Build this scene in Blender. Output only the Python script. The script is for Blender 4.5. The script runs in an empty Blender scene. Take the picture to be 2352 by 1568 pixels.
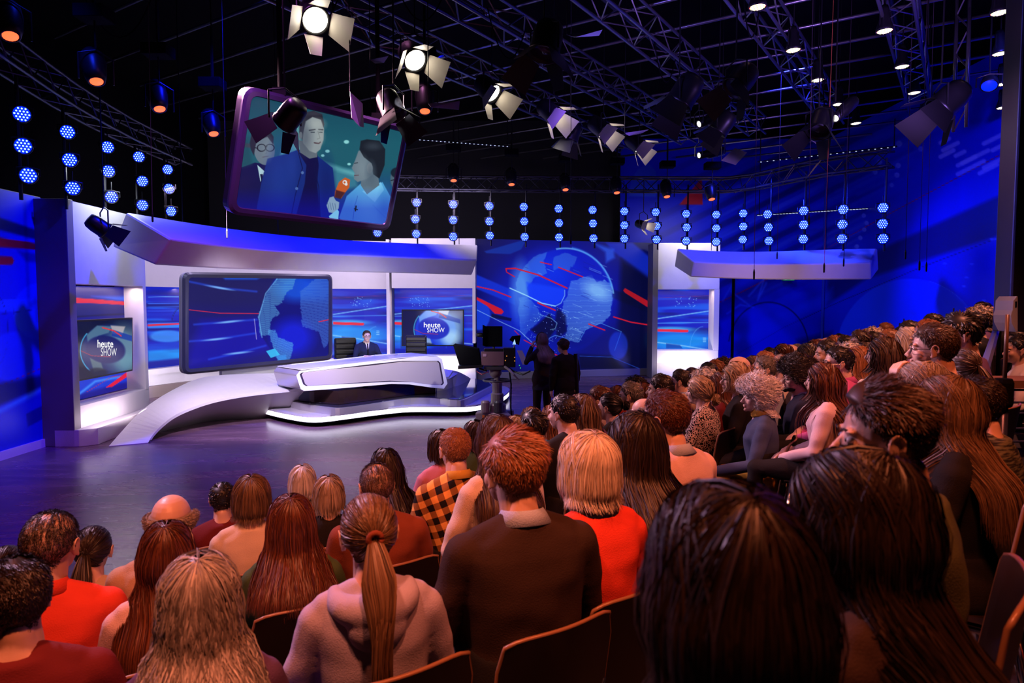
import bpy, bmesh, math, random
import numpy as np
from mathutils import Vector, Matrix

random.seed(7)
RNG = np.random.default_rng(7)
PI = math.pi
R = math.radians
scene = bpy.context.scene
COL = scene.collection

# ------------------------------------------------------------------ camera
FPX, CX, CY = 1568.0, 1176.0, 784.0
CAM_H = 2.15
PITCH = R(3.43)
cam_data = bpy.data.cameras.new('camera')
cam_data.sensor_width = 36.0
cam_data.lens = 36.0 * FPX / 2352.0
cam_data.clip_start = 0.05
cam_data.clip_end = 200
cam_data.dof.use_dof = True
cam_data.dof.focus_distance = 8.5
cam_data.dof.aperture_fstop = 5.0
cam = bpy.data.objects.new('camera', cam_data)
cam.location = (0, 0, CAM_H)
cam.rotation_euler = (PI / 2 - PITCH, 0, 0)
COL.objects.link(cam)
scene.camera = cam

# ------------------------------------------------------------------ world, exposure
world = bpy.data.worlds.new('studio_dark')
world.use_nodes = True
world.node_tree.nodes['Background'].inputs[0].default_value = (0.10, 0.07, 0.35, 1)
world.node_tree.nodes['Background'].inputs[1].default_value = 0.012
scene.world = world
scene.view_settings.view_transform = 'Standard'
scene.view_settings.look = 'None'
scene.view_settings.exposure = 0.0
scene.view_settings.gamma = 1.0
scene.view_settings.use_curve_mapping = False
scene.cycles.use_denoising = True
scene.cycles.max_bounces = 5
scene.cycles.diffuse_bounces = 2
scene.cycles.glossy_bounces = 3
scene.cycles.sample_clamp_indirect = 4.0
scene.cycles.caustics_reflective = False
scene.cycles.caustics_refractive = False


def ray(px, py):
    x = (px - CX) / FPX
    y = (CY - py) / FPX
    return np.array([x, math.cos(PITCH) + y * math.sin(PITCH), -math.sin(PITCH) + y * math.cos(PITCH)])


def PD(px, py, D):
    d = ray(px, py)
    t = D / d[1]
    return Vector((d[0] * t, D, CAM_H + d[2] * t))


def PZ(px, py, z):
    d = ray(px, py)
    t = (z - CAM_H) / d[2]
    return Vector((d[0] * t, d[1] * t, z))


def proj(P):
    P = np.asarray(P, float)
    X, Y, Z = P[..., 0], P[..., 1], P[..., 2] - CAM_H
    c, s = math.cos(PITCH), math.sin(PITCH)
    w = Y * c - Z * s
    u = Y * s + Z * c
    return CX + FPX * X / w, CY - FPX * u / w


# ------------------------------------------------------------------ lights
def aim(o, target):
    d = Vector(target) - Vector(o.location)
    o.rotation_euler = d.to_track_quat('-Z', 'Y').to_euler()


def spot(loc, target, power, color, size=60, blend=0.6, radius=0.12):
    l = bpy.data.lights.new('spot_lamp', 'SPOT')
    l.energy = power; l.color = color; l.spot_size = R(size); l.spot_blend = blend
    l.shadow_soft_size = radius
    o = bpy.data.objects.new('spot_lamp', l); o.location = loc
    aim(o, target); COL.objects.link(o)
    return o


def area(loc, target, power, color, sx, sy):
    l = bpy.data.lights.new('area_lamp', 'AREA')
    l.energy = power; l.color = color; l.shape = 'RECTANGLE'; l.size = sx; l.size_y = sy
    o = bpy.data.objects.new('area_lamp', l); o.location = loc
    aim(o, target); COL.objects.link(o)
    return o


BLUE = (0.004, 0.008, 1.0)
RED = (1.0, 0.21, 0.08)
# warm red lamps hung over the seats
spot((-1.3, 1.0, 5.5), (-1.2, 2.3, 0.6), 640, (1.0, 0.25, 0.12), 62, 0.8, 0.15)
spot((0.4, 0.4, 5.5), (0.0, 2.1, 0.8), 640, RED, 62, 0.8, 0.15)
spot((2.1, 1.0, 5.5), (1.3, 2.6, 1.0), 440, (1.0, 0.18, 0.06), 62, 0.8, 0.15)
spot((3.0, 3.2, 5.5), (1.9, 5.0, 1.0), 850, (1.0, 0.26, 0.14), 66, 0.8, 0.15)
spot((5.0, 6.0, 5.5), (3.8, 8.0, 1.2), 900, (1.0, 0.30, 0.17), 66, 0.8, 0.15)
# pink light that reaches the seats from the stage side
spot((-4.8, 5.2, 5.0), (-0.8, 2.6, 0.8), 1100, (0.95, 0.52, 0.80), 66, 0.9, 0.2)
spot((-3.6, 8.4, 5.0), (2.0, 5.4, 1.4), 2900, (1.0, 0.50, 0.62), 56, 0.9, 0.2)
spot((-3.2, 4.0, 5.0), (1.6, 2.2, 1.5), 130, (0.75, 0.30, 1.0), 70, 0.9, 0.2)
# stage key lights and set washes
spot((1.4, 6.5, 5.2), (-2.7, 13.2, 1.2), 1500, (1.0, 0.93, 0.86), 24, 0.6, 0.15)
spot((-1.2, 7.5, 4.3), (-2.6, 13.2, 1.2), 700, (0.95, 0.90, 1.0), 19, 0.6, 0.15)
spot((-3.6, 8.6, 3.4), (-4.4, 11.8, 0.3), 1400, (0.82, 0.68, 1.0), 48, 0.8, 0.2)
area((-5.8, 13.6, 4.4), (-6.6, 16.2, 2.6), 90, (0.76, 0.62, 1.0), 3.0, 0.4)
area((-2.6, 16.2, 4.6), (-2.8, 18.0, 2.8), 110, (0.80, 0.66, 1.0), 4.0, 0.4)
area((4.9, 18.1, 4.5), (4.9, 18.9, 2.8), 45, (0.90, 0.84, 1.0), 1.5, 0.25)
# added spots in place of warm bounce on the hanging beam faces, from below
spot((-3.0, 8.0, 0.4), (-3.0, 12.0, 2.9), 150, (1.0, 0.60, 0.52), 75, 0.9, 0.3)
spot((4.4, 11.6, 0.6), (5.6, 14.6, 2.9), 170, (1.0, 0.52, 0.56), 60, 0.9, 0.3)
# blue washes
spot((-2.7, 9.2, 6.9), (-4.7, 10.3, 3.2), 2600, BLUE, 60, 0.7, 0.1)
spot((-1.4, 11.4, 6.9), (-2.2, 13.2, 3.2), 2300, BLUE, 60, 0.7, 0.1)
spot((5.2, 12.2, 6.9), (5.4, 15.0, 3.4), 1900, (0.03, 0.04, 1.0), 60, 0.7, 0.1)
spot((5.4, 15.9, 4.6), (9.3, 13.8, 1.9), 1000, (0.01, 0.03, 1.0), 80, 0.9, 0.2)
spot((5.4, 15.5, 5.0), (7.6, 20.4, 2.4), 270, (0.01, 0.03, 1.0), 74, 0.9, 0.2)
spot((6.0, 7.5, 5.6), (9.3, 11.8, 4.0), 1500, (0.06, 0.06, 1.0), 70, 0.8, 0.2)
spot((-4.4, 7.0, 5.6), (-6.9, 8.0, 1.8), 190, (0.01, 0.03, 1.0), 75, 0.8, 0.2)
# purple and blue spill on the studio floor and the rig
spot((-2.5, 6.6, 5.8), (-3.4, 8.2, 0.0), 620, (0.60, 0.14, 0.80), 95, 0.9, 0.3)
spot((-1.6, 8.8, 5.8), (-1.6, 9.6, 0.0), 560, (1.0, 0.32, 0.80), 52, 0.9, 0.3)
spot((1.0, 10.0, 5.8), (1.0, 12.5, 0.0), 200, (0.22, 0.10, 1.0), 90, 0.9, 0.3)
spot((4.5, 7.0, 3.9), (4.2, 9.5, 6.3), 600, (0.40, 0.20, 1.0), 110, 0.9, 0.3)
spot((0.6, 7.5, 4.4), (2.2, 9.5, 6.3), 150, (0.22, 0.16, 1.0), 100, 0.9, 0.3)


# ------------------------------------------------------------------ materials
def srgb(c):
    a = np.asarray(c, float) / 255.0
    return np.where(a <= 0.04045, a / 12.92, ((a + 0.055) / 1.055) ** 2.4)


def lin(r, g, b):
    v = srgb((r, g, b))
    return (float(v[0]), float(v[1]), float(v[2]), 1.0)


MATS = {}


def mat(name, color, rough=0.5, metal=0.0, spec=0.5, bump=0.0, bscale=60.0, vary=0.0, vscale=6.0, coat=0.0, stretch=(1, 1, 1)):
    if name in MATS:
        return MATS[name]
    m = bpy.data.materials.new(name)
    m.use_nodes = True
    nt = m.node_tree; N = nt.nodes; L = nt.links
    b = N['Principled BSDF']
    b.inputs['Base Color'].default_value = color
    b.inputs['Roughness'].default_value = rough
    b.inputs['Metallic'].default_value = metal
    b.inputs['Specular IOR Level'].default_value = spec
    b.inputs['Coat Weight'].default_value = coat
    tc = N.new('ShaderNodeTexCoord')
    mp = N.new('ShaderNodeMapping'); mp.inputs['Scale'].default_value = stretch
    L.new(tc.outputs['Object'], mp.inputs['Vector'])
    if vary > 0:
        n = N.new('ShaderNodeTexNoise'); n.inputs['Scale'].default_value = vscale; n.inputs['Detail'].default_value = 4
        L.new(mp.outputs[0], n.inputs['Vector'])
        r = N.new('ShaderNodeValToRGB')
        c = np.array(color[:3])
        r.color_ramp.elements[0].position = 0.3; r.color_ramp.elements[1].position = 0.7
        r.color_ramp.elements[0].color = (*(c * (1 - vary)), 1)
        r.color_ramp.elements[1].color = (*np.clip(c * (1 + vary), 0, 1), 1)
        L.new(n.outputs['Fac'], r.inputs['Fac'])
        L.new(r.outputs['Color'], b.inputs['Base Color'])
    if bump > 0:
        n2 = N.new('ShaderNodeTexNoise'); n2.inputs['Scale'].default_value = bscale; n2.inputs['Detail'].default_value = 3
        L.new(mp.outputs[0], n2.inputs['Vector'])
        bp = N.new('ShaderNodeBump'); bp.inputs['Strength'].default_value = bump; bp.inputs['Distance'].default_value = 0.01
        L.new(n2.outputs['Fac'], bp.inputs['Height']); L.new(bp.outputs[0], b.inputs['Normal'])
    MATS[name] = m
    return m


def emit(name, color, strength, sample=False):
    if name in MATS:
        return MATS[name]
    m = bpy.data.materials.new(name); m.use_nodes = True
    b = m.node_tree.nodes['Principled BSDF']
    b.inputs['Base Color'].default_value = (0.02, 0.02, 0.02, 1)
    b.inputs['Emission Color'].default_value = (*color[:3], 1)
    b.inputs['Emission Strength'].default_value = strength
    if not sample:
        m.cycles.emission_sampling = 'NONE'
    MATS[name] = m
    return m


def paint_mat(name, emission=0.0, rough=0.5, spec=0.25, base=1.0):
    """material that shows a print or a screen stored in the colour attribute 'print'"""
    m = bpy.data.materials.new(name); m.use_nodes = True
    nt = m.node_tree; b = nt.nodes['Principled BSDF']
    a = nt.nodes.new('ShaderNodeAttribute'); a.attribute_name = 'print'
    b.inputs['Roughness'].default_value = rough
    b.inputs['Specular IOR Level'].default_value = spec
    if emission > 0:
        b.inputs['Base Color'].default_value = (0.015, 0.015, 0.02, 1)
        nt.links.new(a.outputs['Color'], b.inputs['Emission Color'])
        b.inputs['Emission Strength'].default_value = emission
    else:
        nt.links.new(a.outputs['Color'], b.inputs['Base Color'])
    MATS[name] = m
    return m


M_BLACK = mat('black_paint', (0.004, 0.004, 0.005, 1), 0.95, spec=0.05)
M_BLACKM = mat('black_metal', (0.012, 0.012, 0.014, 1), 0.38, 0.3)
M_WHITE = mat('white_set_paint', (0.72, 0.70, 0.72, 1), 0.45, bump=0.03, bscale=200, vary=0.02)
M_SATIN = mat('satin_silver', (0.50, 0.46, 0.50, 1), 0.28, 0.55)
M_PIPE = mat('galvanised_pipe', (0.26, 0.26, 0.28, 1), 0.30, 0.85)
M_CHROME = mat('chrome', (0.75, 0.75, 0.78, 1), 0.12, 1.0)
M_GREYP = mat('grey_panel', (0.16, 0.145, 0.17, 1), 0.55, bump=0.03, bscale=150)


# ------------------------------------------------------------------ mesh builder
class MB:
    def __init__(s):
        s.v = []; s.f = []

    def add(s, vs, fs):
        n = len(s.v)
        s.v.extend([tuple(v) for v in vs])
        s.f.extend([tuple(i + n for i in f) for f in fs])
        return s

    def hexa(s, p):
        """8 corners: 0-3 one face in order, 4-7 the opposite face in the same order"""
        return s.add(p, [(3, 2, 1, 0), (4, 5, 6, 7), (0, 1, 5, 4), (1, 2, 6, 5), (2, 3, 7, 6), (3, 0, 4, 7)])

    def box(s, c, d, rz=0.0, M=None):
        x, y, z = d[0] / 2, d[1] / 2, d[2] / 2
        p = [Vector(q) for q in ((-x, -y, -z), (x, -y, -z), (x, y, -z), (-x, y, -z), (-x, -y, z), (x, -y, z), (x, y, z), (-x, y, z))]
        if M is None:
            M = Matrix.Rotation(rz, 3, 'Z')
        else:
            M = M.to_3x3()
        return s.hexa([Vector(c) + M @ q for q in p])

    def tube(s, pts, r, n=6, cap=True):
        pts = [Vector(p) for p in pts]
        rs = r if isinstance(r, (list, tuple)) else [r] * len(pts)
        b = len(s.v)
        up = Vector((0, 0, 1))
        prev = None
        for i, p in enumerate(pts):
            if i == 0: t = pts[1] - p
            elif i == len(pts) - 1: t = p - pts[i - 1]
            else: t = (pts[i + 1] - pts[i - 1])
            t.normalize()
            if prev is None:
                a = t.cross(up)
                if a.length < 0.05: a = t.cross(Vector((1, 0, 0)))
            else:
                a = prev - t * prev.dot(t)
            a.normalize(); prev = a
            c = t.cross(a)
            for k in range(n):
                th = 2 * PI * k / n
                s.v.append(tuple(p + (a * math.cos(th) + c * math.sin(th)) * rs[i]))
        for i in range(len(pts) - 1):
            for k in range(n):
                k2 = (k + 1) % n
                s.f.append((b + i * n + k, b + i * n + k2, b + (i + 1) * n + k2, b + (i + 1) * n + k))
        if cap:
            s.f.append(tuple(b + k for k in range(n))[::-1])
            s.f.append(tuple(b + (len(pts) - 1) * n + k for k in range(n)))
        return s

    def lathe(s, prof, M=None, n=20):
        """prof: (radius, z) list; M places it"""
        M = M or Matrix.Identity(4)
        b = len(s.v)
        for (r, z) in prof:
            for k in range(n):
                th = 2 * PI * k / n
                s.v.append(tuple(M @ Vector((r * math.cos(th), r * math.sin(th), z))))
        for i in range(len(prof) - 1):
            for k in range(n):
                k2 = (k + 1) % n
                s.f.append((b + i * n + k, b + i * n + k2, b + (i + 1) * n + k2, b + (i + 1) * n + k))
        if prof[0][0] > 1e-4: s.f.append(tuple(b + k for k in range(n))[::-1])
        if prof[-1][0] > 1e-4: s.f.append(tuple(b + (len(prof) - 1) * n + k for k in range(n)))
        return s

    def prism(s, poly, off):
        """polygon (list of points) extruded by vector off"""
        poly = [Vector(p) for p in poly]; off = Vector(off); n = len(poly); b = len(s.v)
        s.v.extend([tuple(p) for p in poly]); s.v.extend([tuple(p + off) for p in poly])
        s.f.append(tuple(range(b, b + n))[::-1]); s.f.append(tuple(range(b + n, b + 2 * n)))
        for i in range(n):
            j = (i + 1) % n
            s.f.append((b + i, b + j, b + n + j, b + n + i))
        return s

    def loft(s, rails, closed=True, caps=True):
        """rails: list of equally long point lists; closed joins last rail to the first"""
        m = len(rails); n = len(rails[0]); b = len(s.v)
        for rl in rails:
            s.v.extend([tuple(p) for p in rl])
        for j in range(m if closed else m - 1):
            j2 = (j + 1) % m
            for i in range(n - 1):
                s.f.append((b + j * n + i, b + j2 * n + i, b + j2 * n + i + 1, b + j * n + i + 1))
        if caps and closed:
            s.f.append(tuple(b + j * n for j in range(m))[::-1])
            s.f.append(tuple(b + j * n + n - 1 for j in range(m)))
        return s

    def mesh(s, name, smooth=False, fix=True):
        me = bpy.data.meshes.new(name)
        me.from_pydata(s.v, [], s.f)
        if fix:
            bm = bmesh.new(); bm.from_mesh(me)
            bmesh.ops.recalc_face_normals(bm, faces=bm.faces)
            bm.to_mesh(me); bm.free()
        if smooth:
            for p in me.polygons: p.use_smooth = True
        return me

    def build(s, name, m, parent=None, smooth=False, bevel=0.0, fix=True):
        me = s.mesh(name, smooth, fix)
        return link(name, me, m, parent, bevel)


def link(name, me, m=None, parent=None, bevel=0.0):
    if m is not None:
        me.materials.append(m)
    o = bpy.data.objects.new(name, me)
    COL.objects.link(o)
    if parent is not None:
        o.parent = parent
        o.matrix_parent_inverse = parent.matrix_basis.inverted()
    if bevel > 0:
        md = o.modifiers.new('bevel', 'BEVEL'); md.width = bevel; md.segments = 2; md.limit_method = 'ANGLE'
    return o


def tag(o, label, cat, group=None, kind=None):
    o['label'] = label; o['category'] = cat
    if group: o['group'] = group
    if kind: o['kind'] = kind
    return o


def struct(o, label=None):
    o['kind'] = 'structure'
    if label: o['label'] = label
    return o


def thing(name, label, cat, loc=(0, 0, 0), group=None):
    o = bpy.data.objects.new(name, None); o.empty_display_size = 0.1
    o.location = loc
    COL.objects.link(o)
    return tag(o, label, cat, group)


def children(o):
    return [c for c in COL.objects if c.parent == o]


def copy_tree(o, parent=None, kids=None):
    c = o.copy(); COL.objects.link(c)
    if parent is not None: c.parent = parent
    for ch in o.children:
        copy_tree(ch, c)
    return c


# ------------------------------------------------------------------ painter for prints and screens
class Paint:
    def __init__(s, x, y, base):
        s.x = x; s.y = y
        s.c = np.zeros(x.shape + (3,)) + np.asarray(base, float)

    def mix(s, a, col):
        a = np.clip(a, 0, 1)[..., None]
        s.c = s.c * (1 - a) + np.asarray(col, float) * a

    def glow(s, a, col):
        s.c = np.clip(s.c + np.clip(a, 0, 1)[..., None] * np.asarray(col, float), 0, 255)

    def segd(s, x1, y1, x2, y2):
        dx, dy = x2 - x1, y2 - y1
        t = np.clip(((s.x - x1) * dx + (s.y - y1) * dy) / (dx * dx + dy * dy + 1e-9), 0, 1)
        return np.hypot(s.x - x1 - t * dx, s.y - y1 - t * dy)

    def seg(s, x1, y1, x2, y2, w, col, a=1.0, soft=1.0, add=False):
        d = s.segd(x1, y1, x2, y2)
        al = a * np.clip((w / 2 + soft / 2 - d) / soft, 0, 1)
        (s.glow if add else s.mix)(al, col)

    def line(s, pts, w, col, a=1.0, soft=1.0, add=False):
        d = np.full(s.x.shape, 1e9)
        for p, q in zip(pts[:-1], pts[1:]):
            d = np.minimum(d, s.segd(*p, *q))
        al = a * np.clip((w / 2 + soft / 2 - d) / soft, 0, 1)
        (s.glow if add else s.mix)(al, col)

    def ell(s, cx, cy, rx, ry, col, a=1.0, soft=0.06, rot=0.0, add=False):
        c, q = math.cos(R(rot)), math.sin(R(rot))
        u = (s.x - cx) * c + (s.y - cy) * q; v = -(s.x - cx) * q + (s.y - cy) * c
        d = np.hypot(u / rx, v / ry)
        al = a * np.clip((1 + soft / 2 - d) / soft, 0, 1)
        (s.glow if add else s.mix)(al, col)

    def ring(s, cx, cy, rx, ry, w, col, a=1.0, rot=0.0, a0=-400, a1=400, soft=1.5, add=False):
        c, q = math.cos(R(rot)), math.sin(R(rot))
        u = (s.x - cx) * c + (s.y - cy) * q; v = -(s.x - cx) * q + (s.y - cy) * c
        d = np.abs(np.hypot(u / rx, v / ry) - 1) * (rx + ry) / 2
        al = a * np.clip((w / 2 + soft / 2 - d) / soft, 0, 1)
        an = np.degrees(np.arctan2(v, u))
        al = al * ((an >= a0) & (an <= a1))
        (s.glow if add else s.mix)(al, col)

    def inside(s, pts, soft=1.0):
        ins = np.zeros(s.x.shape, bool); d = np.full(s.x.shape, 1e9)
        n = len(pts)
        for i in range(n):
            x1, y1 = pts[i]; x2, y2 = pts[(i + 1) % n]
            c = ((y1 > s.y) != (y2 > s.y)) & (s.x < (x2 - x1) * (s.y - y1) / (y2 - y1 + 1e-9) + x1)
            ins ^= c
            d = np.minimum(d, s.segd(x1, y1, x2, y2))
        sd = np.where(ins, d, -d)
        return np.clip(sd / soft + 0.5, 0, 1)

    def poly(s, pts, col, a=1.0, soft=1.0, mask=None):
        al = a * s.inside(pts, soft)
        if mask is not None: al = al * mask
        s.mix(al, col)


def paint_surface(name, P, fn, m, parent=None):
    """P: (ny, nx, 3) world points; fn(px, py) -> Paint; the picture is stored on the surface itself"""
    ny, nx = P.shape[:2]
    px, py = proj(P)
    c = srgb(np.clip(fn(px, py).c, 0, 255)).reshape(-1, 3)
    me = bpy.data.meshes.new(name)
    idx = np.arange(ny * nx).reshape(ny, nx)
    f = np.stack([idx[:-1, :-1], idx[1:, :-1], idx[1:, 1:], idx[:-1, 1:]], -1).reshape(-1, 4)
    me.vertices.add(ny * nx); me.vertices.foreach_set('co', P.reshape(-1).astype(np.float32))
    me.loops.add(f.size); me.loops.foreach_set('vertex_index', f.reshape(-1).astype(np.int32))
    me.polygons.add(len(f)); me.polygons.foreach_set('loop_start', (np.arange(len(f)) * 4).astype(np.int32))
    me.update(calc_edges=True); me.validate()
    at = me.color_attributes.new('print', 'FLOAT_COLOR', 'POINT')
    at.data.foreach_set('color', np.concatenate([c, np.ones((len(c), 1))], 1).reshape(-1).astype(np.float32))
    return link(name, me, m, parent)


def quad_grid(tl, tr, br, bl, nx, ny):
    tl, tr, br, bl = [np.array(q, float) for q in (tl, tr, br, bl)]
    u = np.linspace(0, 1, nx)[None, :, None]; v = np.linspace(0, 1, ny)[:, None, None]
    return (tl * (1 - u) + tr * u) * (1 - v) + (bl * (1 - u) + br * u) * v


def rect3d(c4, depth):
    """depths of four photo corners (tl, tr, br, bl) that make them a parallelogram; mean depth given"""
    d = [ray(*p) for p in c4]
    A = np.array([d[0], -d[1], d[2]]).T
    k = np.linalg.solve(A, d[3])
    k = np.array([k[0], k[1], k[2], 1.0])
    ys = [k[i] * d[i][1] for i in range(4)]
    k *= depth / np.mean(ys)
    return [Vector(np.array([0, 0, CAM_H]) + k[i] * d[i]) for i in range(4)]


def rounded(tl, tr, br, bl, r, n=6):
    """rounded quad outline between four points, corner radius r in metres"""
    q = [Vector(p) for p in (tl, tr, br, bl)]; out = []
    for i in range(4):
        p = q[i]; a = (q[i - 1] - p).normalized(); b = (q[(i + 1) % 4] - p).normalized()
        s = p + a * r; e = p + b * r
        for k in range(n + 1):
            t = k / n
            out.append((s * (1 - t) ** 2) + p * (2 * t * (1 - t)) + e * t ** 2)
    return out


def text_mesh(name, body, origin, xdir, ydir, height, m, parent=None, bold=0.0, depth=0.004, xs=1.0):
    cu = bpy.data.curves.new(name, 'FONT'); cu.body = body; cu.size = 1.0
    cu.offset = bold; cu.extrude = 0.0
    o = bpy.data.objects.new(name, cu); COL.objects.link(o)
    bpy.context.view_layer.update()
    dg = bpy.context.evaluated_depsgraph_get()
    me = bpy.data.meshes.new_from_object(o.evaluated_get(dg))
    COL.objects.unlink(o); bpy.data.objects.remove(o)
    xdir = Vector(xdir).normalized(); ydir = Vector(ydir).normalized()
    for v in me.vertices:
        c = v.co
        v.co = Vector(origin) + xdir * (c.x * height * xs) + ydir * (c.y * height)
    me.materials.clear()
    return link(name, me, m, parent)
# ------------------------------------------------------------------ prints and screens (painted in sRGB 0-255)
def T(pts, ox, oy, sc):
    return [(ox + x / sc, oy + y / sc) for x, y in pts]


def hsh(x, y):
    v = np.sin(x * 12.9898 + y * 78.233) * 43758.5453
    return v - np.floor(v)


def vnoise(x, y):
    xi, yi = np.floor(x), np.floor(y); xf, yf = x - xi, y - yi
    xf = xf * xf * (3 - 2 * xf); yf = yf * yf * (3 - 2 * yf)
    a, b, c, d = hsh(xi, yi), hsh(xi + 1, yi), hsh(xi, yi + 1), hsh(xi + 1, yi + 1)
    return (a * (1 - xf) + b * xf) * (1 - yf) + (c * (1 - xf) + d * xf) * yf


def paint_globe_wall(px, py):
    p = Paint(px, py, (4, 6, 40))
    W = lambda pts: T(pts, 1080, 540, 4.611)
    p.ell(1290, 690, 190, 165, (10, 20, 190), 0.9, 1.1)
    p.ell(1240, 720, 90, 90, (15, 60, 255), 0.5, 1.2)
    p.poly(W([(1440, 80), (1720, 80), (1910, 240), (1910, 470), (1500, 160)]), (14, 40, 190), .8, 6)
    p.poly(W([(150, 170), (600, 40), (540, 150), (420, 200), (170, 190)]), (10, 50, 160), .8, 3)
    p.poly(W([(1300, 80), (1520, 150), (1530, 240), (1440, 290), (1430, 180)]), (40, 90, 235), .7, 8)
    p.poly(W([(50, 410), (470, 590), (480, 740), (50, 560)]), (14, 50, 215), .8, 4)
    p.ell(1100, 722, 26, 36, (18, 60, 215), .9, .15)
    p.poly(W([(230, 830), (440, 880), (430, 910), (220, 870)]), (4, 8, 60), .9, 2)
    p.poly(W([(1500, 570), (1910, 700), (1910, 830), (1500, 660)]), (6, 12, 80), .8, 5)
    # right dark side
    p.poly(W([(1600, 250), (1910, 460), (1910, 1420), (1700, 1420), (1560, 1000)]), (2, 3, 24), .65, 14)
    p.poly(W([(1140, 1260), (1500, 1280), (1640, 1420), (1160, 1420)]), (2, 3, 30), .85, 8)
    # globe
    p.ell(1296, 690, 111, 119, (6, 24, 190), .92, .05)
    p.ell(1330, 760, 90, 60, (4, 10, 90), .6, 1.1)
    p.ell(1262, 648, 60, 60, (10, 60, 255), .55, 1.0)
    p.ell(1330, 700, 70, 60, (6, 24, 200), .6, .9)
    stripe = 0.55 + 0.45 * (np.sin(py * 2.4 + 0.25 * np.sin(px * .2)) > -0.2)
    land = [
        [(600, 300), (700, 210), (820, 180), (780, 260), (810, 400), (760, 430), (690, 440), (640, 500), (600, 560), (620, 640), (560, 640), (500, 600), (480, 520), (520, 400)],
        [(520, 660), (600, 650), (680, 720), (765, 860), (700, 940), (620, 1010), (570, 1080), (530, 1000), (510, 800)],
        [(880, 240), (1000, 180), (1130, 230), (1100, 310), (1040, 380), (960, 340), (880, 370)],
        [(1060, 490), (1140, 470), (1200, 440), (1290, 420), (1340, 500), (1420, 470), (1500, 520), (1505, 700), (1480, 850), (1400, 930), (1300, 960), (1200, 1010), (1140, 1140), (1000, 1100), (1030, 960), (960, 860), (990, 700), (1030, 640)]]
    for i, l in enumerate(land):
        q = W(l); wob = 3 * (vnoise(px / 4, py / 4) - .5)
        pp = Paint(px + wob, py + 2 * (vnoise(px / 5 + 9, py / 5) - .5), 0)
        al = pp.inside(q, 2)
        p.mix(al * (.62 * stripe * (.55 + .45 * np.clip((px - 1180) / 200, 0, 1)) if i in (1, 3) else .42), [(80, 150, 235), (90, 160, 240), (70, 130, 225), (110, 175, 245)][i])
    p.ell(1372, 668, 30, 18, (150, 215, 255), .6, 1.1, 25)
    p.ell(1195, 668, 20, 60, (120, 200, 255), .45, 1.0)
    for k in range(46):
        r1, r2, r3 = [float(hsh(np.array(k * 3.7 + j), np.array(j * 9.1))) for j in (1, 2, 3)]
        x0, y0 = 1195 + r1 * 205, 600 + r2 * 190
        p.seg(x0, y0, x0 + 8 + 22 * r3, y0 + (8 + 22 * r3) * .4, 1.2, (150, 205, 255) if k % 3 else (10, 20, 130), .45, 1)
    p.poly(W([(600, 500), (1000, 560), (1000, 660), (930, 740), (800, 740), (620, 660)]), (16, 60, 250), .85, 8)
    p.poly(W([(640, 1000), (720, 940), (840, 830), (920, 960), (900, 1000), (830, 1100), (700, 1050)]), (3, 5, 50), .85, 5)
    p.poly(W([(920, 760), (1010, 850), (1020, 1020), (920, 1090), (900, 900)]), (3, 6, 60), .8, 6)
    p.ring(1298, 690, 112, 120, 3, (120, 200, 255), .8, 0, -100, -8, 3)
    p.ring(1292, 688, 116, 121, 5, (60, 140, 255), .5, 0, -80, -15, 4)
    p.line(W([(70, 790), (350, 930), (520, 1010), (660, 1140)]), 1.4, (150, 200, 255), .7)
    p.line(W([(420, 560), (600, 640), (760, 720), (900, 750)]), 2.2, (160, 225, 255), .95, 1.5)
    p.line(W([(900, 750), (960, 720), (1000, 640), (1000, 580)]), 1.4, (150, 215, 255), .8)
    p.line(W([(740, 840), (860, 880), (920, 930), (900, 990), (850, 1000)]), 1.2, (140, 205, 255), .7)
    p.line(W([(840, 1090), (900, 1060), (980, 1080), (1050, 1120)]), 1.4, (90, 150, 255), .8)
    p.line(W([(1150, 1130), (1220, 1000), (1380, 930), (1600, 1020), (1530, 1220)]), 1.2, (90, 170, 255), .7)
    p.ell(1420, 793, 22, 32, (20, 60, 230), .55, .2)
    p.poly(W([(1060, 330), (1430, 450), (1400, 490), (1060, 370)]), (10, 30, 190), .7, 2)
    RED = (205, 24, 40)
    for pts, w in (([(380, 355), (480, 352), (720, 420), (1025, 560)], 3.2), ([(380, 355), (385, 390), (470, 440)], 2.2), ([(745, 285), (860, 312)], 2.4), ([(935, 340), (1190, 440)], 2.6),
                   ([(715, 715), (900, 795)], 3), ([(60, 540), (240, 580), (430, 655)], 2.6), ([(1255, 940), (1425, 1005)], 2.6), ([(1520, 865), (1700, 920), (1890, 950)], 2.8),
                   ([(470, 1010), (520, 1060)], 1.6), ([(570, 1110), (720, 1190), (920, 1270)], 2)):
        p.line(W(pts), w, RED, .95)
    p.poly(W([(60, 650), (330, 780), (355, 810), (330, 838), (260, 830), (180, 750), (60, 680)]), RED, .95)
    p.poly(W([(1640, 560), (1890, 700), (1890, 770), (1640, 610), (1620, 585)]), (170, 20, 30), .95)
    p.line(W([(1160, 1280), (1500, 1290), (1810, 1420)]), 1.2, (40, 90, 230), .7)
    st = (hsh(np.floor(px * .8), np.floor(py * .8)) > .985) & (np.hypot(px - 1270, py - 760) < 60)
    p.glow(st * .6, (150, 180, 255))
    return p


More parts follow.
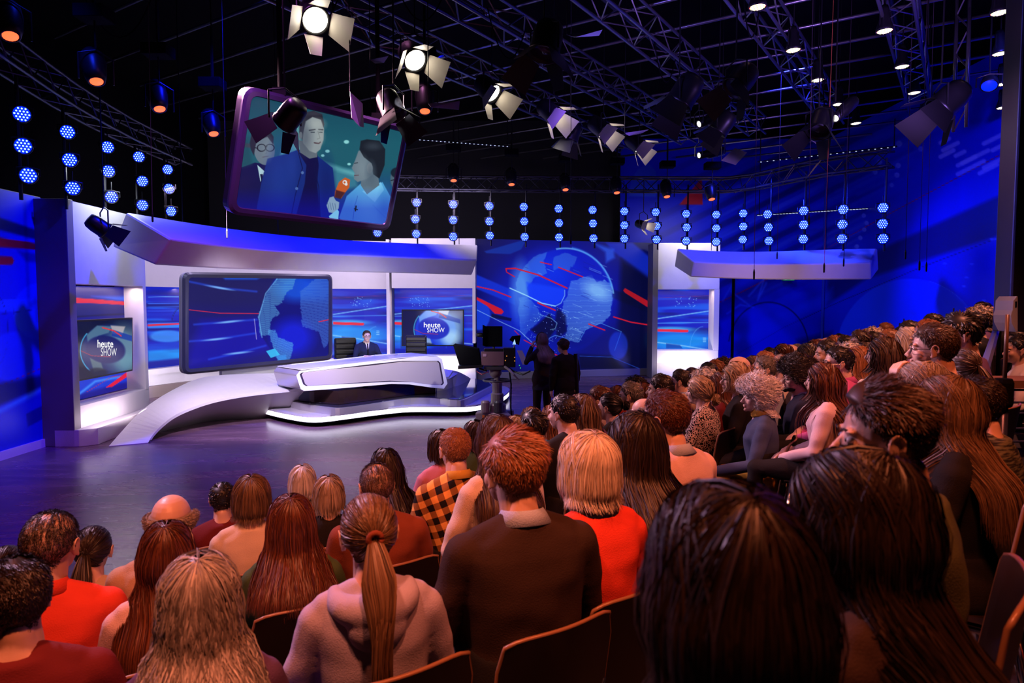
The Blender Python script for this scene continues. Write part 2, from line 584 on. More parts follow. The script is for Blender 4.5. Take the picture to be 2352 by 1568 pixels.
def paint_niche(px, py):
    """blue picture behind the desk, drawn once along the curved niche"""
    p = Paint(px, py, (6, 26, 190))
    p.mix(np.clip((py - 790) / 60, 0, .5), (4, 10, 120))
    n = vnoise(px / 60, py / 7 + 3)
    p.mix(np.clip((n - .5) * 1.6, 0, .6), (10, 120, 255))
    p.mix(np.clip((vnoise(px / 90 + 5, py / 9) - .6) * 2, 0, .6), (3, 6, 90))
    for x0, dx in ((340, 0), (765, 0), (900, 0), (1510, 0)):
        # repeated streak set of every panel
        m = (px >= x0 - 4) & (px < x0 + {340: 90, 765: 130, 900: 190, 1510: 135}[x0])
        q = Paint(px, py, 0); q.c = p.c
        if x0 == 340:
            for y in (682, 697, 705, 714): q.line([(340, y), (420, y - 1)], 1.6, (120, 190, 255) if y < 690 else (60, 120, 255), .8)
            q.ell(385, 772, 42, 14, (60, 150, 255), .8, .3); q.ring(420, 745, 26, 40, 1.6, (5, 20, 90), .9, 0, -190, -90)
            q.poly([(340, 742), (420, 740), (420, 752), (340, 754)], (50, 140, 250), .8, 2)
            q.line([(340, 747), (420, 743)], 4, (225, 30, 50)); q.poly([(340, 790), (420, 784), (420, 800), (340, 806)], (10, 60, 210), .8, 4)
            q.poly([(340, 806), (420, 800), (420, 822), (340, 830)], (20, 170, 255), .7, 6)
        else:
            w = {765: 130, 900: 185, 1510: 135}[x0]
            yy = 0 if x0 != 1510 else 16
            q.line([(x0, 722 + yy * .6), (x0 + w, 702 + yy * .6)], 2.2, (130, 200, 255), .9, 2)
            q.line([(x0, 726 + yy), (x0 + w, 724 + yy)], 1.6, (100, 180, 255), .8, 1.5)
            q.ell(x0 + 50, 768 + yy, 90, 24, (30, 170, 255), .75, .9)
            q.ell(x0 + 30, 740 + yy, 50, 6, (80, 200, 255), .7, .8)
            q.poly([(x0, 739 + yy), (x0 + 70, 741 + yy), (x0 + 72, 744 + yy), (x0 + 69, 747 + yy), (x0, 745 + yy)], (230, 30, 55))
            q.line([(x0, 770 + yy), (x0 + 60, 778 + yy), (x0 + w, 790 + yy)], 2.4, (170, 220, 255), .7, 2)
            q.poly([(x0 + 20, 772 + yy), (x0 + 52, 776 + yy), (x0 + 58, 800), (x0 + 20, 800)], (6, 40, 150), .6, 2)
            q.line([(x0, 684), (x0 + w, 678)], 1.2, (140, 30, 120), .6)
            for k in range(26):
                a = hsh(np.array(k * 1.7), np.array(x0 * .1)); b = hsh(np.array(k * 3.1 + 5), np.array(x0 * .2))
                q.ell(x0 + 40 + float(a) * 50, 682 + float(b) * 22, 1.1, .8, (130, 190, 255), .8, .6)
            for k in range(3):
                q.seg(x0 + w - 30, 760 + k * 4 + yy, x0 + w - 24, 760 + k * 4 + yy, 1.6, (150, 210, 255), .9)
            q.ring(x0 + w - 30, 800, 30, 50, 1.2, (110, 180, 255), .6, 0, -180, -90)
        p.c = np.where(m[..., None], q.c, p.c)
    return p


def paint_wing(px, py):
    p = Paint(px, py, (5, 12, 140))
    W = lambda pts: T(pts, 0, 400, 2.376)
    p.poly(W([(370, 700), (730, 720), (730, 770), (380, 780)]), (6, 18, 110), .9, 8)
    p.poly(W([(500, 665), (740, 665), (740, 700), (640, 690)]), (20, 110, 255), .8, 8)
    p.line(W([(376, 780), (560, 768), (740, 760)]), 3, (4, 8, 60), .9, 3)
    p.poly(W([(370, 672), (480, 678), (740, 700), (740, 718), (560, 706), (370, 700)]), (225, 16, 50))
    p.line(W([(376, 845), (410, 845)]), 3, (110, 190, 255), .9, 2)
    p.poly(W([(380, 1130), (740, 1040), (740, 1120), (390, 1210)]), (10, 60, 220), .85, 8)
    p.line(W([(430, 1200), (520, 1130), (740, 1090)]), 5, (70, 160, 255), .8, 5)
    p.poly(W([(575, 1165), (745, 1040), (745, 1070), (612, 1160)]), (225, 16, 50))
    p.line(W([(470, 1190), (600, 1110), (740, 1075)]), 1.2, (225, 30, 60), .7)
    return p


def paint_big_screen(px, py):
    p = Paint(px, py, (30, 28, 92))
    W = lambda pts: T(pts, 0, 400, 2.376)
    p.mix(np.clip((py - 690) / 120, 0, .5), (20, 16, 150))
    p.poly(W([(1100, 800), (1500, 780), (1480, 960), (1030, 1060), (1030, 980)]), (26, 20, 190), .6, 22)
    p.poly(W([(1190, 545), (1460, 550), (1400, 575), (1230, 575)]), (30, 90, 230), .8, 5)
    for pts in ([(1030, 585), (1200, 620), (1400, 640)], [(1060, 820), (1250, 805), (1400, 793)], [(1030, 912), (1180, 900), (1390, 868)], [(1140, 1010), (1300, 975), (1450, 935)]):
        p.line(W(pts), 3.2, (40, 80, 240), .8, 5)
        mx = W([pts[1]])[0]
        p.ell(mx[0], mx[1], 26, 2.2, (130, 190, 255), .9, 1.2, -6 if pts[0][1] > 600 else 10)
    p.line(W([(1020, 738), (1200, 758), (1415, 760)]), 1.7, (215, 45, 70), .95)
    p.line(W([(1388, 790), (1400, 900)]), 1.6, (180, 180, 240), .8)
    # globe
    g = p.inside(W([(1520, 540), (1480, 600), (1440, 680), (1410, 780), (1425, 880), (1480, 960), (1540, 1030), (1800, 1010), (1810, 540)]), 3)
    p.mix(g * .85, (14, 16, 120))
    p.ell(*W([(1620, 620)])[0], 46, 30, (20, 90, 230), .8, .8)
    p.ell(*W([(1600, 890)])[0], 44, 40, (16, 30, 235), .8, .8)
    p.ell(*W([(1740, 620)])[0], 40, 30, (20, 80, 230), .6, .8)
    stripe = 0.5 + 0.5 * (np.sin(py * 2.6) > -0.2)
    for l, col, a in (([(1520, 555), (1620, 555), (1600, 620), (1560, 650), (1540, 700), (1500, 720), (1530, 760), (1480, 790), (1470, 880), (1420, 880), (1410, 770), (1450, 660)], (90, 165, 215), .7),
                      ([(1640, 640), (1720, 570), (1800, 560), (1805, 900), (1770, 950), (1740, 860), (1650, 830), (1640, 720)], (70, 120, 215), .7),
                      ([(1460, 850), (1500, 850), (1520, 890), (1600, 920), (1600, 960), (1570, 1030), (1520, 1025), (1500, 960)], (90, 180, 240), .7)):
        wob = Paint(px + 4 * (vnoise(px / 4, py / 4) - .5), py + 3 * (vnoise(px / 3 + 7, py / 4) - .5), 0)
        p.mix(wob.inside(W(l), 2) * a * stripe, col)
    p.line(W([(1520, 560), (1450, 650), (1412, 780), (1430, 890)]), 2.2, (120, 200, 255), .7, 2)
    p.poly(W([(1452, 965), (1500, 950), (1528, 985), (1478, 1002)]), (60, 200, 255), .9)
    p.poly(W([(1500, 990), (1560, 985), (1570, 1030), (1530, 1030)]), (60, 160, 255), .6, 4)
    p.line(W([(1740, 805), (1810, 790)]), 2, (225, 40, 60))
    return p


def paint_monitor(cx, cy, k, dark):
    """show title screen: globe behind the words, k = scale, dark = dim left monitor"""
    def fn(px, py):
        p = Paint(px, py, (4, 8, 40) if dark else (2, 8, 70))
        X = lambda x, y: (cx + x * k, cy + y * k)
        p.ell(cx, cy + 6 * k, 50 * k, 52 * k, (14, 40, 110) if dark else (10, 60, 235), .9, .12)
        p.ell(cx + 34 * k, cy, 34 * k, 42 * k, (120, 160, 170) if dark else (150, 200, 255), .75, .8)
        p.ell(cx + 38 * k, cy + 26 * k, 20 * k, 18 * k, (90, 150, 170) if dark else (190, 235, 255), .6, .9)
        p.poly([X(-40, -26), X(-20, -44), X(8, -42), X(2, -30), X(-18, -24), X(-36, 4)], (90, 130, 150) if dark else (130, 180, 250), .8, 3)
        p.poly([X(6, -44), X(34, -42), X(28, -26), X(10, -28)], (190, 180, 180) if dark else (215, 220, 235), .85, 3)
        p.poly([X(-34, 18), X(-14, 22), X(-8, 40), X(-26, 46)], (110, 130, 130) if dark else (170, 200, 220), .75, 3)
        p.poly([X(10, -36), X(60, -20), X(60, -10), X(8, -24)], (6, 40, 160), .7, 2)
        p.ell(cx - 4 * k, cy + 2 * k, 38 * k, 26 * k, (8, 16, 96) if dark else (6, 30, 190), .93, .12, 8)
        p.line([X(-10, -40), X(12, -34), X(26, -24)], 2.2 * k, (235, 50, 40), .95)
        p.line([X(-52, 4), X(-30, 14), X(6, 16)], 1.2 * k, (215, 40, 50), .8)
        p.ring(cx, cy + 4 * k, 52 * k, 50 * k, 2 * k, (70, 190, 240), .9, 0, 130, 260, 2)
        p.ring(cx, cy + 4 * k, 52 * k, 50 * k, 2 * k, (70, 190, 240), .9, 0, -180, -140, 2)
        p.ell(cx - 20 * k, cy + 46 * k, 20 * k, 9 * k, (4, 8, 30), .7, .4)
        return p
    return fn


def paint_left_wall(px, py):
    p = Paint(px, py, (6, 30, 205))
    p.poly([(-300, 420), (0, 500), (120, 540), (120, 560), (0, 528), (-300, 460)], (6, 10, 60), .85, 6)
    p.poly([(-300, 470), (0, 545), (120, 565), (120, 578), (0, 567), (-300, 500)], (215, 24, 40), 1, 1.5)
    p.poly([(-300, 560), (0, 588), (28, 590), (33, 599), (28, 608), (0, 607), (-300, 590)], (225, 30, 45), 1, 1.5)
    p.poly([(40, 575), (120, 590), (120, 606), (60, 600)], (6, 14, 110), .7, 8)
    p.poly([(-300, 690), (0, 688), (90, 684), (95, 780), (60, 774), (36, 746), (30, 716), (-300, 720)], (40, 110, 235), .75, 3)
    p.ell(92, 715, 62, 66, (30, 90, 235), .6, .08)
    p.ring(-10, 760, 28, 80, 1.4, (8, 20, 120), .8, 0, -90, 90)
    p.line([(-300, 730), (0, 722), (96, 708)], 1.2, (10, 20, 130), .8)
    p.line([(32, 684), (32, 720)], 1.2, (10, 20, 130), .8)
    p.ell(50, 820, 90, 60, (24, 70, 240), .7, .12)
    p.line([(-300, 930), (0, 886), (98, 844)], 1.3, (190, 30, 90), .8)
    p.poly([(-300, 890), (0, 880), (100, 860), (100, 890), (0, 930), (-300, 990)], (5, 10, 70), .7, 10)
    p.line([(-300, 1030), (0, 943), (98, 893)], 10, (70, 190, 250), .85, 12)
    p.poly([(60, 950), (100, 930), (102, 960), (64, 980)], (4, 10, 110), .7, 3)
    return p


def paint_studio_wall(px, py):
    """printed pattern of the back and right studio walls"""
    p = Paint(px, py, (8, 30, 215))
    # wide diagonal bands
    p.poly([(1900, 640), (1960, 600), (2360, 420), (2360, 520), (1990, 640), (1900, 700)], (5, 10, 90), .8, 10)
    p.poly([(1650, 690), (1900, 560), (1912, 600), (1650, 740)], (5, 12, 110), .5, 14)
    p.poly([(1700, 760), (1912, 660), (1912, 690), (1700, 800)], (16, 60, 240), .5, 14)
    p.line([(1650, 838), (1800, 752), (1912, 700), (2100, 620), (2360, 520)], 1.2, (4, 8, 80), .9)
    p.line([(1640, 700), (1700, 672), (1860, 592), (2050, 487), (2360, 322)], 1.6, (180, 20, 50), .9)
    # arcs
    p.ell(2090, 812, 170, 172, (20, 70, 255), .75, .02)
    p.ring(2090, 812, 170, 172, 1.4, (110, 160, 255), .7, 0, -75, -20)
    p.ell(1765, 800, 92, 106, (10, 36, 225), .6, .03)
    p.ring(1765, 800, 92, 106, 3, (4, 10, 90), .9, 0, -170, -5, 2)
    p.poly([(1830, 780), (1912, 760), (1912, 900), (1830, 900)], (4, 8, 80), .55, 12)
    # streaks that end in dots
    sl = -0.50
    u = (px + (py) * 1.9)
    v = py - sl * px
    reg = np.clip(1 - np.abs(px - 1790 + (py - 420) * .5) / 300, 0, 1) * np.clip((720 - py) / 120, 0, 1)
    st = np.clip((np.sin(v / 7.2) - .2) * 1.6, 0, 1) * np.clip(vnoise(v / 9., px / 130.) * 1.6 - .4, 0, 1)
    p.mix(st * reg * .75, (60, 90, 250))
    p.mix(np.clip((-np.sin(v / 7.2) - .2) * 1.6, 0, 1) * reg * .6, (3, 5, 60))
    for (x, y, r) in ((2065, 330, 7), (2115, 342, 6), (2063, 380, 6), (2060, 402, 6), (2048, 425, 5), (2010, 395, 6), (2020, 372, 6), (2165, 290, 6), (1984, 495, 5), (1990, 512, 5), (1985, 527, 5), (1976, 546, 5), (1968, 566, 5), (1935, 500, 5), (1940, 520, 5), (1925, 545, 5)):
        p.ell(x, y, r, r, (110, 130, 255), .8, .4); p.seg(x, y, x - 90, y + 45, 7, (50, 70, 230), .5, 5)
    for (x, y, l) in ((2180, 318, 20), (2200, 328, 34), (2190, 345, 30), (2215, 348, 20), (2270, 345, 60), (2240, 360, 40), (2260, 370, 60), (2310, 360, 50), (2290, 378, 40), (2320, 300, 60), (2330, 320, 50), (2350, 335, 40), (2345, 350, 40)):
        p.seg(x, y, x - l, y + l * .5, 10, (150, 150, 255), .8, 3)
    for (x, y) in ((2286, 549), (2278, 549), (2232, 606), (2300, 608), (2170, 605), (2220, 637), (2300, 641), (2214, 657), (2205, 716), (2230, 706), (2260, 690), (2325, 640)):
        p.ell(x, y, 5, 2.4, (110, 150, 255), .7, .6)
    # tangle of bright lines near the doors
    for pts in ([(1660, 690), (1690, 640), (1680, 670), (1720, 700)], [(1720, 680), (1755, 640), (1740, 690), (1760, 650)], [(1670, 720), (1700, 700), (1730, 705)]):
        p.line(pts, 4, (60, 110, 255), .5, 4)
    # window of light blue and red wedge, high on the back wall
    p.poly([(1444, 450), (1450, 410), (1466, 388), (1490, 376), (1506, 392), (1510, 420), (1506, 452)], (40, 80, 220), .8, 3)
    p.poly([(1560, 470), (1612, 408), (1614, 470)], (190, 30, 30), .9, 2)
    p.poly([(2330, 700), (2352, 690), (2352, 800), (2330, 790)], (190, 20, 40), .9, 2)
    return p


def paint_hanging(px, py):
    """outdoor interview: three men, the right one holds an orange microphone"""
    p = Paint(px, py, (30, 92, 108))
    W = lambda pts: T(pts, 500, 0, 2.8)
    S = lambda x, y: (500 + x / 2.8, y / 2.8)
    p.mix(np.clip((330 - py) / 140, 0, .8), (22, 66, 88))
    p.mix(np.clip((py - 380) / 160, 0, .75), (24, 40, 150))  # blue reflection painted into the lower backdrop
    p.poly(W([(400, 1000), (440, 860), (520, 800), (560, 1000)]), (96, 170, 176), .9, 6)
    p.poly(W([(740, 1100), (880, 1080), (900, 1200), (760, 1230)]), (60, 130, 150), .8, 10)
    p.poly(W([(660, 1030), (900, 1110), (900, 1140), (700, 1080)]), (110, 190, 195), .6, 8)
    for x, y, r in ((305, 805, 5), (220, 832, 5), (828, 912, 6), (706, 972, 5), (845, 1055, 4), (676, 1000, 4), (407, 690, 4)):
        p.ell(*S(x, y), r, r * .7, (150, 225, 225), .9, .5)
    p.poly(W([(130, 910), (210, 925), (210, 950), (130, 940)]), (120, 50, 60), .7, 4)
    skinD, skin = (104, 120, 134), (140, 152, 156)
    # right background head
    p.ell(*S(1150, 1150), 14, 24, (80, 100, 116), .9, .1); p.ell(*S(1155, 1110), 15, 12, (20, 30, 44), .9, .2)
    p.line(W([(1115, 1160), (1160, 1150)]), 2, (14, 20, 30))
    # left man: suit, shirt, face, hair, glasses
    p.poly(W([(140, 1080), (240, 1045), (330, 1060), (330, 1400), (100, 1400)]), (14, 22, 74))
    p.poly(W([(255, 1060), (300, 1100), (275, 1170)]), (170, 205, 215))
    p.poly(W([(272, 1120), (290, 1118), (284, 1180)]), (14, 22, 60))
    p.ell(*S(300, 960), 24, 36, skinD, 1, .05, -6)
    p.poly(W([(205, 920), (215, 870), (270, 832), (330, 835), (360, 880), (358, 930), (320, 880), (250, 905), (232, 1000), (212, 960)]), (40, 42, 58), 1, 2)
    for cx in (282, 336):
        p.ring(*S(cx, 950), 9.6, 8, 2.2, (12, 16, 26), 1)
    p.line(W([(305, 945), (316, 943)]), 2, (12, 16, 26)); p.line(W([(240, 950), (258, 952)]), 2, (12, 16, 26))
    p.line(W([(290, 1010), (325, 1004)]), 1.6, (80, 70, 84)); p.line(W([(310, 960), (316, 985), (306, 988)]), 1.2, (76, 90, 104))
    # centre man: coat, dark pullover, neck, face, hair
    p.poly(W([(320, 1020), (440, 990), (520, 960), (640, 1000), (740, 1080), (760, 1260), (740, 1400), (240, 1400), (280, 1180)]), (18, 44, 122), 1, 2)
    p.poly(W([(520, 980), (570, 1060), (560, 1180), (500, 1400), (660, 1400), (640, 1180), (650, 1060), (640, 990)]), (12, 16, 66), 1, 2)
    p.line(W([(520, 985), (545, 1080), (500, 1250), (470, 1400)]), 2, (10, 20, 70))
    p.line(W([(640, 1000), (620, 1080), (650, 1200), (660, 1400)]), 2, (10, 20, 70))
    for x, y in ((545, 1110), (508, 1212)):
        p.ell(*S(x, y), 3.4, 3.4, (80, 110, 170), 1, .4)
    p.poly(W([(520, 900), (640, 930), (640, 1010), (590, 1020), (530, 980)]), (96, 108, 118))
    p.poly(W([(530, 820), (560, 760), (620, 740), (670, 760), (684, 830), (680, 900), (660, 960), (630, 985), (590, 970), (550, 920)]), skin, 1, 2)
    p.poly(W([(524, 860), (530, 770), (560, 725), (620, 712), (672, 735), (686, 800), (680, 820), (664, 770), (610, 752), (566, 780), (552, 850), (545, 900)]), (38, 38, 50), 1, 2)
    p.line(W([(590, 838), (626, 832)]), 3, (46, 50, 60)); p.line(W([(650, 832), (676, 834)]), 3, (46, 50, 60))
    p.line(W([(600, 850), (622, 850)]), 2, (40, 50, 60)); p.line(W([(655, 850), (672, 850)]), 2, (40, 50, 60))
    p.line(W([(645, 845), (658, 888), (640, 894)]), 1.6, (96, 104, 108))
    p.line(W([(622, 918), (650, 922), (660, 914)]), 3, (80, 62, 70)); p.ell(*S(534, 870), 4, 8, (120, 130, 136), 1, .3)
    # right man: shirt, head from the side, hair, ear
    p.poly(W([(780, 1400), (830, 1260), (920, 1180), (960, 1240), (1060, 1170), (1120, 1280), (1130, 1460), (800, 1420)]), (84, 168, 220), 1, 2)
    p.poly(W([(930, 1230), (1050, 1170), (1070, 1220), (1010, 1300)]), (120, 200, 240), 1, 2)
    p.line(W([(900, 1260), (880, 1330), (870, 1410)]), 1.4, (50, 110, 180)); p.line(W([(1000, 1320), (1080, 1400)]), 2, (60, 130, 200), .6, 3)
    p.poly(W([(930, 1080), (1030, 1120), (1040, 1190), (960, 1250), (920, 1190)]), (92, 112, 126))
    p.poly(W([(905, 970), (960, 960), (1010, 1060), (1000, 1120), (960, 1150), (900, 1170), (876, 1150), (880, 1110), (862, 1080), (884, 1030)]), (108, 126, 138), 1, 2)
    p.poly(W([(912, 960), (920, 905), (960, 895), (1040, 905), (1078, 960), (1074, 1060), (1040, 1148), (1000, 1120), (990, 1050), (940, 1010), (925, 985)]), (26, 34, 44), 1, 2)
    p.ell(*S(978, 1082), 7, 12, (128, 138, 146), 1, .2); p.line(W([(880, 1050), (900, 1046)]), 2, (30, 40, 50)); p.line(W([(880, 1128), (906, 1126)]), 2, (90, 70, 80))
    for (x, y, rx, ry, c, al) in ((560, 880, 14, 34, (70, 80, 96), .6), (640, 800, 16, 12, (178, 186, 182), .5), (660, 880, 9, 14, (172, 180, 176), .4), (322, 960, 10, 22, (128, 142, 152), .5), (930, 1080, 12, 22, (128, 146, 156), .5), (985, 1110, 10, 22, (78, 96, 112), .6),
                                  (400, 1150, 26, 70, (26, 58, 150), .6), (700, 1200, 16, 60, (12, 30, 100), .6), (480, 1060, 12, 40, (30, 60, 150), .5), (960, 1330, 22, 30, (120, 200, 235), .5), (1080, 1330, 14, 40, (60, 130, 190), .5), (1000, 940, 16, 8, (60, 72, 84), .6), (620, 730, 20, 5, (66, 66, 80), .6)):
        p.ell(*S(x, y), rx, ry, c, al, 1.3)
    p.poly(W([(120, 900), (200, 880), (220, 1060), (130, 1080)]), (24, 70, 86), .6, 10)
    p.mix(np.clip((py - 430) / 110, 0, .45), (10, 14, 190))  # blue studio light reflected on the lower screen, painted over the picture
    # small lapel clip
    p.line(W([(890, 1325), (886, 1355)]), 3, (16, 24, 50)); p.line(W([(878, 1342), (900, 1348)]), 2, (16, 24, 50))
    # microphone with its round white mark, hand
    p.poly(W([(755, 1230), (780, 1170), (820, 1140), (852, 1155), (846, 1205), (822, 1235), (795, 1275), (752, 1268)]), (196, 92, 40), 1, 1.5)
    p.poly(W([(760, 1220), (820, 1238), (790, 1280), (752, 1268)]), (60, 30, 40), .9, 3)
    p.ell(*S(818, 1172), 5.2, 5.2, (225, 225, 225), 1, .15); p.ell(*S(826, 1184), 3.4, 3.4, (225, 225, 225), 1, .15)
    p.ell(*S(816, 1172), 2.4, 2.6, (196, 92, 40), 1, .2)
    p.poly(W([(700, 1320), (720, 1270), (745, 1262), (760, 1290), (782, 1300), (778, 1340), (745, 1370), (715, 1365)]), (130, 160, 190), 1, 1.5)
    for k in range(4):
        p.line(W([(706 + k * 16, 1300 + k * 3), (716 + k * 15, 1345 + k * 2)]), 1.1, (70, 96, 140))
    p.poly(W([(715, 1390), (770, 1345), (780, 1360), (775, 1412), (720, 1400)]), (120, 190, 235))
    return p


# ------------------------------------------------------------------ floor
def floor_mat():
    m = bpy.data.materials.new('studio_floor'); m.use_nodes = True
    nt = m.node_tree; N = nt.nodes; L = nt.links; b = N['Principled BSDF']
    tc = N.new('ShaderNodeTexCoord')
    mp = N.new('ShaderNodeMapping'); mp.inputs['Scale'].default_value = (0.5, 2.2, 1); mp.inputs['Rotation'].default_value = (0, 0, R(-16))
    L.new(tc.outputs['Object'], mp.inputs[0])
    n = N.new('ShaderNodeTexNoise'); n.inputs['Scale'].default_value = 1.6; n.inputs['Detail'].default_value = 7; n.inputs['Roughness'].default_value = 0.62
    n.inputs['Distortion'].default_value = 0.6
    L.new(mp.outputs[0], n.inputs['Vector'])
    r = N.new('ShaderNodeValToRGB'); e = r.color_ramp.elements
    e[0].position = 0.32; e[0].color = (0.07, 0.035, 0.06, 1); e[1].position = 0.74; e[1].color = (0.20, 0.105, 0.145, 1)
    L.new(n.outputs['Fac'], r.inputs['Fac']); L.new(r.outputs['Color'], b.inputs['Base Color'])
    r2 = N.new('ShaderNodeMapRange'); r2.inputs['To Min'].default_value = 0.20; r2.inputs['To Max'].default_value = 0.33
    L.new(n.outputs['Fac'], r2.inputs['Value']); L.new(r2.outputs[0], b.inputs['Roughness'])
    bp = N.new('ShaderNodeBump'); bp.inputs['Strength'].default_value = 0.015; bp.inputs['Distance'].default_value = 0.02
    L.new(n.outputs['Fac'], bp.inputs['Height']); L.new(bp.outputs[0], b.inputs['Normal'])
    return m


struct(MB().box((.2, 8.6, -0.1), (19.4, 25.0, 0.2)).build('floor', floor_mat()), 'dark glossy brown studio floor with purple reflections')
# black shell of the hall
struct(MB().box((.2, 21.2, 3.75), (19.4, 0.2, 7.5)).build('wall_back', M_BLACK))
struct(MB().box((-9.4, 8.6, 3.75), (0.2, 25.0, 7.5)).build('wall_left', M_BLACK))
struct(MB().box((9.75, 8.6, 3.75), (0.2, 25.0, 7.5)).build('wall_right', M_BLACK))
struct(MB().box((.2, -4.0, 3.75), (19.4, 0.2, 7.5)).build('wall_rear', M_BLACK))
struct(MB().box((.2, 8.6, 7.6), (19.4, 25.0, 0.2)).build('ceiling', M_BLACK))

# ------------------------------------------------------------------ printed studio walls
M_PRINT = paint_mat('printed_blue_wall', 0, 0.42)
M_LED = paint_mat('led_screen_picture', 1.0, 0.35)
M_LEDDIM = paint_mat('lcd_screen_picture', 0.95, 0.12)
xl = -6.9
P = np.array([[(xl, d, z) for d in np.linspace(10.1, 2.0, 330)] for z in np.linspace(3.65, 0.1, 170)])
o = paint_surface('blue_print_panel', P, paint_left_wall, M_PRINT)
struct(o, 'blue printed wall on the left with red stripes and a pale round shape'); o.name = 'wall_print_left'
struct(MB().box((xl - .1, 6.05, 1.83), (0.18, 8.1, 3.66)).build('wall_panel_left', M_GREYP))
struct(MB().box((xl + .015, 6.05, 0.06), (0.03, 8.1, 0.12)).build('baseboard_left', M_WHITE))
# pillar at the end of the white wing
struct(MB().box((-6.68, 10.02, 1.81), (0.5, 0.16, 3.62)).build('trim_1', M_GREYP, bevel=0.01), 'dark grey end pillar of the white set wall')

P = np.array([[(x, 20.4, z) for x in np.linspace(3.2, 9.3, 260)] for z in np.linspace(6.9, 0.05, 240)])
o = paint_surface('wall_print_back', P, paint_studio_wall, M_PRINT)
struct(o, 'blue printed back wall right of the set with thin red line')
P = np.array([[(9.3, d, z) for d in np.linspace(20.4, 9.0, 330)] for z in np.linspace(6.9, 0.05, 300)])
o = paint_surface('wall_print_right', P, paint_studio_wall, M_PRINT)
struct(o, 'blue printed right wall with large arc, streaks and dots')
struct(MB().box((9.25, 20.35, 3.4), (0.05, 0.05, 6.8)).build('trim_2', mat('blue_trim', (0.02, 0.05, 0.5, 1), 0.4)))
# double door set into the printed wall
xa, xb = PD(1684, 700, 20.35).x, PD(1912, 700, 20.35).x
struct(MB().box((xa, 20.36, 1.6), (0.07, 0.06, 3.2)).build('trim_3', M_BLACK))
# exit sign half hidden behind the hanging white beam
ex = thing('exit_sign', 'green emergency exit sign under the right white beam', 'sign', tuple(PD(1810, 640, 20.1)))
c = PD(1810, 638, 20.1)
MB().box(c, (0.34, 0.12, 0.17)).build('sign_box', mat('green_box', (0.02, 0.2, 0.1, 1), .5), ex, bevel=.01)
MB().box(c + Vector((0, -.065, 0)), (0.32, 0.008, 0.15)).build('sign_face', emit('exit_green', (0.03, 0.42, 0.2), 0.5), ex)
for dx in (-.09, .07):
    MB().box(c + Vector((dx, -.072, -.035)), (0.05, 0.004, 0.04)).build('sign_mark', emit('exit_white', (0.4, 0.7, 0.55), 0.8), ex)
MB().box(c + Vector((0, .18, 0)), (0.05, .30, .05)).build('wall_bracket', M_BLACKM, ex)

# ------------------------------------------------------------------ LED globe wall
A, B_ = PD(1095, 700, 18.4), PD(1497, 700, 19.7)
def zq(px, py, D): return PD(px, py, D).z
tl = Vector((A.x, 18.4, 3.80)); tr = Vector((B_.x, 19.7, 3.80)); bl = Vector((A.x, 18.4, .2)); br = Vector((B_.x, 19.7, .2))
lw = thing('led_video_wall', 'large LED video wall showing a blue glowing globe crossed by red bands', 'screen', (1.5, 19.05, 0))
o = paint_surface('screen', quad_grid(tl, tr, br, bl, 330, 250), paint_globe_wall, M_LED, lw)
nrm = Vector((-(tr.y - tl.y), tr.x - tl.x, 0)).normalized()
MB().hexa([tl + nrm * .02, tr + nrm * .02, br + nrm * .02, bl + nrm * .02, tl + nrm * .2, tr + nrm * .2, br + nrm * .2, bl + nrm * .2]).build('cabinet', M_BLACKM, lw)
z0 = Vector((0, 0, .2))
MB().hexa([bl - nrm * .03, br - nrm * .03, br - nrm * .03 - z0, bl - nrm * .03 - z0, bl + nrm * .2, br + nrm * .2, br + nrm * .2 - z0, bl + nrm * .2 - z0]).build('plinth', mat('grey_plinth', (.3, .28, .33, 1), .5), lw, bevel=.01)
# black drape that closes the studio above the set
o = MB().box((-2.6, 20.75, 4.9), (13.0, 0.06, 5.2)).build('black_drape', mat('black_velvet', (.004, .004, .005, 1), .9), smooth=False)
tag(o, 'black drape hung across the studio behind the blue lamp rows', 'curtain')

# ------------------------------------------------------------------ white tower at the right end of the set
def zat(px, py, D): return PD(px, py, D).z
Dt = 18.8
tw = thing('set_tower', 'white lit set tower with a blue niche screen right of the globe wall', 'set wall', (4.9, Dt, 0))
xs = [PD(p, 700, Dt).x for p in (1498, 1510, 1640, 1652)]
zt, zh, zs, zb = 3.72, 2.46, .78, .42
MB().box(((xs[0] + xs[1]) / 2, Dt + .3, zt / 2), (xs[1] - xs[0], .7, zt)).build('end_panel', M_GREYP, tw)
MB().box(((xs[1] + xs[3]) / 2, Dt + .3, (zt + zh) / 2), (xs[3] - xs[1], .6, zt - zh)).build('header', M_WHITE, tw, bevel=.01)
MB().box(((xs[2] + xs[3]) / 2, Dt + .3, (zh + zs) / 2), (xs[3] - xs[2], .6, zh - zs)).build('jamb', M_WHITE, tw)
MB().box(((xs[1] + xs[3]) / 2, Dt + .35, (zs + zb) / 2), (xs[3] - xs[1], .7, zs - zb)).build('shelf', M_WHITE, tw, bevel=.01)
MB().box(((xs[1] + xs[3]) / 2, Dt + .45, zb / 2), (xs[3] - xs[1], .5, zb)).build('base', M_WHITE, tw)
xa2, xb2 = xs[1] - .02, xs[2] + .02
g = quad_grid((xa2, Dt + .5, zh + .02), (xb2, Dt + .5, zh + .02), (xb2, Dt + .5, zs - .02), (xa2, Dt + .5, zs - .02), 110, 100)
paint_surface('niche_screen', g, paint_niche, M_LED, tw)
area((PD(1575, 700, Dt).x, Dt + .12, zh - .03), (PD(1575, 700, Dt).x, Dt + .2, 0), 9, (1, .72, .66), 1.4, .08)
area((PD(1575, 700, Dt).x, Dt - .5, .35), (PD(1575, 700, Dt).x, Dt + .3, 1.0), 16, (1, .85, .95), 1.4, .15)

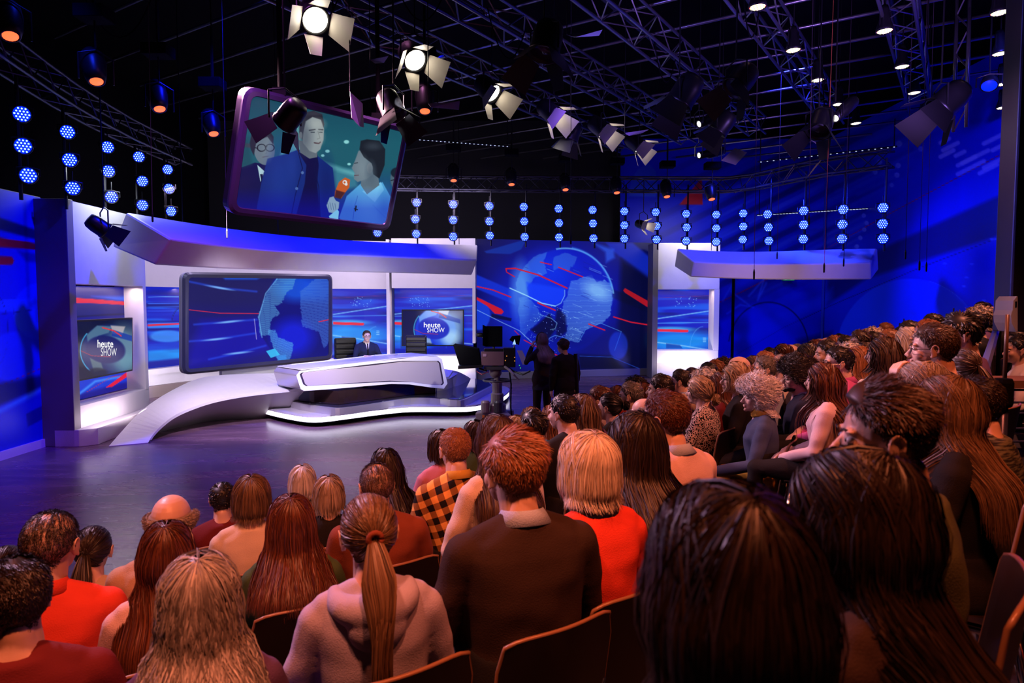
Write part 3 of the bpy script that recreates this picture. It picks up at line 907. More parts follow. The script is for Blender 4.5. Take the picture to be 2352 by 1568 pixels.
# ------------------------------------------------------------------ left wing with niche
wn = thing('set_wing', 'white left wing of the set with a lit niche and stepped base', 'set wall', (-6.5, 11, 0))
xw0, xw1, y0, y1 = -6.43, -6.50, 9.99, 12.15
def wq(y, dx=0.0): return xw0 + (xw1 - xw0) * (y - y0) / (y1 - y0) + dx
def slab(ya, yb, za, zb_, dx0, dx1):
    """block along the wing between depths, heights and x offsets from its face"""
    return [(wq(ya, dx0), ya, za), (wq(yb, dx0), yb, za), (wq(yb, dx0), yb, zb_), (wq(ya, dx0), ya, zb_),
            (wq(ya, dx1), ya, za), (wq(yb, dx1), yb, za), (wq(yb, dx1), yb, zb_), (wq(ya, dx1), ya, zb_)]
MB().hexa(slab(y0, y1, 2.40, 3.60, 0, -.5)).build('header', M_WHITE, wn)
MB().hexa(slab(y1 - .1, y1, .56, 2.40, 0, -.5)).build('jamb', M_WHITE, wn)
MB().hexa(slab(y0, y1, .25, .56, 0, -.5)).build('base', M_WHITE, wn)
MB().prism([(wq(y0), y0, .56), (wq(y1), y1, .56), (wq(y1, -.5), y1, .56), (wq(y0, -.5), y0, .56)], (0, 0, .02)).build('shelf', M_WHITE, wn)
MB().prism([(wq(y0, -.3), y0 - .05, 0), (wq(y0, .06), y0 - .05, 0), (wq(y0, .24), y0 + .12, 0), (wq(y1, .16), y1 - .1, 0), (wq(y1, -.3), y1, 0)], (0, 0, .25)).build('step', M_WHITE, wn, bevel=.006)
g = np.array([[(wq(d, -.34), d, z) for d in np.linspace(y0 + .0, y1 - .1, 150)] for z in np.linspace(2.38, .60, 130)])
paint_surface('niche_screen', g, paint_wing, M_LED, wn)
area((-6.62, 11.0, 2.37), (-6.66, 11.0, 0), 16, (1, .74, .72), 2.0, .08)
area((-6.15, 11.0, .32), (-6.5, 11.0, .5), 7, (1, .8, .9), 1.9, .06)
area((-6.15, 10.9, 4.15), (-6.6, 10.9, 2.6), 26, (.82, .88, 1), 1.2, .3)

# ------------------------------------------------------------------ curved back wall
bw = thing('curved_set_wall', 'long white curved set wall with a blue picture niche behind the desk', 'set wall', (-5.2, 16.8, 0))
KX = [296, 420, 500, 600, 680, 765, 830, 893]
KD = [14.7, 16.0, 16.6, 17.2, 17.55, 17.85, 18.1, 18.3]
def rail(z, dd, k0=0, k1=None):
    out = []
    for px, D in zip(KX[k0:k1], KD[k0:k1]):
        x = (px - CX) / FPX
        # direction away from the stage
        out.append(Vector((x * D * 1.0, D, z)) + Vector((0.12 * -1 if px < 600 else 0, 1, 0)) * dd)
    return out
def curved(name, za, zb_, d0, d1, m=M_WHITE):
    return MB().loft([rail(za, d0), rail(zb_, d0), rail(zb_, d1), rail(za, d1)]).build(name, m, bw, smooth=False)
curved('header', 2.46, 3.72, 0, .5)
curved('shelf', .50, .62, -.1, .5)
curved('base', .25, .50, .0, .5)
curved('step', 0, .25, -.25, .5, mat('brown_step', (.22, .17, .16, 1), .4))
ga, gb = rail(2.5, .36), rail(.60, .36)
g = []
for v in np.linspace(0, 1, 110):
    row = []
    for i in range(len(ga) - 1):
        for t in np.linspace(0, 1, 46, endpoint=False):
            row.append(np.array((ga[i] * (1 - t) + ga[i + 1] * t) * (1 - v) + (gb[i] * (1 - t) + gb[i + 1] * t) * v))
    row.append(np.array(ga[-1] * (1 - v) + gb[-1] * v)); g.append(row)
paint_surface('niche_screen', np.array(g), paint_niche, M_LED, bw)
pc = PD(896, 700, 18.0)
MB().box((pc.x, 18.05, 1.86), (.08, .7, 3.72)).build('post', M_WHITE, bw)
# straight panel right of the post
Dp = 17.6
rp = thing('set_wall_section', 'white set panel with blue niche screen behind the empty chair', 'set wall', (-2, Dp, 0))
xa, xb, xc = PD(900, 700, Dp).x, PD(1085, 700, Dp).x, PD(1092, 700, Dp).x
xm = (xa + xc) / 2
MB().box((xm, Dp + .3, (3.74 + 2.47) / 2), (xc - xa, .6, 3.74 - 2.47)).build('header', M_WHITE, rp)
MB().box(((xb + xc) / 2, Dp + .2, (2.47 + 1.05) / 2), (xc - xb, .4, 1.42)).build('jamb', M_WHITE, rp)
MB().box((xm, Dp + .2, .62), (xc - xa, .8, .24)).build('shelf', M_WHITE, rp, bevel=.01)
MB().box((xm, Dp + .3, .25), (xc - xa, .6, .5)).build('base', M_WHITE, rp)
g = quad_grid((xa, Dp + .4, 2.49), (xb, Dp + .4, 2.49), (xb, Dp + .4, .72), (xa, Dp + .4, .72), 150, 110)
paint_surface('niche_screen', g, paint_niche, M_LED, rp)
area((xm, Dp + .1, 2.44), (xm, Dp + .25, 0), 12, (1, .72, .66), 1.9, .08)
area((-6.9, 16.4, 2.42), (-7.1, 16.9, 0), 12, (1, .72, .6), 2.2, .08)
area((-4.2, 17.85, 2.42), (-4.2, 18.2, 0), 10, (1, .72, .66), 2.0, .08)
area((xm, Dp - .5, .4), (xm, Dp + .2, .9), 16, (1, .86, .95), 1.8, .12)
area((-4.4, 16.6, .35), (-4.6, 17.8, .8), 26, (1, .86, .95), 3.0, .12)
area((-7.0, 14.6, .35), (-7.4, 16.2, .8), 22, (.95, .86, 1), 2.0, .12)

# ------------------------------------------------------------------ monitors
def monitor(c4, depth3, painter, label, words, frame=.03, group=None, floorstand=False):
    c = [PD(p[0], p[1], d) for p, d in zip(c4, depth3)]
    tl, tr, br, bl = c
    X = (tr - tl).normalized(); Y = (tl - bl).normalized(); Nn = X.cross(Y)   # towards the room
    if Nn.dot(Vector((0, 0, CAM_H)) - tl) < 0: Nn = -Nn
    mid = (tl + tr + br + bl) / 4
    t = thing('wall_monitor', label, 'monitor', tuple(mid), group)
    e = frame
    P4 = [tl - X * e + Y * e, tr + X * e + Y * e, br + X * e - Y * e, bl - X * e - Y * e]
    MB().hexa([q - Nn * .06 for q in P4] + [q - Nn * .003 for q in P4]).build('housing', M_BLACKM, t, bevel=.004)
    paint_surface('screen', quad_grid(tl, tr, br, bl, 150, 90), painter, M_LEDDIM, t)
    n0 = tl + Nn * .004
    def onp(px, py):
        d = Vector(ray(px, py)); o_ = Vector((0, 0, CAM_H))
        return o_ + d * ((n0 - o_).dot(Nn) / d.dot(Nn))
    wm = emit('title_white', (1, 1, 1), 1.0)
    for body, (x0, y0_, x1, y1_), bold in words:
        fit_text('lettering', body, onp(x0, y1_), onp(x1, y1_), onp(x0, y0_), wm, t, bold)
    return t, mid, Nn


def fit_text(name, body, bl, br, tl, m, parent, bold):
    cu = bpy.data.curves.new(name, 'FONT'); cu.body = body; cu.offset = bold
    o = bpy.data.objects.new(name, cu); COL.objects.link(o); bpy.context.view_layer.update()
    me = bpy.data.meshes.new_from_object(o.evaluated_get(bpy.context.evaluated_depsgraph_get()))
    bpy.data.objects.remove(o)
    xs_ = [v.co.x for v in me.vertices]; ys_ = [v.co.y for v in me.vertices]
    x0, x1, y0_, y1_ = min(xs_), max(xs_), min(ys_), max(ys_)
    for v in me.vertices:
        a = (v.co.x - x0) / (x1 - x0); b = (v.co.y - y0_) / (y1_ - y0_)
        v.co = bl + (br - bl) * a + (tl - bl) * b
    me.materials.clear()
    return link(name, me, m, parent)


t, mid, nn = monitor([(172, 740), (303, 733), (303, 848), (172, 873)], [10.3, 11.85, 11.85, 10.3], paint_monitor(247, 800, 1.2, True),
        'dark framed monitor with the show title in the left wing niche', [('heute', (224, 780, 260, 798), .010), ('SHOW', (232, 799, 268, 817), -.008)])
MB().tube([mid - nn * .05, mid - nn * .26], .04).build('wall_mount', M_BLACKM, t)
t, mid, nn = monitor([(925, 713), (1063, 713), (1063, 792), (925, 792)], [17.7] * 4, paint_monitor(1000, 752, .95, False),
        'bright monitor with the show title behind the empty black chair', [('heute', (973.5, 740, 1011.5, 751.5), .012), ('SHOW', (981, 752.3, 1021, 763), -.006)])
MB().tube([mid - nn * .05, mid - nn * .32], .04).build('wall_mount', M_BLACKM, t)

# big framed screen in front of the wall
big = [PD(418, 624, 13.4), PD(763, 630, 15.9), PD(763, 826, 15.9), PD(418, 861, 13.4)]
tl, tr, br, bl = big
bs = thing('presenter_screen', 'large grey framed screen with a half globe left of the presenter', 'screen', tuple((bl + br) / 2 - Vector((0, 0, .4))))
X = (tr - tl).normalized(); Z = Vector((0, 0, 1)); Nn = X.cross(Z).normalized()
if Nn.y > 0: Nn = -Nn
outer = rounded(*big, .16)
MB().prism([q - Nn * .14 for q in outer], Nn * .13).build('housing', M_WHITE, bs)
e = .045
inner = rounded(tl + X * e - Z * e, tr - X * e - Z * e, br - X * e + Z * e, bl + X * e + Z * e, .13)
e2 = .11
inner2 = rounded(tl + X * e2 - Z * e2, tr - X * e2 - Z * e2, br - X * e2 + Z * e2, bl + X * e2 + Z * e2, .07)
MB().loft([[a + Nn * .01 for a in outer + outer[:1]], [a + Nn * .05 for a in inner + inner[:1]], [a + Nn * .05 for a in inner2 + inner2[:1]], [a - Nn * .0 for a in inner2 + inner2[:1]]], closed=False).build('bezel', mat('grey_bezel', (.10, .10, .115, 1), .3, .3), bs, smooth=False)
e3 = .10
g = quad_grid(tl + X * e3 - Z * e3 + Nn * .02, tr - X * e3 - Z * e3 + Nn * .02, br - X * e3 + Z * e3 + Nn * .02, bl + X * e3 + Z * e3 + Nn * .02, 300, 200)
paint_surface('picture', g, paint_big_screen, M_LEDDIM, bs)
mc = (tl + br) / 2
for s in (-.9, .9):
    MB().tube([mc - Nn * .12 + X * s, mc - Nn * 1.2 + X * s * .9], .05).build('support_arm', M_WHITE, bs)
MB().box(((bl + br) / 2 - Nn * .3 - Z * .28), (1.6, .12, .56), math.atan2(X.y, X.x)).build('foot_panel', M_WHITE, bs)
zf = ((bl + br) / 2).z
MB().box(Vector((((bl + br) / 2).x, ((bl + br) / 2).y, 0)) - Nn * .3 + Z * (zf / 2 - .1), (1.2, .3, zf - .2), math.atan2(X.y, X.x)).build('pedestal', M_WHITE, bs)

# ------------------------------------------------------------------ hanging beams
def beam(name, label, rails, m=M_WHITE, hang=()):
    t = thing(name, label, 'hanging beam', tuple(sum((Vector(r[0]) for r in rails), Vector()) / 4))
    o = MB().loft(rails).build('body', m, t, bevel=.03)
    for p in hang:
        MB().tube([p, (p[0], p[1], 7.5)], .008, 5).build('suspension_wire', M_BLACKM, t)
    return t
def smooth_rail(pts, n=22):
    pts = [Vector(p) for p in pts]
    a = np.array([tuple(p) for p in pts]); t = np.linspace(0, 1, len(pts)); q = np.linspace(0, 1, n)
    out = np.zeros((n, 3))
    for k in range(3):
        co = np.polyfit(t, a[:, k], min(3, len(pts) - 1)); out[:, k] = np.polyval(co, q)
    return [Vector(r) for r in out]
Bd = [9.4, 10.2, 11.0, 12.5, 13.7, 15.7]
Bp = [(397, 548), (520, 565), (640, 575), (800, 583), (910, 590), (1100, 597)]
Ap = [(290, 487), (470, 516), (600, 534), (790, 550), (910, 556), (1100, 562)]
Cp = [(358, 608), (500, 617), (630, 621), (795, 624), (900, 628), (1087, 632)]
rB = smooth_rail([PD(p[0], p[1], d) for p, d in zip(Bp, Bd)])
rA = smooth_rail([PD(p[0], p[1], d + .85) for p, d in zip(Ap, Bd)])
rC = smooth_rail([PD(p[0], p[1], d + .1) for p, d in zip(Cp, Bd)])
rD = smooth_rail([PD(p[0], p[1], d) + Vector((-.0, .0, 0)) for p, d in zip([(257, 566), (420, 590), (560, 600), (750, 606), (900, 612), (1085, 618)], [d + .95 for d in Bd])])
beam('curved_header_beam', 'long white curved beam hung above the desk, its upper face blue', [rA, rB, rC, rD],
     hang=[tuple(rA[3]), tuple(rA[9]), tuple(rA[15]), tuple(rA[20])])
Dd = [15.0, 14.8, 14.6, 14.4, 14.4]
Bp = [(1593, 600), (1700, 605), (1800, 606), (1900, 604.5), (2000, 603)]
Ap = [(1555, 570), (1680, 577), (1790, 575.5), (1900, 572.5), (2015, 570)]
Cp = [(1586, 636.5), (1700, 641), (1800, 642.5), (1900, 642.5), (2001, 642)]
Dp_ = [(1549, 612), (1670, 618), (1790, 622), (1900, 622), (2018, 620)]
r4 = [smooth_rail([PD(p[0], p[1], d + dd) for p, d in zip(q, Dd)], 14) for q, dd in ((Ap, .8), (Bp, 0), (Cp, .1), (Dp_, .9))]
beam('right_header_beam', 'shorter white beam hung in front of the right blue wall', r4, hang=[tuple(r4[0][2]), tuple(r4[0][11])])
bpy.data.objects['right_header_beam'].name = 'short_header_beam'

# ------------------------------------------------------------------ curved low bench (sweeps from the floor up behind the desk)
bn = thing('curved_bench', 'low white curved bench that sweeps up from the floor and passes behind the desk', 'bench', (-5, 11.5, 0))
outer_px = [(250, 1024, .01), (285, 984, .14), (320, 946, .30), (360, 916, .44), (400, 893, .55), (450, 869, .66), (500, 861, .72), (570, 858, .74), (640, 857, .75), (740, 851, .76), (850, 845, .78), (950, 842, .78), (1040, 848, .72), (1070, 861, .5), (1095, 879, .12)]
inner_px = [(340, 1016, .01), (352, 996, .10), (372, 975, .22), (400, 953, .33), (440, 935, .42), (490, 918, .50), (560, 905, .55), (640, 896, .58), (720, 890, .60), (800, 886, .60), (880, 884, .60), (960, 876, .60), (1028, 864, .58), (1060, 866, .40), (1094, 880, .08)]
ro = [PZ(*q) for q in outer_px]; ri = [PZ(*q) for q in inner_px]
for k in range(8, 13):
    ri[k] = PD(inner_px[k][0], inner_px[k][1], ro[k].y - .8 if k < 12 else ro[k].y - .5)
def sm(l, it=2):
    l = [v.copy() for v in l]
    for _ in range(it):
        o2 = [l[0]]
        for a, b in zip(l[:-1], l[1:]):
            o2 += [a * .75 + b * .25, a * .25 + b * .75]
        o2.append(l[-1]); l = o2
    return l
ro, ri = sm(ro), sm(ri)
th = Vector((0, 0, -.045))
MB().loft([ro, ri, [p + (th if p.z > .06 else Vector((0, 0, -.01))) for p in ri], [p + (th if p.z > .06 else Vector((0, 0, -.01))) for p in ro]]).build('top_band', M_WHITE, bn, smooth=False)
fo = [p + Vector((0, 0, -.04)) if p.z > .06 else Vector((p.x, p.y, .0)) for p in ri]
fi = [Vector((p.x + (q.x - p.x) * .45, p.y + (q.y - p.y) * .45, 0)) for p, q in zip(ri, ro)]
ft = [Vector((q.x, q.y, max(q.z - .05, 0))) for q in ro]
MB().loft([fo, fi], closed=False).build('front_fascia', mat('bench_fascia_shade', (.42, .37, .38, 1), .45), bn, smooth=True)  # white bench; shade of the undercut is put into this darker tone
fb = [Vector((p.x, p.y, 0)) for p in ro]
MB().loft([ft, fb], closed=False).build('back_fascia', M_WHITE, bn, smooth=True)

# ------------------------------------------------------------------ stage platform and desk
pf = thing('stage_platform', 'two-tier stage platform with a white light strip round its edge', 'platform', (-2.6, 13.4, 0))
zp = .20
opx = [(592, 926), (600, 934), (640, 944), (690, 953), (715, 955), (745, 954), (800, 947), (855, 940), (900, 935), (935, 932), (980, 931.5), (1040, 932), (1085, 931), (1120, 924), (1153, 911), (1170, 898), (1170, 891), (1158, 886), (1130, 884), (1080, 876), (900, 872), (700, 900), (640, 908), (600, 916)]
def chaikin(l, it=1):
    for _ in range(it):
        o2 = []
        for i in range(len(l)):
            a, b = l[i], l[(i + 1) % len(l)]
            o2 += [a * .75 + b * .25, a * .25 + b * .75]
        l = o2
    return l
op = chaikin([PZ(x, y, zp) for x, y in opx])
cen = sum(op, Vector()) / len(op)
def inset(poly, k): return [p + (cen - p).normalized() * k for p in poly]
MB().prism([p + Vector((0, 0, -.03)) for p in op], (0, 0, .03)).build('lower_deck', mat('glossy_white_deck', (.62, .58, .64, 1), .12, coat=.5), pf)
MB().loft([[p + Vector((0, 0, z)) for p in inset(op, k) + inset(op, k)[:1]] for z, k in ((-.03, .012), (-.115, .012))], closed=False).build('light_strip', emit('strip_light', (.88, .84, 1.0), 3.2, True), pf)
MB().prism([Vector((p.x, p.y, .07)) for p in inset(op, .02)], (0, 0, .1)).build('rim', M_BLACKM, pf)
MB().prism([Vector((p.x, p.y, .0)) for p in inset(op, .14)], (0, 0, .08)).build('kick_base', M_BLACK, pf)
zu = .33
upx = [(648, 911), (660, 918), (700, 927), (755, 935), (775, 936), (795, 934), (860, 925), (920, 915), (952, 912), (1000, 913), (1045, 917.5), (1062, 918), (1080, 911), (1110, 896), (1140, 880), (1080, 866), (900, 866), (720, 890)]
up = chaikin([PZ(x, y, zu) for x, y in upx]); cen = sum(up, Vector()) / len(up)
MB().prism([Vector((p.x, p.y, zp - .01)) for p in up], (0, 0, zu - zp)).build('upper_deck', M_SATIN, pf)
MB().prism([Vector((p.x, p.y, zu - .01)) for p in inset(up, .05)], (0, 0, .014)).build('deck_surface', mat('glossy_dark_deck', (.03, .03, .05, 1), .08, coat=.6), pf)

dk = thing('presenter_desk', 'large white and silver presenter desk with an inset lit front panel', 'desk', (-2.8, 12.6, zu))
def fq(px, py, k):
    """point on the leaning front face, k 0 left .. 1 right"""
    px0 = 682 + 346 * k
    return PD(px, py, 1 / (1 / 11.5 + (1 / 13.1 - 1 / 11.5) * (px0 - 682) / 346))
rim = [(690, 851), (760, 841), (850, 831), (925, 823), (965, 819), (1005, 818), (1015, 824), (1021, 850), (1028, 880), (1020, 892), (990, 889), (940, 882), (900, 881), (840, 886), (760, 893), (700, 897), (692, 893), (687, 878), (682, 861)]
ins = [(694, 855), (760, 847), (850, 836), (925, 828), (960, 828), (1007, 828), (1012, 833), (1016, 856), (1020, 879), (1016, 884), (990, 883), (945, 877), (900, 876), (840, 879), (760, 883), (703, 886), (697, 882), (692, 868), (689, 859)]
k_of = lambda x: (x - 682) / 346
def fr(pl, push=0.0):
    return [fq(x, y, k_of(x)) + Vector((0, -push, 0)) for x, y in pl]
fN = Vector((.25, -1, 0)).normalized()
front = fr(rim)
back_off = Vector((-.62, .62, 0))
# hollow sleeve body: outer shell runs back from the rim
MB().prism(front, back_off).build('body', mat('brushed_silver', (.50, .46, .50, 1), .25, .5, bump=.02, bscale=300, stretch=(1, 1, 12)), dk, smooth=False, bevel=.02)
inn = fr(ins)
loop = lambda l: l + l[:1]
MB().loft([loop([p + Vector((0, -.004, 0)) for p in front]), loop([p + Vector((0, -.03, 0)) for p in front]), loop([p + Vector((0, -.03, 0)) for p in inn]), loop([p + Vector((0, -.002, 0)) for p in inn])], closed=False).build('front_rim', mat('glossy_white', (.78, .77, .84, 1), .2), dk)
cI = sum(inn, Vector()) / len(inn)
inn2 = [p + (cI - p).normalized() * .035 for p in inn]
MB().loft([loop([p + Vector((0, -.012, 0)) for p in inn]), loop([p + Vector((0, -.012, 0)) for p in inn2])], closed=False).build('shadow_gap', mat('dark_gap', (.03, .02, .05, 1), .4), dk)
MB().prism([p + Vector((0, -.01, 0)) for p in inn2], Vector((0, -.012, 0))).build('front_panel', mat('desk_panel', (.60, .52, .60, 1), .3, .35), dk, bevel=.004)
topb = [fq(692, 850, 0) + Vector((0, 0, .0)), fq(925, 822, .70), fq(1008, 817, .94)]
tb = [p + Vector((-.62, .62, 0)) for p in topb]
MB().prism(topb + tb[::-1], (0, 0, .012)).build('table_top', mat('glossy_white', (.78, .77, .84, 1), .2), dk, bevel=.004)
# dark foot of the desk
pl = [PZ(687, 919, zu + .01), PZ(722, 924, zu + .01), PZ(778, 929, zu + .01), PZ(952, 905, zu + .01), PZ(1000, 903, zu + .01), PZ(1005, 890, zu + .01), PZ(720, 905, zu + .01)]
MB().prism(pl, (0, 0, .24)).build('plinth', mat('plinth_gloss', (.025, .012, .012, 1), .12, coat=.5), dk)
MB().prism([PZ(686, 920, zu + .01), PZ(722, 923.5, zu + .01), PZ(726, 915, zu + .01), PZ(690, 912, zu + .01)], (0, 0, .235)).build('plinth_end', mat('plinth_grey', (.05, .06, .08, 1), .35), dk)
area(tuple(cI + Vector((.3, -1.6, .9))), tuple(cI), 34, (1, .93, .98), 2.2, .3)


# ------------------------------------------------------------------ executive chairs
def exec_chair(name, label, c, w, h, rz):
    t = thing(name, label, 'chair', (c.x, c.y, zu))
    base = Vector((c.x, c.y, zu))
    M = Matrix.Rotation(rz, 3, 'Z')
    L_ = M_LEATHER = mat('black_leather', (.012, .011, .011, 1), .35, bump=.05, bscale=90)
    W = lambda x, y, z: base + M @ Vector((x, y, z))
    zt = c.z
    z_s = zu + .46
    MB().box(W(0, 0, .44), (w, .5, .10), rz).build('seat', L_, t, bevel=.03)
    MB().box(W(0, .25, (zt - zu + .48) / 2), (w, .07, zt - z_s - .02), rz).build('backrest', L_, t, bevel=.03)
    n = 5
    for i in range(n):
        z1 = .52 + (zt - zu - .54) * (i + .5) / n
        MB().box(W(0, .21, z1), (w * .96, .06, (zt - zu - .54) / n * .86), rz).build('cushion_roll', L_, t, bevel=.02)
    for s in (-1, 1):
        MB().tube([W(s * w * .54, .2, .66), W(s * w * .56, -.15, .66), W(s * w * .5, -.18, .46)], .018, 6).build('armrest', M_CHROME, t)
    MB().tube([W(0, 0, .06), W(0, 0, .40)], .03, 8).build('gas_column', M_CHROME, t)
    for k in range(5):
        a = 2 * PI * k / 5
        MB().tube([W(0, 0, .07), W(.28 * math.cos(a), .28 * math.sin(a), .035)], .022, 6).build('base_leg', M_CHROME, t)
    return t
exec_chair('office_chair', 'high black leather chair behind the seated presenter', PD(800, 777, 13.6), .44, 1, R(28))
exec_chair('office_chair', 'empty black leather chair with ribbed back right of the presenter', PD(952, 771, 14.0), .44, 1, R(0))
# ------------------------------------------------------------------ people: canonical meshes
V = Vector


def add_ell(mb, c, r, nu=16, nv=10, M=None):
    b = len(mb.v); c = V(c)
    M = M or Matrix.Identity(3)
    mb.v.append(tuple(c + M @ V((0, 0, r[2]))))
    for i in range(1, nv):
        ph = PI * i / nv
        for k in range(nu):
            th = 2 * PI * k / nu
            mb.v.append(tuple(c + M @ V((r[0] * math.sin(ph) * math.cos(th), r[1] * math.sin(ph) * math.sin(th), r[2] * math.cos(ph)))))
    mb.v.append(tuple(c + M @ V((0, 0, -r[2]))))
    last = len(mb.v) - 1
    for k in range(nu):
        k2 = (k + 1) % nu
        mb.f.append((b, b + 1 + k, b + 1 + k2))
        mb.f.append((last, b + 1 + (nv - 2) * nu + k2, b + 1 + (nv - 2) * nu + k))
    for i in range(nv - 2):
        for k in range(nu):
            k2 = (k + 1) % nu
            mb.f.append((b + 1 + i * nu + k, b + 1 + (i + 1) * nu + k, b + 1 + (i + 1) * nu + k2, b + 1 + i * nu + k2))


def limb(mb, pts, rs, n=12):
    mb.tube(pts, list(rs), n)
    for p, r in zip(pts, rs):
        add_ell(mb, p, (r, r, r), n, 8)


def voxel(mb, size, smooth=2, name='tmp'):
    me = bpy.data.meshes.new(name); me.from_pydata(mb.v, [], mb.f)
    bm = bmesh.new(); bm.from_mesh(me); bmesh.ops.recalc_face_normals(bm, faces=bm.faces); bm.to_mesh(me); bm.free()
    o = bpy.data.objects.new(name, me); COL.objects.link(o)
    md = o.modifiers.new('r', 'REMESH'); md.mode = 'VOXEL'; md.voxel_size = size; md.use_smooth_shade = True
    if smooth:
        s = o.modifiers.new('s', 'SMOOTH'); s.factor = 0.5; s.iterations = smooth
    bpy.context.view_layer.update()
    dg = bpy.context.evaluated_depsgraph_get()
    out = bpy.data.meshes.new_from_object(o.evaluated_get(dg))
    bpy.data.objects.remove(o)
    co = np.zeros(len(out.vertices) * 3, np.float32); out.vertices.foreach_get('co', co)
    faces = [tuple(p.vertices) for p in out.polygons]
    return co.reshape(-1, 3).astype(float), faces


def mesh_np(name, parts):
    """join (coords, faces) pieces into one smooth mesh"""
    vs, fs, n = [], [], 0
    for c, f in parts:
        vs.append(c); fs += [tuple(i + n for i in q) for q in f]; n += len(c)
    me = bpy.data.meshes.new(name); me.from_pydata(np.concatenate(vs).tolist(), [], fs)
    me.polygons.foreach_set('use_smooth', [True] * len(me.polygons))
    return me


HC = V((0, .03, 1.165))      # head centre (eye level) of the seated figure
NP = V((0, -.012, 1.06))      # neck pivot


def head_geo(female=False, vox=.0046):
    mb = MB(); w = .95 if female else 1.0
    E = lambda c, r, M=None: add_ell(mb, V((c[0] * w, c[1], c[2])), (r[0] * w, r[1], r[2]), 20, 14, M)
    E((0, -.012, .028), (.076, .096, .087))
    E((0, .030, -.025), (.059, .062, .078))
    E((0, .034, -.072), (.046, .050, .036))
    E((0, .072, -.092), (.020, .018, .017))
    for s in (-1, 1):
        E((s * .034, .056, -.028), (.026, .026, .028))
        E((s * .030, .080, .021), (.022, .011, .007))
        # ear
        Me = Matrix.Rotation(s * R(-22), 3, 'Z')
        E((s * .077, -.004, -.008), (.006, .018, .031), Me)
        ring = [V((s * (.083 + .004 * math.sin(a)), -.006 + .017 * math.cos(a), -.004 + .029 * math.sin(a))) for a in np.linspace(-.9, 3.6, 9)]
        mb.tube(ring, .0042, 6)
        E((s * .080, .006, -.034), (.005, .008, .009))
        E((s * .010, .104, -.036), (.008, .008, .007))
    mb.tube([V((0, .080, .012)), V((0, .098, -.012)), V((0, .112, -.032)), V((0, .098, -.042))], [.008, .009, .0125, .009], 8)
    E((0, .090, -.057), (.023, .009, .0055)); E((0, .088, -.067), (.020, .009, .006))
    r = .049 if female else .057
    mb.tube([V((0, -.012, -.03)), V((0, -.022, -.075)), V((0, -.032, -.12)), V((0, -.038, -.17))], [r * 1.02, r, r * 1.05, r * 1.35], 20)
    co, f = voxel(mb, vox, 3)
    return co, f


def hand_geo(w, d, up, side, curl=.5, vox=.0046, s=1.0):
    """w wrist point, d pointing direction, up back-of-hand normal"""
    d = V(d).normalized(); up = V(up); up = (up - d * up.dot(d)).normalized(); x = d.cross(up) * side
    w = V(w); mb = MB()
    P = lambda a, b, c: w + (x * a + d * b + up * c) * s
    add_ell(mb, P(0, .045, 0), (.001, .001, .001))
    mb.hexa([P(-.030, -.01, -.012), P(.030, -.01, -.012), P(.040, .085, -.010), P(-.038, .085, -.010), P(-.026, -.01, .012), P(.026, -.01, .012), P(.036, .085, .010), P(-.034, .085, .010)])
    limb(mb, [P(0, -.05, 0), P(0, .01, 0)], [.026 * s, .026 * s], 10)
    for i, (a, L) in enumerate(((-.031, .062), (-.011, .076), (.010, .082), (.030, .074))):
        p = P(a, .082, 0); ang = 0.0; pts = [p]; q = p.copy()
        for k in range(3):
            ang += curl * (.55 + .25 * k)
            q = q + (d * math.cos(ang) - up * math.sin(ang)) * (L * (.45, .32, .25)[k]) * s
            pts.append(q.copy())
        limb(mb, pts, [.0092 * s, .0086 * s, .0080 * s, .0070 * s], 8)
    limb(mb, [P(.026, .015, -.004), P(.052, .045, -.014), P(.058, .075, -.024), P(.052, .098, -.032)], [.012 * s, .011 * s, .0095 * s, .008 * s], 8)
    return voxel(mb, vox * s, 1)


POSES = {
    'lap': dict(el=(.245, .03, .70), wr=(.075, .27, .60), hd=(-.55, .55, -.35), hu=(.1, .4, 1), curl=.5),
    'lapwide': dict(el=(.25, .05, .70), wr=(.14, .33, .61), hd=(-.1, 1, -.15), hu=(.1, .1, 1), curl=.25),
    'chin': dict(el=(.25, .05, .70), wr=(.12, .30, .61), hd=(-.3, 1, -.15), hu=(.1, .1, 1), curl=.3, side2=-1, el2=(.23, .20, .76), wr2=(.085, .205, .985), hd2=(-.25, -.15, .95), hu2=(.5, .8, .1), curl2=.75),
    'stand': dict(el=(.235, -.04, .70), wr=(.225, .03, .47), hd=(-.05, .15, -1), hu=(1, 0, 0), curl=.4),
    'standear': dict(el=(.235, -.04, .70), wr=(.215, .05, .47), hd=(-.05, .15, -1), hu=(1, 0, 0), curl=.4, side2=-1, el2=(.25, .14, .80), wr2=(.125, .14, 1.04), hd2=(-.2, -.25, 1), hu2=(1, .2, 0), curl2=.5),
    'desk': dict(el=(.27, .12, .72), wr=(.075, .36, .755), hd=(-.75, .5, -.05), hu=(.35, .3, 1), curl=.7),
}


def body_joints(pose, female, stand=False):
    s = .92 if female else 1.0
    J = {}
    if not stand:
        J['leg'] = [V((.085, -.02, .54)), V((.125, .43, .53)), V((.125, .43, .30)), V((.125, .44, .09))]
        J['toe'] = V((.14, .58, .035))
    return J, s


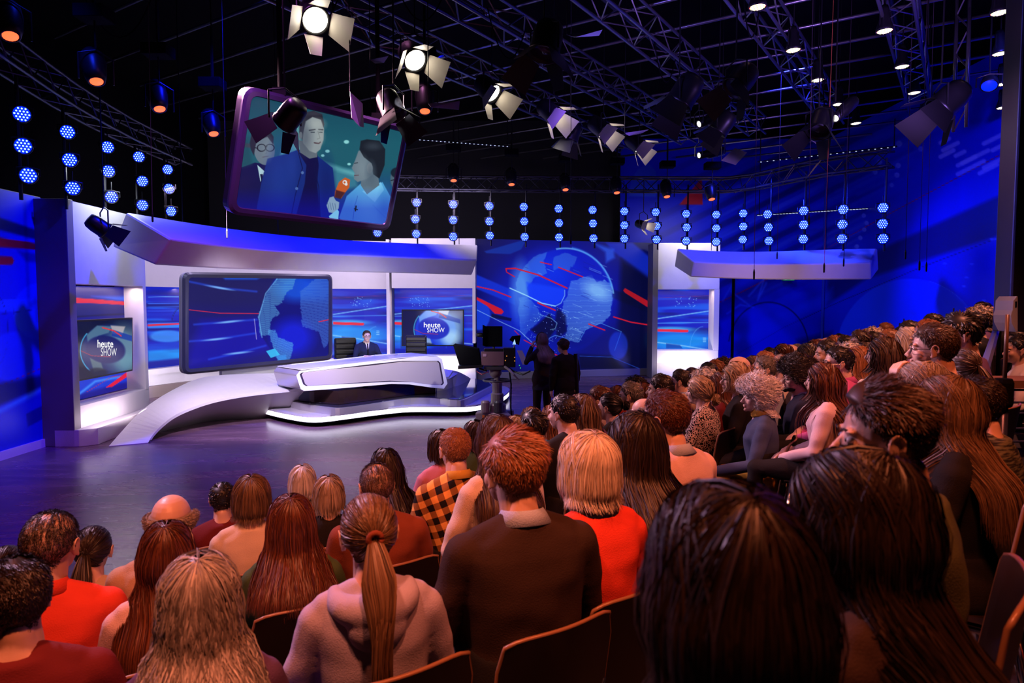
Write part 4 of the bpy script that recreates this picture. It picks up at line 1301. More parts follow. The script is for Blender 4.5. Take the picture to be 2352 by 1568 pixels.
def torso_rings(female, grow=0.0, z_off=0.0):
    """elliptic sections of the trunk: (z, half width, half depth, y centre)"""
    if female:
        S = [(.44, .150, .125, -.01), (.50, .178, .150, -.01), (.58, .172, .135, -.02), (.68, .138, .102, -.02), (.78, .142, .105, -.015), (.87, .158, .118, -.005), (.94, .165, .100, -.015), (.985, .150, .076, -.025), (1.015, .098, .062, -.03), (1.045, .060, .056, -.028)]
    else:
        S = [(.44, .150, .125, -.01), (.50, .172, .150, -.01), (.58, .168, .135, -.02), (.68, .158, .118, -.02), (.78, .168, .118, -.018), (.87, .184, .122, -.015), (.945, .190, .106, -.02), (.99, .160, .082, -.028), (1.02, .105, .068, -.032), (1.05, .066, .062, -.03)]
    return [(z, a + grow, b + grow, y) for z, a, b, y in S]


def ring_loft(mb, S, n=24):
    b = len(mb.v)
    for z, a, d, y in S:
        for k in range(n):
            th = 2 * PI * k / n
            c, s_ = math.cos(th), math.sin(th)
            mb.v.append((a * abs(c) ** .85 * (1 if c > 0 else -1), y + d * abs(s_) ** .9 * (1 if s_ > 0 else -1), z))
    for i in range(len(S) - 1):
        for k in range(n):
            k2 = (k + 1) % n
            mb.f.append((b + i * n + k, b + i * n + k2, b + (i + 1) * n + k2, b + (i + 1) * n + k))
    mb.f.append(tuple(b + k for k in range(n))[::-1]); mb.f.append(tuple(b + (len(S) - 1) * n + k for k in range(n)))


def arms(mb, pose, female, grow, sleeve=1.0):
    P = POSES[pose]; sh = .155 if female else .178
    g = grow
    for s in (-1, 1):
        if isinstance(P.get('el2'), tuple) and s == P['side2']:
            el, wr = P['el2'], P['wr2']
        else:
            el, wr = P['el'], P['wr']
        a = V((s * sh, -.025, .948)); limb(mb, [V((s * .05, -.032, 1.012 + g * .5)), V((s * .13, -.03, .988))], [.040 + g * .6, .034 + g], 10); e = V((s * el[0] * (.93 if female else 1), el[1], el[2])); w = V((s * wr[0], wr[1], wr[2]))
        if sleeve < 1: w = e.lerp(w, sleeve)
        k = .88 if female else 1.0
        limb(mb, [a, a.lerp(e, .5), e, e.lerp(w, .5), w], [(.053 * k + g), (.049 * k + g), (.043 * k + g), (.037 * k + g), (.027 * k + g * 1.1)], 12)


def hands(pose, female, vox):
    P = POSES[pose]; out = []
    for s in (-1, 1):
        if isinstance(P.get('el2'), tuple) and s == P['side2']:
            wr, hd, hu, cu = P['wr2'], P['hd2'], P['hu2'], P['curl2']
        else:
            wr, hd, hu, cu = P['wr'], P['hd'], P['hu'], P['curl']
        w = V((s * wr[0], wr[1] + (.012 if s > 0 else 0), wr[2] + (.026 if (s > 0 and wr[0] < .1) else 0)))
        out.append(hand_geo(w, (s * hd[0], hd[1], hd[2]), (s * hu[0], hu[1], hu[2]), -s, cu, vox, .9 if female else 1.0))
    return out


def legs_geo(mb, g, stand=False):
    for s in (-1, 1):
        if stand:
            pts = [V((s * .09, 0, .52)), V((s * .105, .01, .10)), V((s * .11, -.02, -.31))]
            limb(mb, pts, [.088 + g, .062 + g, .045 + g * 1.5], 12)
        else:
            pts = [V((s * .088, .0, .53)), V((s * .115, .24, .535)), V((s * .13, .43, .52)), V((s * .13, .45, .30)), V((s * .13, .45, .10))]
            limb(mb, pts, [.092 + g, .080 + g, .062 + g, .052 + g, .040 + g * 1.6], 12)


def turn_head(co, yaw, pitch=0.0):
    """bend the neck: rotate everything above the pivot with a smooth weight"""
    w = np.clip((co[:, 2] - (NP.z - .03)) / .07, 0, 1); w = w * w * (3 - 2 * w)
    w = w * (np.hypot(co[:, 0], co[:, 1] - .02) < .16)
    out = co.copy()
    p = co - np.array(NP)
    a = w * yaw; c, s = np.cos(a), np.sin(a)
    x, y = p[:, 0] * c - p[:, 1] * s, p[:, 0] * s + p[:, 1] * c
    out[:, 0] = x + NP.x; out[:, 1] = y + NP.y
    return out


_geo = {}


def person_meshes(pose, female, lod):
    """skin, top, trousers, shoes meshes; shared between people"""
    k = (pose, female, lod)
    if k in _geo: return _geo[k]
    hk = ('head', female, lod)
    if hk not in _geo:
        _geo[hk] = head_geo(female, .0044 if lod else .0072)
    hco, hf = _geo[hk]
    hco = hco + np.array(HC)
    mb = MB(); ring_loft(mb, torso_rings(female, -.012))
    limb(mb, [V((0, -.03, .98)), V((0, -.025, 1.09))], [.062, .046], 12)
    arms(mb, pose, female, -.006); legs_geo(mb, -.012, pose.startswith('stand'))
    for s in ((-1, 1) if not pose.startswith('stand') else ()):
        limb(mb, [V((s * .13, .45, .08)), V((s * .14, .56, .045))], [.035, .03], 10)
    bco, bf = voxel(mb, .02, 2)
    hd = hands(pose, female, .0046 if lod else .0075)
    skin = {}
    for ya in (0, 18, -16):
        skin[ya] = mesh_np('body', [(turn_head(hco, R(ya)), hf), (bco, bf)] + hd)
    # top
    mb = MB(); S = torso_rings(female, .012)
    S = S[:-1] + [(S[-1][0] - .008, S[-1][1] + .004, S[-1][2] + .004, S[-1][3])]
    if pose.startswith('stand'): S = [(.34, .19, .15, -.01), (.38, .192, .155, -.01)] + S
    ring_loft(mb, S); arms(mb, pose, female, .012)
    tco, tf = voxel(mb, .011 if lod else .018, 2)
    # folds of cloth
    n = np.zeros(len(tco))
    for fx, fy, fz, am, ph in ((6, 4, 26, .0055, 0), (13, 7, 17, .0042, 2), (22, 18, 9, .0030, 4), (5, 9, 44, .0030, 1), (30, 12, 30, .0016, 3)):
        n += am * np.sin(tco[:, 0] * fx + 2.2 * np.sin(tco[:, 2] * 9 + ph) + ph) * np.sin(tco[:, 2] * fz + tco[:, 1] * fy + 1.7 * np.sin(tco[:, 0] * 11 + ph))
    low = np.clip((1.0 - tco[:, 2]) / .12, 0, 1)
    ctr = np.stack([tco[:, 0] * .3, tco[:, 1] * .2 - .01, tco[:, 2]], 1)
    dv = tco - ctr; dv /= (np.linalg.norm(dv, axis=1, keepdims=True) + 1e-6)
    tco = tco + dv * (n * low)[:, None]
    top = mesh_np('top', [(tco, tf)])
    mb = MB(); ring_loft(mb, [(z, a + .014, b + .014, y) for z, a, b, y in torso_rings(female)[:4]]); legs_geo(mb, .006, pose.startswith('stand'))
    tr = mesh_np('trousers', [voxel(mb, .018, 3)])
    sh = []
    for s in (-1, 1):
        mb = MB()
        st = pose.startswith('stand'); bx, by, bz = (.11, -.02, -.40) if st else (.13, .45, 0)
        add_ell(mb, V((s * bx, by, bz + .065)), (.045, .05, .06)); limb(mb, [V((s * bx, by + .01, bz + .045)), V((s * (bx + .012), by + .14, bz + .04))], [.046, .038], 12)
        co, f = voxel(mb, .014, 2); co[:, 2] = np.maximum(co[:, 2], bz + .002)
        sh.append(mesh_np('shoe', [(co, f)]))
    _geo[k] = dict(skin=skin, top=top, trousers=tr, shoes=sh)
    return _geo[k]


# ------------------------------------------------------------------ hair
CEN = np.array([0, -.012, .028]); RAD = np.array([.076, .096, .087])


def hairline(phi):
    """lowest z of the hair by azimuth, 0 front, pi back"""
    a = np.abs(phi)
    return np.interp(a, [0, .6, 1.0, 1.35, 1.75, 2.2, PI], [.078, .070, .035, -.005, -.015, -.055, -.075])


def push_out(p, thick):
    """keep points outside head, neck and shoulders"""
    q = (p - CEN) / (RAD + thick[:, None])
    r = np.linalg.norm(q, axis=1, keepdims=True)
    upper = (p[:, 2:3] > -.02)
    f = np.where((r < 1), 1 / np.maximum(r, 1e-5), 1)
    p2 = CEN + q * f * (RAD + thick[:, None])
    p = np.where(upper | (r < 1), p2, p)
    # jaw and neck column
    ax = np.stack([np.zeros(len(p)), np.full(len(p), -.012), p[:, 2]], 1)
    d = p - ax; d[:, 2] = 0
    rr = np.linalg.norm(d, axis=1, keepdims=True)
    need = np.where(p[:, 2] < -.02, .062 + thick * .9 + .058 * np.clip((-p[:, 2] - .05) / .07, 0, 1) * np.clip(-p[:, 1] / .04, 0, 1), 0)[:, None]
    p = np.where(rr < need, ax + d / np.maximum(rr, 1e-5) * need, p)
    # shoulders and back
    c2 = np.array([0, -.045, -.30]); r2 = np.array([.20, .152, .165])
    q = (p - c2) / (r2 + thick[:, None] * .6)
    r = np.linalg.norm(q, axis=1, keepdims=True)
    p = np.where(r < 1, c2 + q / np.maximum(r, 1e-5) * (r2 + thick[:, None] * .6), p)
    # trunk below
    m = (p[:, 2] < -.28)
    ax2 = np.array([0, -.045]); d = p[:, :2] - ax2; e = np.array([.195, .162])
    rr = np.linalg.norm(d / e, axis=1)
    k = np.where(m & (rr < 1.02), 1.02 / np.maximum(rr, 1e-4), 1)
    p = p.copy(); p[:, :2] = ax2 + d * k[:, None]
    return p


STY = {
    'short':   dict(th=.010, top=.017, len=.034, lift=.004, curl=.0015, w=.0034, comb=(.35, -.8, .1)),
    'quiff':   dict(th=.006, top=.024, len=.055, lift=.006, curl=.0015, w=.0034, comb=(-.3, -.9, .2), fade=1),
    'crop':    dict(th=.006, top=.010, len=.016, lift=.006, curl=.001, w=.0030, comb=(0, .6, 0)),
    'mess':    dict(th=.010, top=.019, len=.060, lift=.004, curl=.0015, w=.0036, comb=(.7, -.5, .1)),
    'curly':   dict(th=.040, top=.045, len=.070, lift=.020, curl=.016, w=.0046, comb=(0, -.3, -.2)),
    'puff':    dict(th=.030, top=.036, len=.080, lift=.012, curl=.013, w=.0060, comb=(0, -.4, -.5), drop=-.10),
    'bob':     dict(th=.014, top=.018, long=.085, curl=.003, w=.0046, flare=.0),
    'long':    dict(th=.011, top=.012, long=.40, curl=.004, w=.0046, flare=.0),
    'verylong': dict(th=.011, top=.012, long=.47, curl=.003, w=.0044, flare=.0),
    'wavy':    dict(th=.018, top=.016, long=.34, curl=.010, w=.0052, flare=.012),
    'frizzy':  dict(th=.022, top=.026, long=.27, curl=.014, w=.0052, flare=.02, tight=1),
    'pony':    dict(th=.010, top=.012, tie=(0, -.118, .030), tail=.37, curl=.002, w=.0040),
    'bun':     dict(th=.011, top=.013, tie=(0, -.112, .030), tail=0, curl=.003, w=.0042),
    'lowbun':  dict(th=.020, top=.022, tie=(.0, -.105, -.055), tail=0, curl=.006, w=.0050),
    'bald':    dict(th=.008, top=.008, len=.022, lift=.006, curl=.003, w=.0034, comb=(0, -.2, -.6), bald=.058),
    'ring':    dict(th=.016, top=.016, len=.040, lift=.014, curl=.010, w=.0030, comb=(0, -.2, -.3), bald=.040),
    'thin':    dict(th=.007, top=.006, len=.030, lift=.003, curl=.002, w=.0026, comb=(0, -.8, -.2), thin=1),
}
for _v in STY.values(): _v.setdefault('drop', 0)


def thick_of(S, phi, z):
    t = np.clip((z - .03) / .07, 0, 1)
    th = S['th'] * (1 - t) + S['top'] * t
    if S.get('fade'):
        th = np.where(z < .05, np.clip((z + .08) / .13, .12, 1) * S['th'], th)
        th = th + np.clip(1 - np.abs(phi) / 1.0, 0, 1) * .012 * t
    return th


def hair_mesh(style, lod, seed=1):
    key = ('hair', style, lod)
    if key in _geo: return _geo[key]
    rg = np.random.default_rng(seed + len(_geo)); S = STY[style]
    vs, fs, tone = [], [], []; cnt = 0

    def grid(P, tn):
        """P (n,k,3): sheet"""
        nonlocal cnt
        n, k = P.shape[:2]; idx = np.arange(n * k).reshape(n, k) + cnt
        f = np.stack([idx[:-1, :-1], idx[1:, :-1], idx[1:, 1:], idx[:-1, 1:]], -1).reshape(-1, 4)
        vs.append(P.reshape(-1, 3)); fs.append(f); tone.append(np.full(n * k, tn)); cnt += n * k

    def ribbons(P, w, out=None):
        """P (N,K,3) paths; w width; flat tapered ribbons lying on the head"""
        nonlocal cnt
        N, K = P.shape[:2]
        T_ = np.gradient(P, axis=1); T_ /= (np.linalg.norm(T_, axis=2, keepdims=True) + 1e-9)
        O = P - np.array([0, -.012, .0]); O[..., 2] *= .3
        side = np.cross(T_, O); side /= (np.linalg.norm(side, axis=2, keepdims=True) + 1e-9)
        nr = np.cross(side, T_)
        roll = rg.normal(0, .45, (N, 1, 1))
        side = side * np.cos(roll) + nr * np.sin(roll)
        t = np.linspace(0, 1, K)
        prof = np.clip(np.minimum(t * 6 + .5, 1) * np.clip((1 - t) * 3 + .12, 0, 1), .1, 1)[None, :, None]
        ww = (w * rg.uniform(.6, 1.3, (N, 1, 1))) * prof * .5
        A = P - side * ww; B = P + side * ww
        Q = np.stack([A, B], 2)              # N,K,2,3
        idx = np.arange(N * K * 2).reshape(N, K, 2) + cnt
        f = np.stack([idx[:, :-1, 0], idx[:, :-1, 1], idx[:, 1:, 1], idx[:, 1:, 0]], -1).reshape(-1, 4)
        vs.append(Q.reshape(-1, 3)); fs.append(f); tone.append(np.repeat(rg.uniform(0, 1, N), K * 2)); cnt += N * K * 2

    crown = np.array([0, -.035])

    def fall(phi, z0, thick_extra, length, K, curl, ph):
        """long strands: from a start on the head, comb down and fall"""
        n = len(phi)
        zz = np.sqrt(np.clip(1 - ((z0 - CEN[2]) / RAD[2]) ** 2, 0, 1))
        p = np.stack([np.sin(phi) * zz * RAD[0], CEN[1] + np.cos(phi) * zz * RAD[1], z0], 1)
        p = push_out(p, thick_of(S, phi, p[:, 2]) + thick_extra)
        out = [p]; ds = length / (K - 1)
        for k in range(1, K):
            anc = np.stack([np.full(n, .0), np.clip(np.cos(phi) * .09 - .005, -.055, .05), np.zeros(n)], 1)
            d = p - anc; d[:, 2] = 0
            dl = np.linalg.norm(d, axis=1, keepdims=True); d /= (dl + 1e-6)
            fm = (np.abs(phi) < 1.15)[:, None]
            d = np.where(fm, np.stack([np.sign(phi) * .9, np.full(n, -.5), np.zeros(n)], 1), d)
            high = np.clip((p[:, 2:3] - .0) / .10, 0, 1)
            g = np.array([0, 0, -1.0])
            backw = np.array([0, -1.0, 0]) * (.55 * np.clip(1 - np.abs(np.abs(phi) - 1.0) / 1.2, 0, 1))[:, None]
            dr = d * high * 1.1 + g * (1.15 - high * .6) + backw * high
            if S.get('flare') and True:
                dr = dr + d * S['flare'] * 20 * np.clip((.02 - p[:, 2:3]) / .1, 0, 1) * .15
            dr = dr - d * (.95 if style == 'bob' else .6) * np.clip((-p[:, 2:3] - (.035 if style == 'bob' else 0)) / .03, 0, 1) * np.clip((p[:, 2:3] + .20) / .05, 0, 1) * (0 if S.get('flare', 0) > .008 else 1)
            low = (p[:, 2:3] < -.08)
            slide = np.clip((-p[:, 2:3] - .07) / .03, 0, 1) * np.clip((p[:, 2:3] + .27) / .08, 0, 1)
            dr = dr + np.where(low, np.array([0, -.10, 0]), 0) + slide * np.stack([np.sin(phi) * .45, np.where(np.abs(phi) > 1.0, -1.15, .9), np.zeros(n)], 1)
            dr /= np.linalg.norm(dr, axis=1, keepdims=True)
            p = p + dr * ds
            th = thick_of(S, phi, p[:, 2]) + thick_extra
            q = (p - CEN) / (RAD + th[:, None]); rr = np.linalg.norm(q, axis=1, keepdims=True)
            snap = np.clip((p[:, 2:3] + .005) / .02, 0, 1)
            p = p * (1 - snap) + (CEN + q / rr * (RAD + th[:, None])) * snap
            p = push_out(p, th)
            out.append(p)
        P = np.stack(out, 1)
        if curl is not None:
            t = np.linspace(0, 1, K)[None, :]
            fr = 16 if S['curl'] > .01 else 9
            amp = S['curl'] * np.clip(t * 2, 0, 1) * curl[:, None]
            o1 = np.sin(ph[:, None] + t * fr * (2.0 if S.get('tight') else 1)) * amp; o2 = np.cos(ph[:, None] * 1.7 + t * fr) * amp
            rad = P.copy(); rad[..., 2] = 0; rad /= (np.linalg.norm(rad, axis=2, keepdims=True) + 1e-6)
            tan = np.stack([-rad[..., 1], rad[..., 0], np.zeros_like(rad[..., 0])], -1)
            P = P + rad * o1[..., None] * .7 + tan * o2[..., None]
        return P

    hi = bool(lod)
    if 'long' in S:
        L = S['long']; fr = 1.02 if style != 'bob' else .98
        ph_edge = fr
        nphi = 40
        a = np.linspace(ph_edge, 2 * PI - ph_edge, nphi)
        phi = np.where(a > PI, a - 2 * PI, a)
        order_phi = a
        K = 14
        tot = .16 + L
        P = fall(phi, np.full(nphi, .108), 0.0 - .004, tot, K, None, None)
        grid(P, .25)
        # front hair that runs back from the hairline
        N = (4600 if hi else 700) if style != 'bob' else (3600 if hi else 560)
        aa = rg.uniform(ph_edge - .12, 2 * PI - ph_edge + .12, N); aa = np.where(aa > PI, aa - 2 * PI, aa)
        z0 = rg.uniform(.03, .112, N)
        z0 = np.maximum(z0, np.where(np.abs(aa) < 1.15, .045, .0))
        P = fall(aa, z0, rg.uniform(.0, .008, N), 0, 1 + 1, None, None) if False else None
        lens = tot - (.112 - z0) * 1.2
        lens = lens * rg.uniform(.82, 1.02, N)
        # per strand lengths: sample long, then resample
        Kf = 16 if hi else 10
        P = fall(aa, z0, rg.uniform(-.001, .008, N), tot, Kf, rg.uniform(.4, 1.2, N), aa * 4 + rg.normal(0, 1.6, N))
        t = np.clip(lens / tot, .3, 1)[:, None] * np.linspace(0, 1, Kf)[None, :] * (Kf - 1)
        i0 = np.clip(np.floor(t).astype(int), 0, Kf - 2); ff = (t - i0)[..., None]
        P = np.take_along_axis(P, i0[..., None], 1) * (1 - ff) + np.take_along_axis(P, i0[..., None] + 1, 1) * ff
        P = P + rg.normal(0, .0022, (len(P), 1, 3)) + rg.normal(0, .004, (len(P), 1, 3)) * np.linspace(0, 1, Kf)[None, :, None]
        ribbons(P, S['w'] * (.72 if hi else 1.9))
        # top cap to the forehead
        nph, nk = 36, 8
        a = np.linspace(-PI, PI, nph); u = np.linspace(0, 1, nk)
        zl = np.maximum(hairline(a), .035)
        Z = .114 - (.114 - zl)[:, None] * (u[None, :] ** .8)
        zz = np.sqrt(np.clip(1 - ((Z - CEN[2]) / RAD[2]) ** 2, 0.0, 1))
        th = thick_of(S, a[:, None], Z) * np.clip(1.2 - u[None, :] * np.clip(1 - np.abs(a[:, None]) / 1.3, 0, 1), .25, 1) - .003
        G = np.stack([np.sin(a)[:, None] * zz * (RAD[0] + th), CEN[1] + np.cos(a)[:, None] * zz * (RAD[1] + th), CEN[2] + (Z - CEN[2]) * (1 + th / RAD[2])], -1)
        grid(G, .3)
        N2 = 1100 if hi else 240
        aa = rg.uniform(.03, 1.15, N2) * rg.choice([-1, 1], N2); z0 = rg.uniform(.062, .112, N2)
        P = fall(aa, z0, rg.uniform(0, .006, N2), min(tot, .30) * .9, Kf, rg.uniform(.2, .8, N2), aa * 4 + rg.normal(0, 1.4, N2))
        P = P + rg.normal(0, .002, (len(P), 1, 3))
        ribbons(P, S['w'] * (.72 if hi else 1.9))
    else:
        # cap over the scalp down to the hairline
        nph, nk = 44, 12
        a = np.linspace(-PI, PI, nph); u = np.linspace(0, 1, nk)
        zl = hairline(a) + S['drop'] * (np.abs(a) > 1.2)
        ztop = S.get('bald', .1145)
        Z = ztop - (ztop - zl)[:, None] * (u[None, :] ** (.8 if 'bald' not in S else 1))
        keep = np.ones_like(Z)
        zc = np.clip(Z, CEN[2] - RAD[2] * .93, None)
        zz = np.sqrt(np.clip(1 - ((zc - CEN[2]) / RAD[2]) ** 2, 0.0, 1))
        th = thick_of(S, a[:, None], Z) * np.clip((1 - u[None, :]) * 4 + .15, 0, 1)
        if 'bald' in S: th = th * np.clip(u[None, :] * 5, .1, 1)
        front = np.clip(1 - np.abs(a[:, None]) / 1.0, 0, 1)
        fwd = -.002
        G = np.stack([np.sin(a)[:, None] * zz * (RAD[0] + th + fwd), CEN[1] + np.cos(a)[:, None] * zz * (RAD[1] + th + fwd), zc + (zc - CEN[2]) * (th / RAD[2]) + (Z - zc)], -1)
        if not S.get('thin'):
            if 'bald' in S: G = G[np.abs(a) > 1.0 - .0] if False else G
            if 'bald' in S:
                G2 = G[int(nph / 2 + nph * 1.15 / (2 * PI)):]; grid(G2, .3)
                G2 = G[:int(nph / 2 - nph * 1.15 / (2 * PI)) + 1]; grid(G2, .3)
            else:
                grid(G, .3)
        N = (5200 if hi else 620); Kf = 6 if S['curl'] < .009 else 9
        if not hi and S['curl'] >= .009: Kf = 7
        if 'tie' in S:
            tie = np.array(S['tie']); N = 2600 if hi else 480; Kf = 11 if hi else 8
            aa = rg.uniform(-PI, PI, N)
            z0 = hairline(aa) + (.112 - hairline(aa)) * rg.uniform(0, 1, N) ** 1.3
            zc = np.clip(z0, CEN[2] - RAD[2] * .9, .114)
            zz = np.sqrt(np.clip(1 - ((zc - CEN[2]) / RAD[2]) ** 2, 0, 1))
            p0 = np.stack([np.sin(aa) * zz * RAD[0], CEN[1] + np.cos(aa) * zz * RAD[1], zc], 1)
            thk = thick_of(S, aa, zc) * rg.uniform(.8, 1.15, N)
            out = []
            tj = tie + rg.normal(0, .006, (N, 3))
            for k in range(Kf):
                t = k / (Kf - 1)
                q = p0 * (1 - t) + tj * t
                out.append(push_out(q, thk * min(1, .4 + 3 * t)) if k < Kf - 1 else tj)
            ribbons(np.stack(out, 1), S['w'] * (1 if hi else 2.2))
            if S['tail'] > 0:
                N3 = 900 if hi else 160; Kt = 14 if hi else 9
                t = np.linspace(0, 1, Kt)[None, :, None]
                ph = rg.uniform(0, 2 * PI, N3); rr = np.sqrt(rg.uniform(0, 1, N3))
                sp = np.stack([np.cos(ph) * rr, np.sin(ph) * rr, np.zeros(N3)], 1)[:, None, :]
                bulge = .010 + .036 * np.clip(t * 3, 0, 1) * np.clip(1.25 - t * .75, 0, 1)
                lens = (S['tail'] * rg.uniform(.72, 1.05, N3))[:, None, None]
                path = tie + np.concatenate([.012 * t * 0, -.034 * np.clip(t * 5, 0, 1) - .075 * np.clip(t * 2 - .2, 0, 1) - .01 * t, np.zeros_like(t)], -1)
                dz = -lens * t + .012 * np.sin(np.clip(t * 5, 0, 1) * PI)
                P = path + np.concatenate([np.zeros_like(dz), np.zeros_like(dz), dz], -1) + sp * bulge * np.array([1, .7, 0])
                P[..., 0] += .006 * np.sin(t[..., 0] * 7 + ph[:, None])
                ribbons(P, S['w'] * (1 if hi else 2.4))
            else:
                c = tie + np.array([0, -.030, 0]); rb = .038 if style == 'bun' else .046
                N3 = 500 if hi else 140
                ph = rg.uniform(0, 2 * PI, N3); rd = rg.uniform(.45, 1, N3) * rb; tl = rg.normal(0, .5, N3)
                k = np.linspace(0, 1.6 * PI, 9)[None, :]
                X = np.cos(ph[:, None] + k) * rd[:, None]; Zz = np.sin(ph[:, None] + k) * rd[:, None]
                Yy = (-np.sqrt(np.clip(rb ** 2 - rd ** 2, 0, None))[:, None] * .8 + .01 * np.sin(k * 2 + tl[:, None]))
                ribbons(np.stack([X, Yy, Zz], -1) + c, S['w'] * (1.4 if hi else 2.4))
        else:
            aa = rg.uniform(-PI, PI, N)
            if 'bald' in S:
                aa = np.where(np.abs(aa) < 1.15, np.sign(aa) * rg.uniform(1.15, PI, N), aa)
            hl = hairline(aa) + S['drop'] * (np.abs(aa) > 1.2) * .5
            zt = S.get('bald', .112)
            if S.get('thin'):
                N = len(aa); zt = .114
            z0 = hl + (zt - hl) * rg.uniform(0, 1, N) ** (.75)
            if S.get('thin'):      # thin on the crown, dense at the sides and back
                kp = (z0 < .075) | (rg.uniform(0, 1, N) < .55); aa, z0, hl = aa[kp], z0[kp], hl[kp]; N = len(aa)
            zc = np.clip(z0, CEN[2] - RAD[2] * .93, .1148)
            zz = np.sqrt(np.clip(1 - ((zc - CEN[2]) / RAD[2]) ** 2, 0, 1))
            nrm_ = np.stack([np.sin(aa) * zz, np.cos(aa) * zz, (zc - CEN[2]) / RAD[2]], 1)
            base = CEN + nrm_ * RAD + np.stack([0 * aa, 0 * aa, z0 - zc], 1)
            th = thick_of(S, aa, z0)
            edge = np.clip((z0 - hl) / .02, .15, 1)
            cb = np.array(S['comb'])
            mer = np.stack([np.sin(aa), np.cos(aa), -.9 * np.ones(N)], 1)
            topk = np.clip((z0 - .05) / .05, 0, 1)[:, None]
            d = mer * (1 - topk * .75) + cb * (topk * 1.2 + .12) + rg.normal(0, .05 if S['curl'] < .005 else .18, (N, 3)) + .16 * np.sin(np.stack([aa * 3 + z0 * 25, aa * 2 - z0 * 30, aa * 4], 1))
            d -= nrm_ * (d * nrm_).sum(1, keepdims=True); d /= (np.linalg.norm(d, axis=1, keepdims=True) + 1e-6)
            L = S['len'] * rg.uniform(.6, 1.25, N) * (.45 + .55 * topk[:, 0]) * (1 if not S.get('fade') else np.where(topk[:, 0] > .1, 1, .35))
            t = np.linspace(0, 1, Kf)
            ph = rg.uniform(0, 2 * PI, N); side = np.cross(nrm_, d)
            P = []
            for k in range(Kf):
                q = base + d * (L * t[k])[:, None] + nrm_ * ((th * edge * .75 + S['lift'] * t[k] ** 1.2 * edge * rg.uniform(.3, 1.3, N)))[:, None]
                am = S['curl'] * min(1, t[k] * 2)
                q = q + side * (np.sin(ph + t[k] * 9) * am)[:, None] + nrm_ * (np.cos(ph + t[k] * 9) * am * .8)[:, None]
                q2 = push_out(q, th * edge * .6)
                P.append(q2)
            ribbons(np.stack(P, 1), S['w'] * (.66 if hi else 2.1))
    v = np.concatenate(vs); f = np.concatenate(fs); tn = np.concatenate(tone)
    me = bpy.data.meshes.new('hair_' + style)
    me.vertices.add(len(v)); me.vertices.foreach_set('co', v.reshape(-1).astype(np.float32))
    me.loops.add(f.size); me.loops.foreach_set('vertex_index', f.reshape(-1).astype(np.int32))
    me.polygons.add(len(f)); me.polygons.foreach_set('loop_start', (np.arange(len(f)) * 4).astype(np.int32))
    me.update(calc_edges=True)
    me.polygons.foreach_set('use_smooth', [True] * len(f))
    at = me.attributes.new('tone', 'FLOAT', 'POINT'); at.data.foreach_set('value', tn.astype(np.float32))
    _geo[key] = me
    return me


def hair_mat(name, c0, c1, rough=.42):
    if name in MATS: return MATS[name]
    m = bpy.data.materials.new(name); m.use_nodes = True
    nt = m.node_tree; N = nt.nodes; L = nt.links; b = N['Principled BSDF']
    a = N.new('ShaderNodeAttribute'); a.attribute_name = 'tone'
    r = N.new('ShaderNodeValToRGB'); r.color_ramp.elements[0].color = (*c0, 1); r.color_ramp.elements[1].color = (*c1, 1)
    L.new(a.outputs['Fac'], r.inputs['Fac']); L.new(r.outputs['Color'], b.inputs['Base Color'])
    b.inputs['Roughness'].default_value = rough
    b.inputs['Specular IOR Level'].default_value = .42
    MATS[name] = m
    return m


HAIR = {
    'black': ((.006, .005, .005), (.022, .016, .014)),
    'dark': ((.008, .005, .004), (.032, .019, .013)),
    'brown': ((.02, .010, .006), (.09, .048, .026)),
    'light': ((.05, .028, .015), (.22, .13, .07)),
    'auburn': ((.035, .010, .005), (.16, .05, .02)),
    'ginger': ((.16, .055, .02), (.42, .18, .07)),
    'blond': ((.22, .14, .07), (.58, .42, .25)),
    'platin': ((.45, .38, .30), (.85, .76, .64)),
    'grey': ((.14, .13, .13), (.50, .48, .48)),
    'white': ((.45, .43, .42), (.9, .86, .84)),
    'saltpep': ((.05, .045, .04), (.30, .27, .25)),
    'greybl': ((.20, .15, .11), (.45, .36, .28)),
}


def get_hair_mat(c): return hair_mat('hair_' + c, *HAIR[c])


SKINS = [mat('skin_a', (.70, .46, .36, 1), .42, spec=.45, bump=.05, bscale=160, vary=.06, vscale=9), mat('skin_b', (.78, .55, .45, 1), .45, spec=.45, bump=.05, bscale=160, vary=.06, vscale=9),
         mat('skin_c', (.58, .36, .26, 1), .42, spec=.45, bump=.05, bscale=160, vary=.06, vscale=9)]


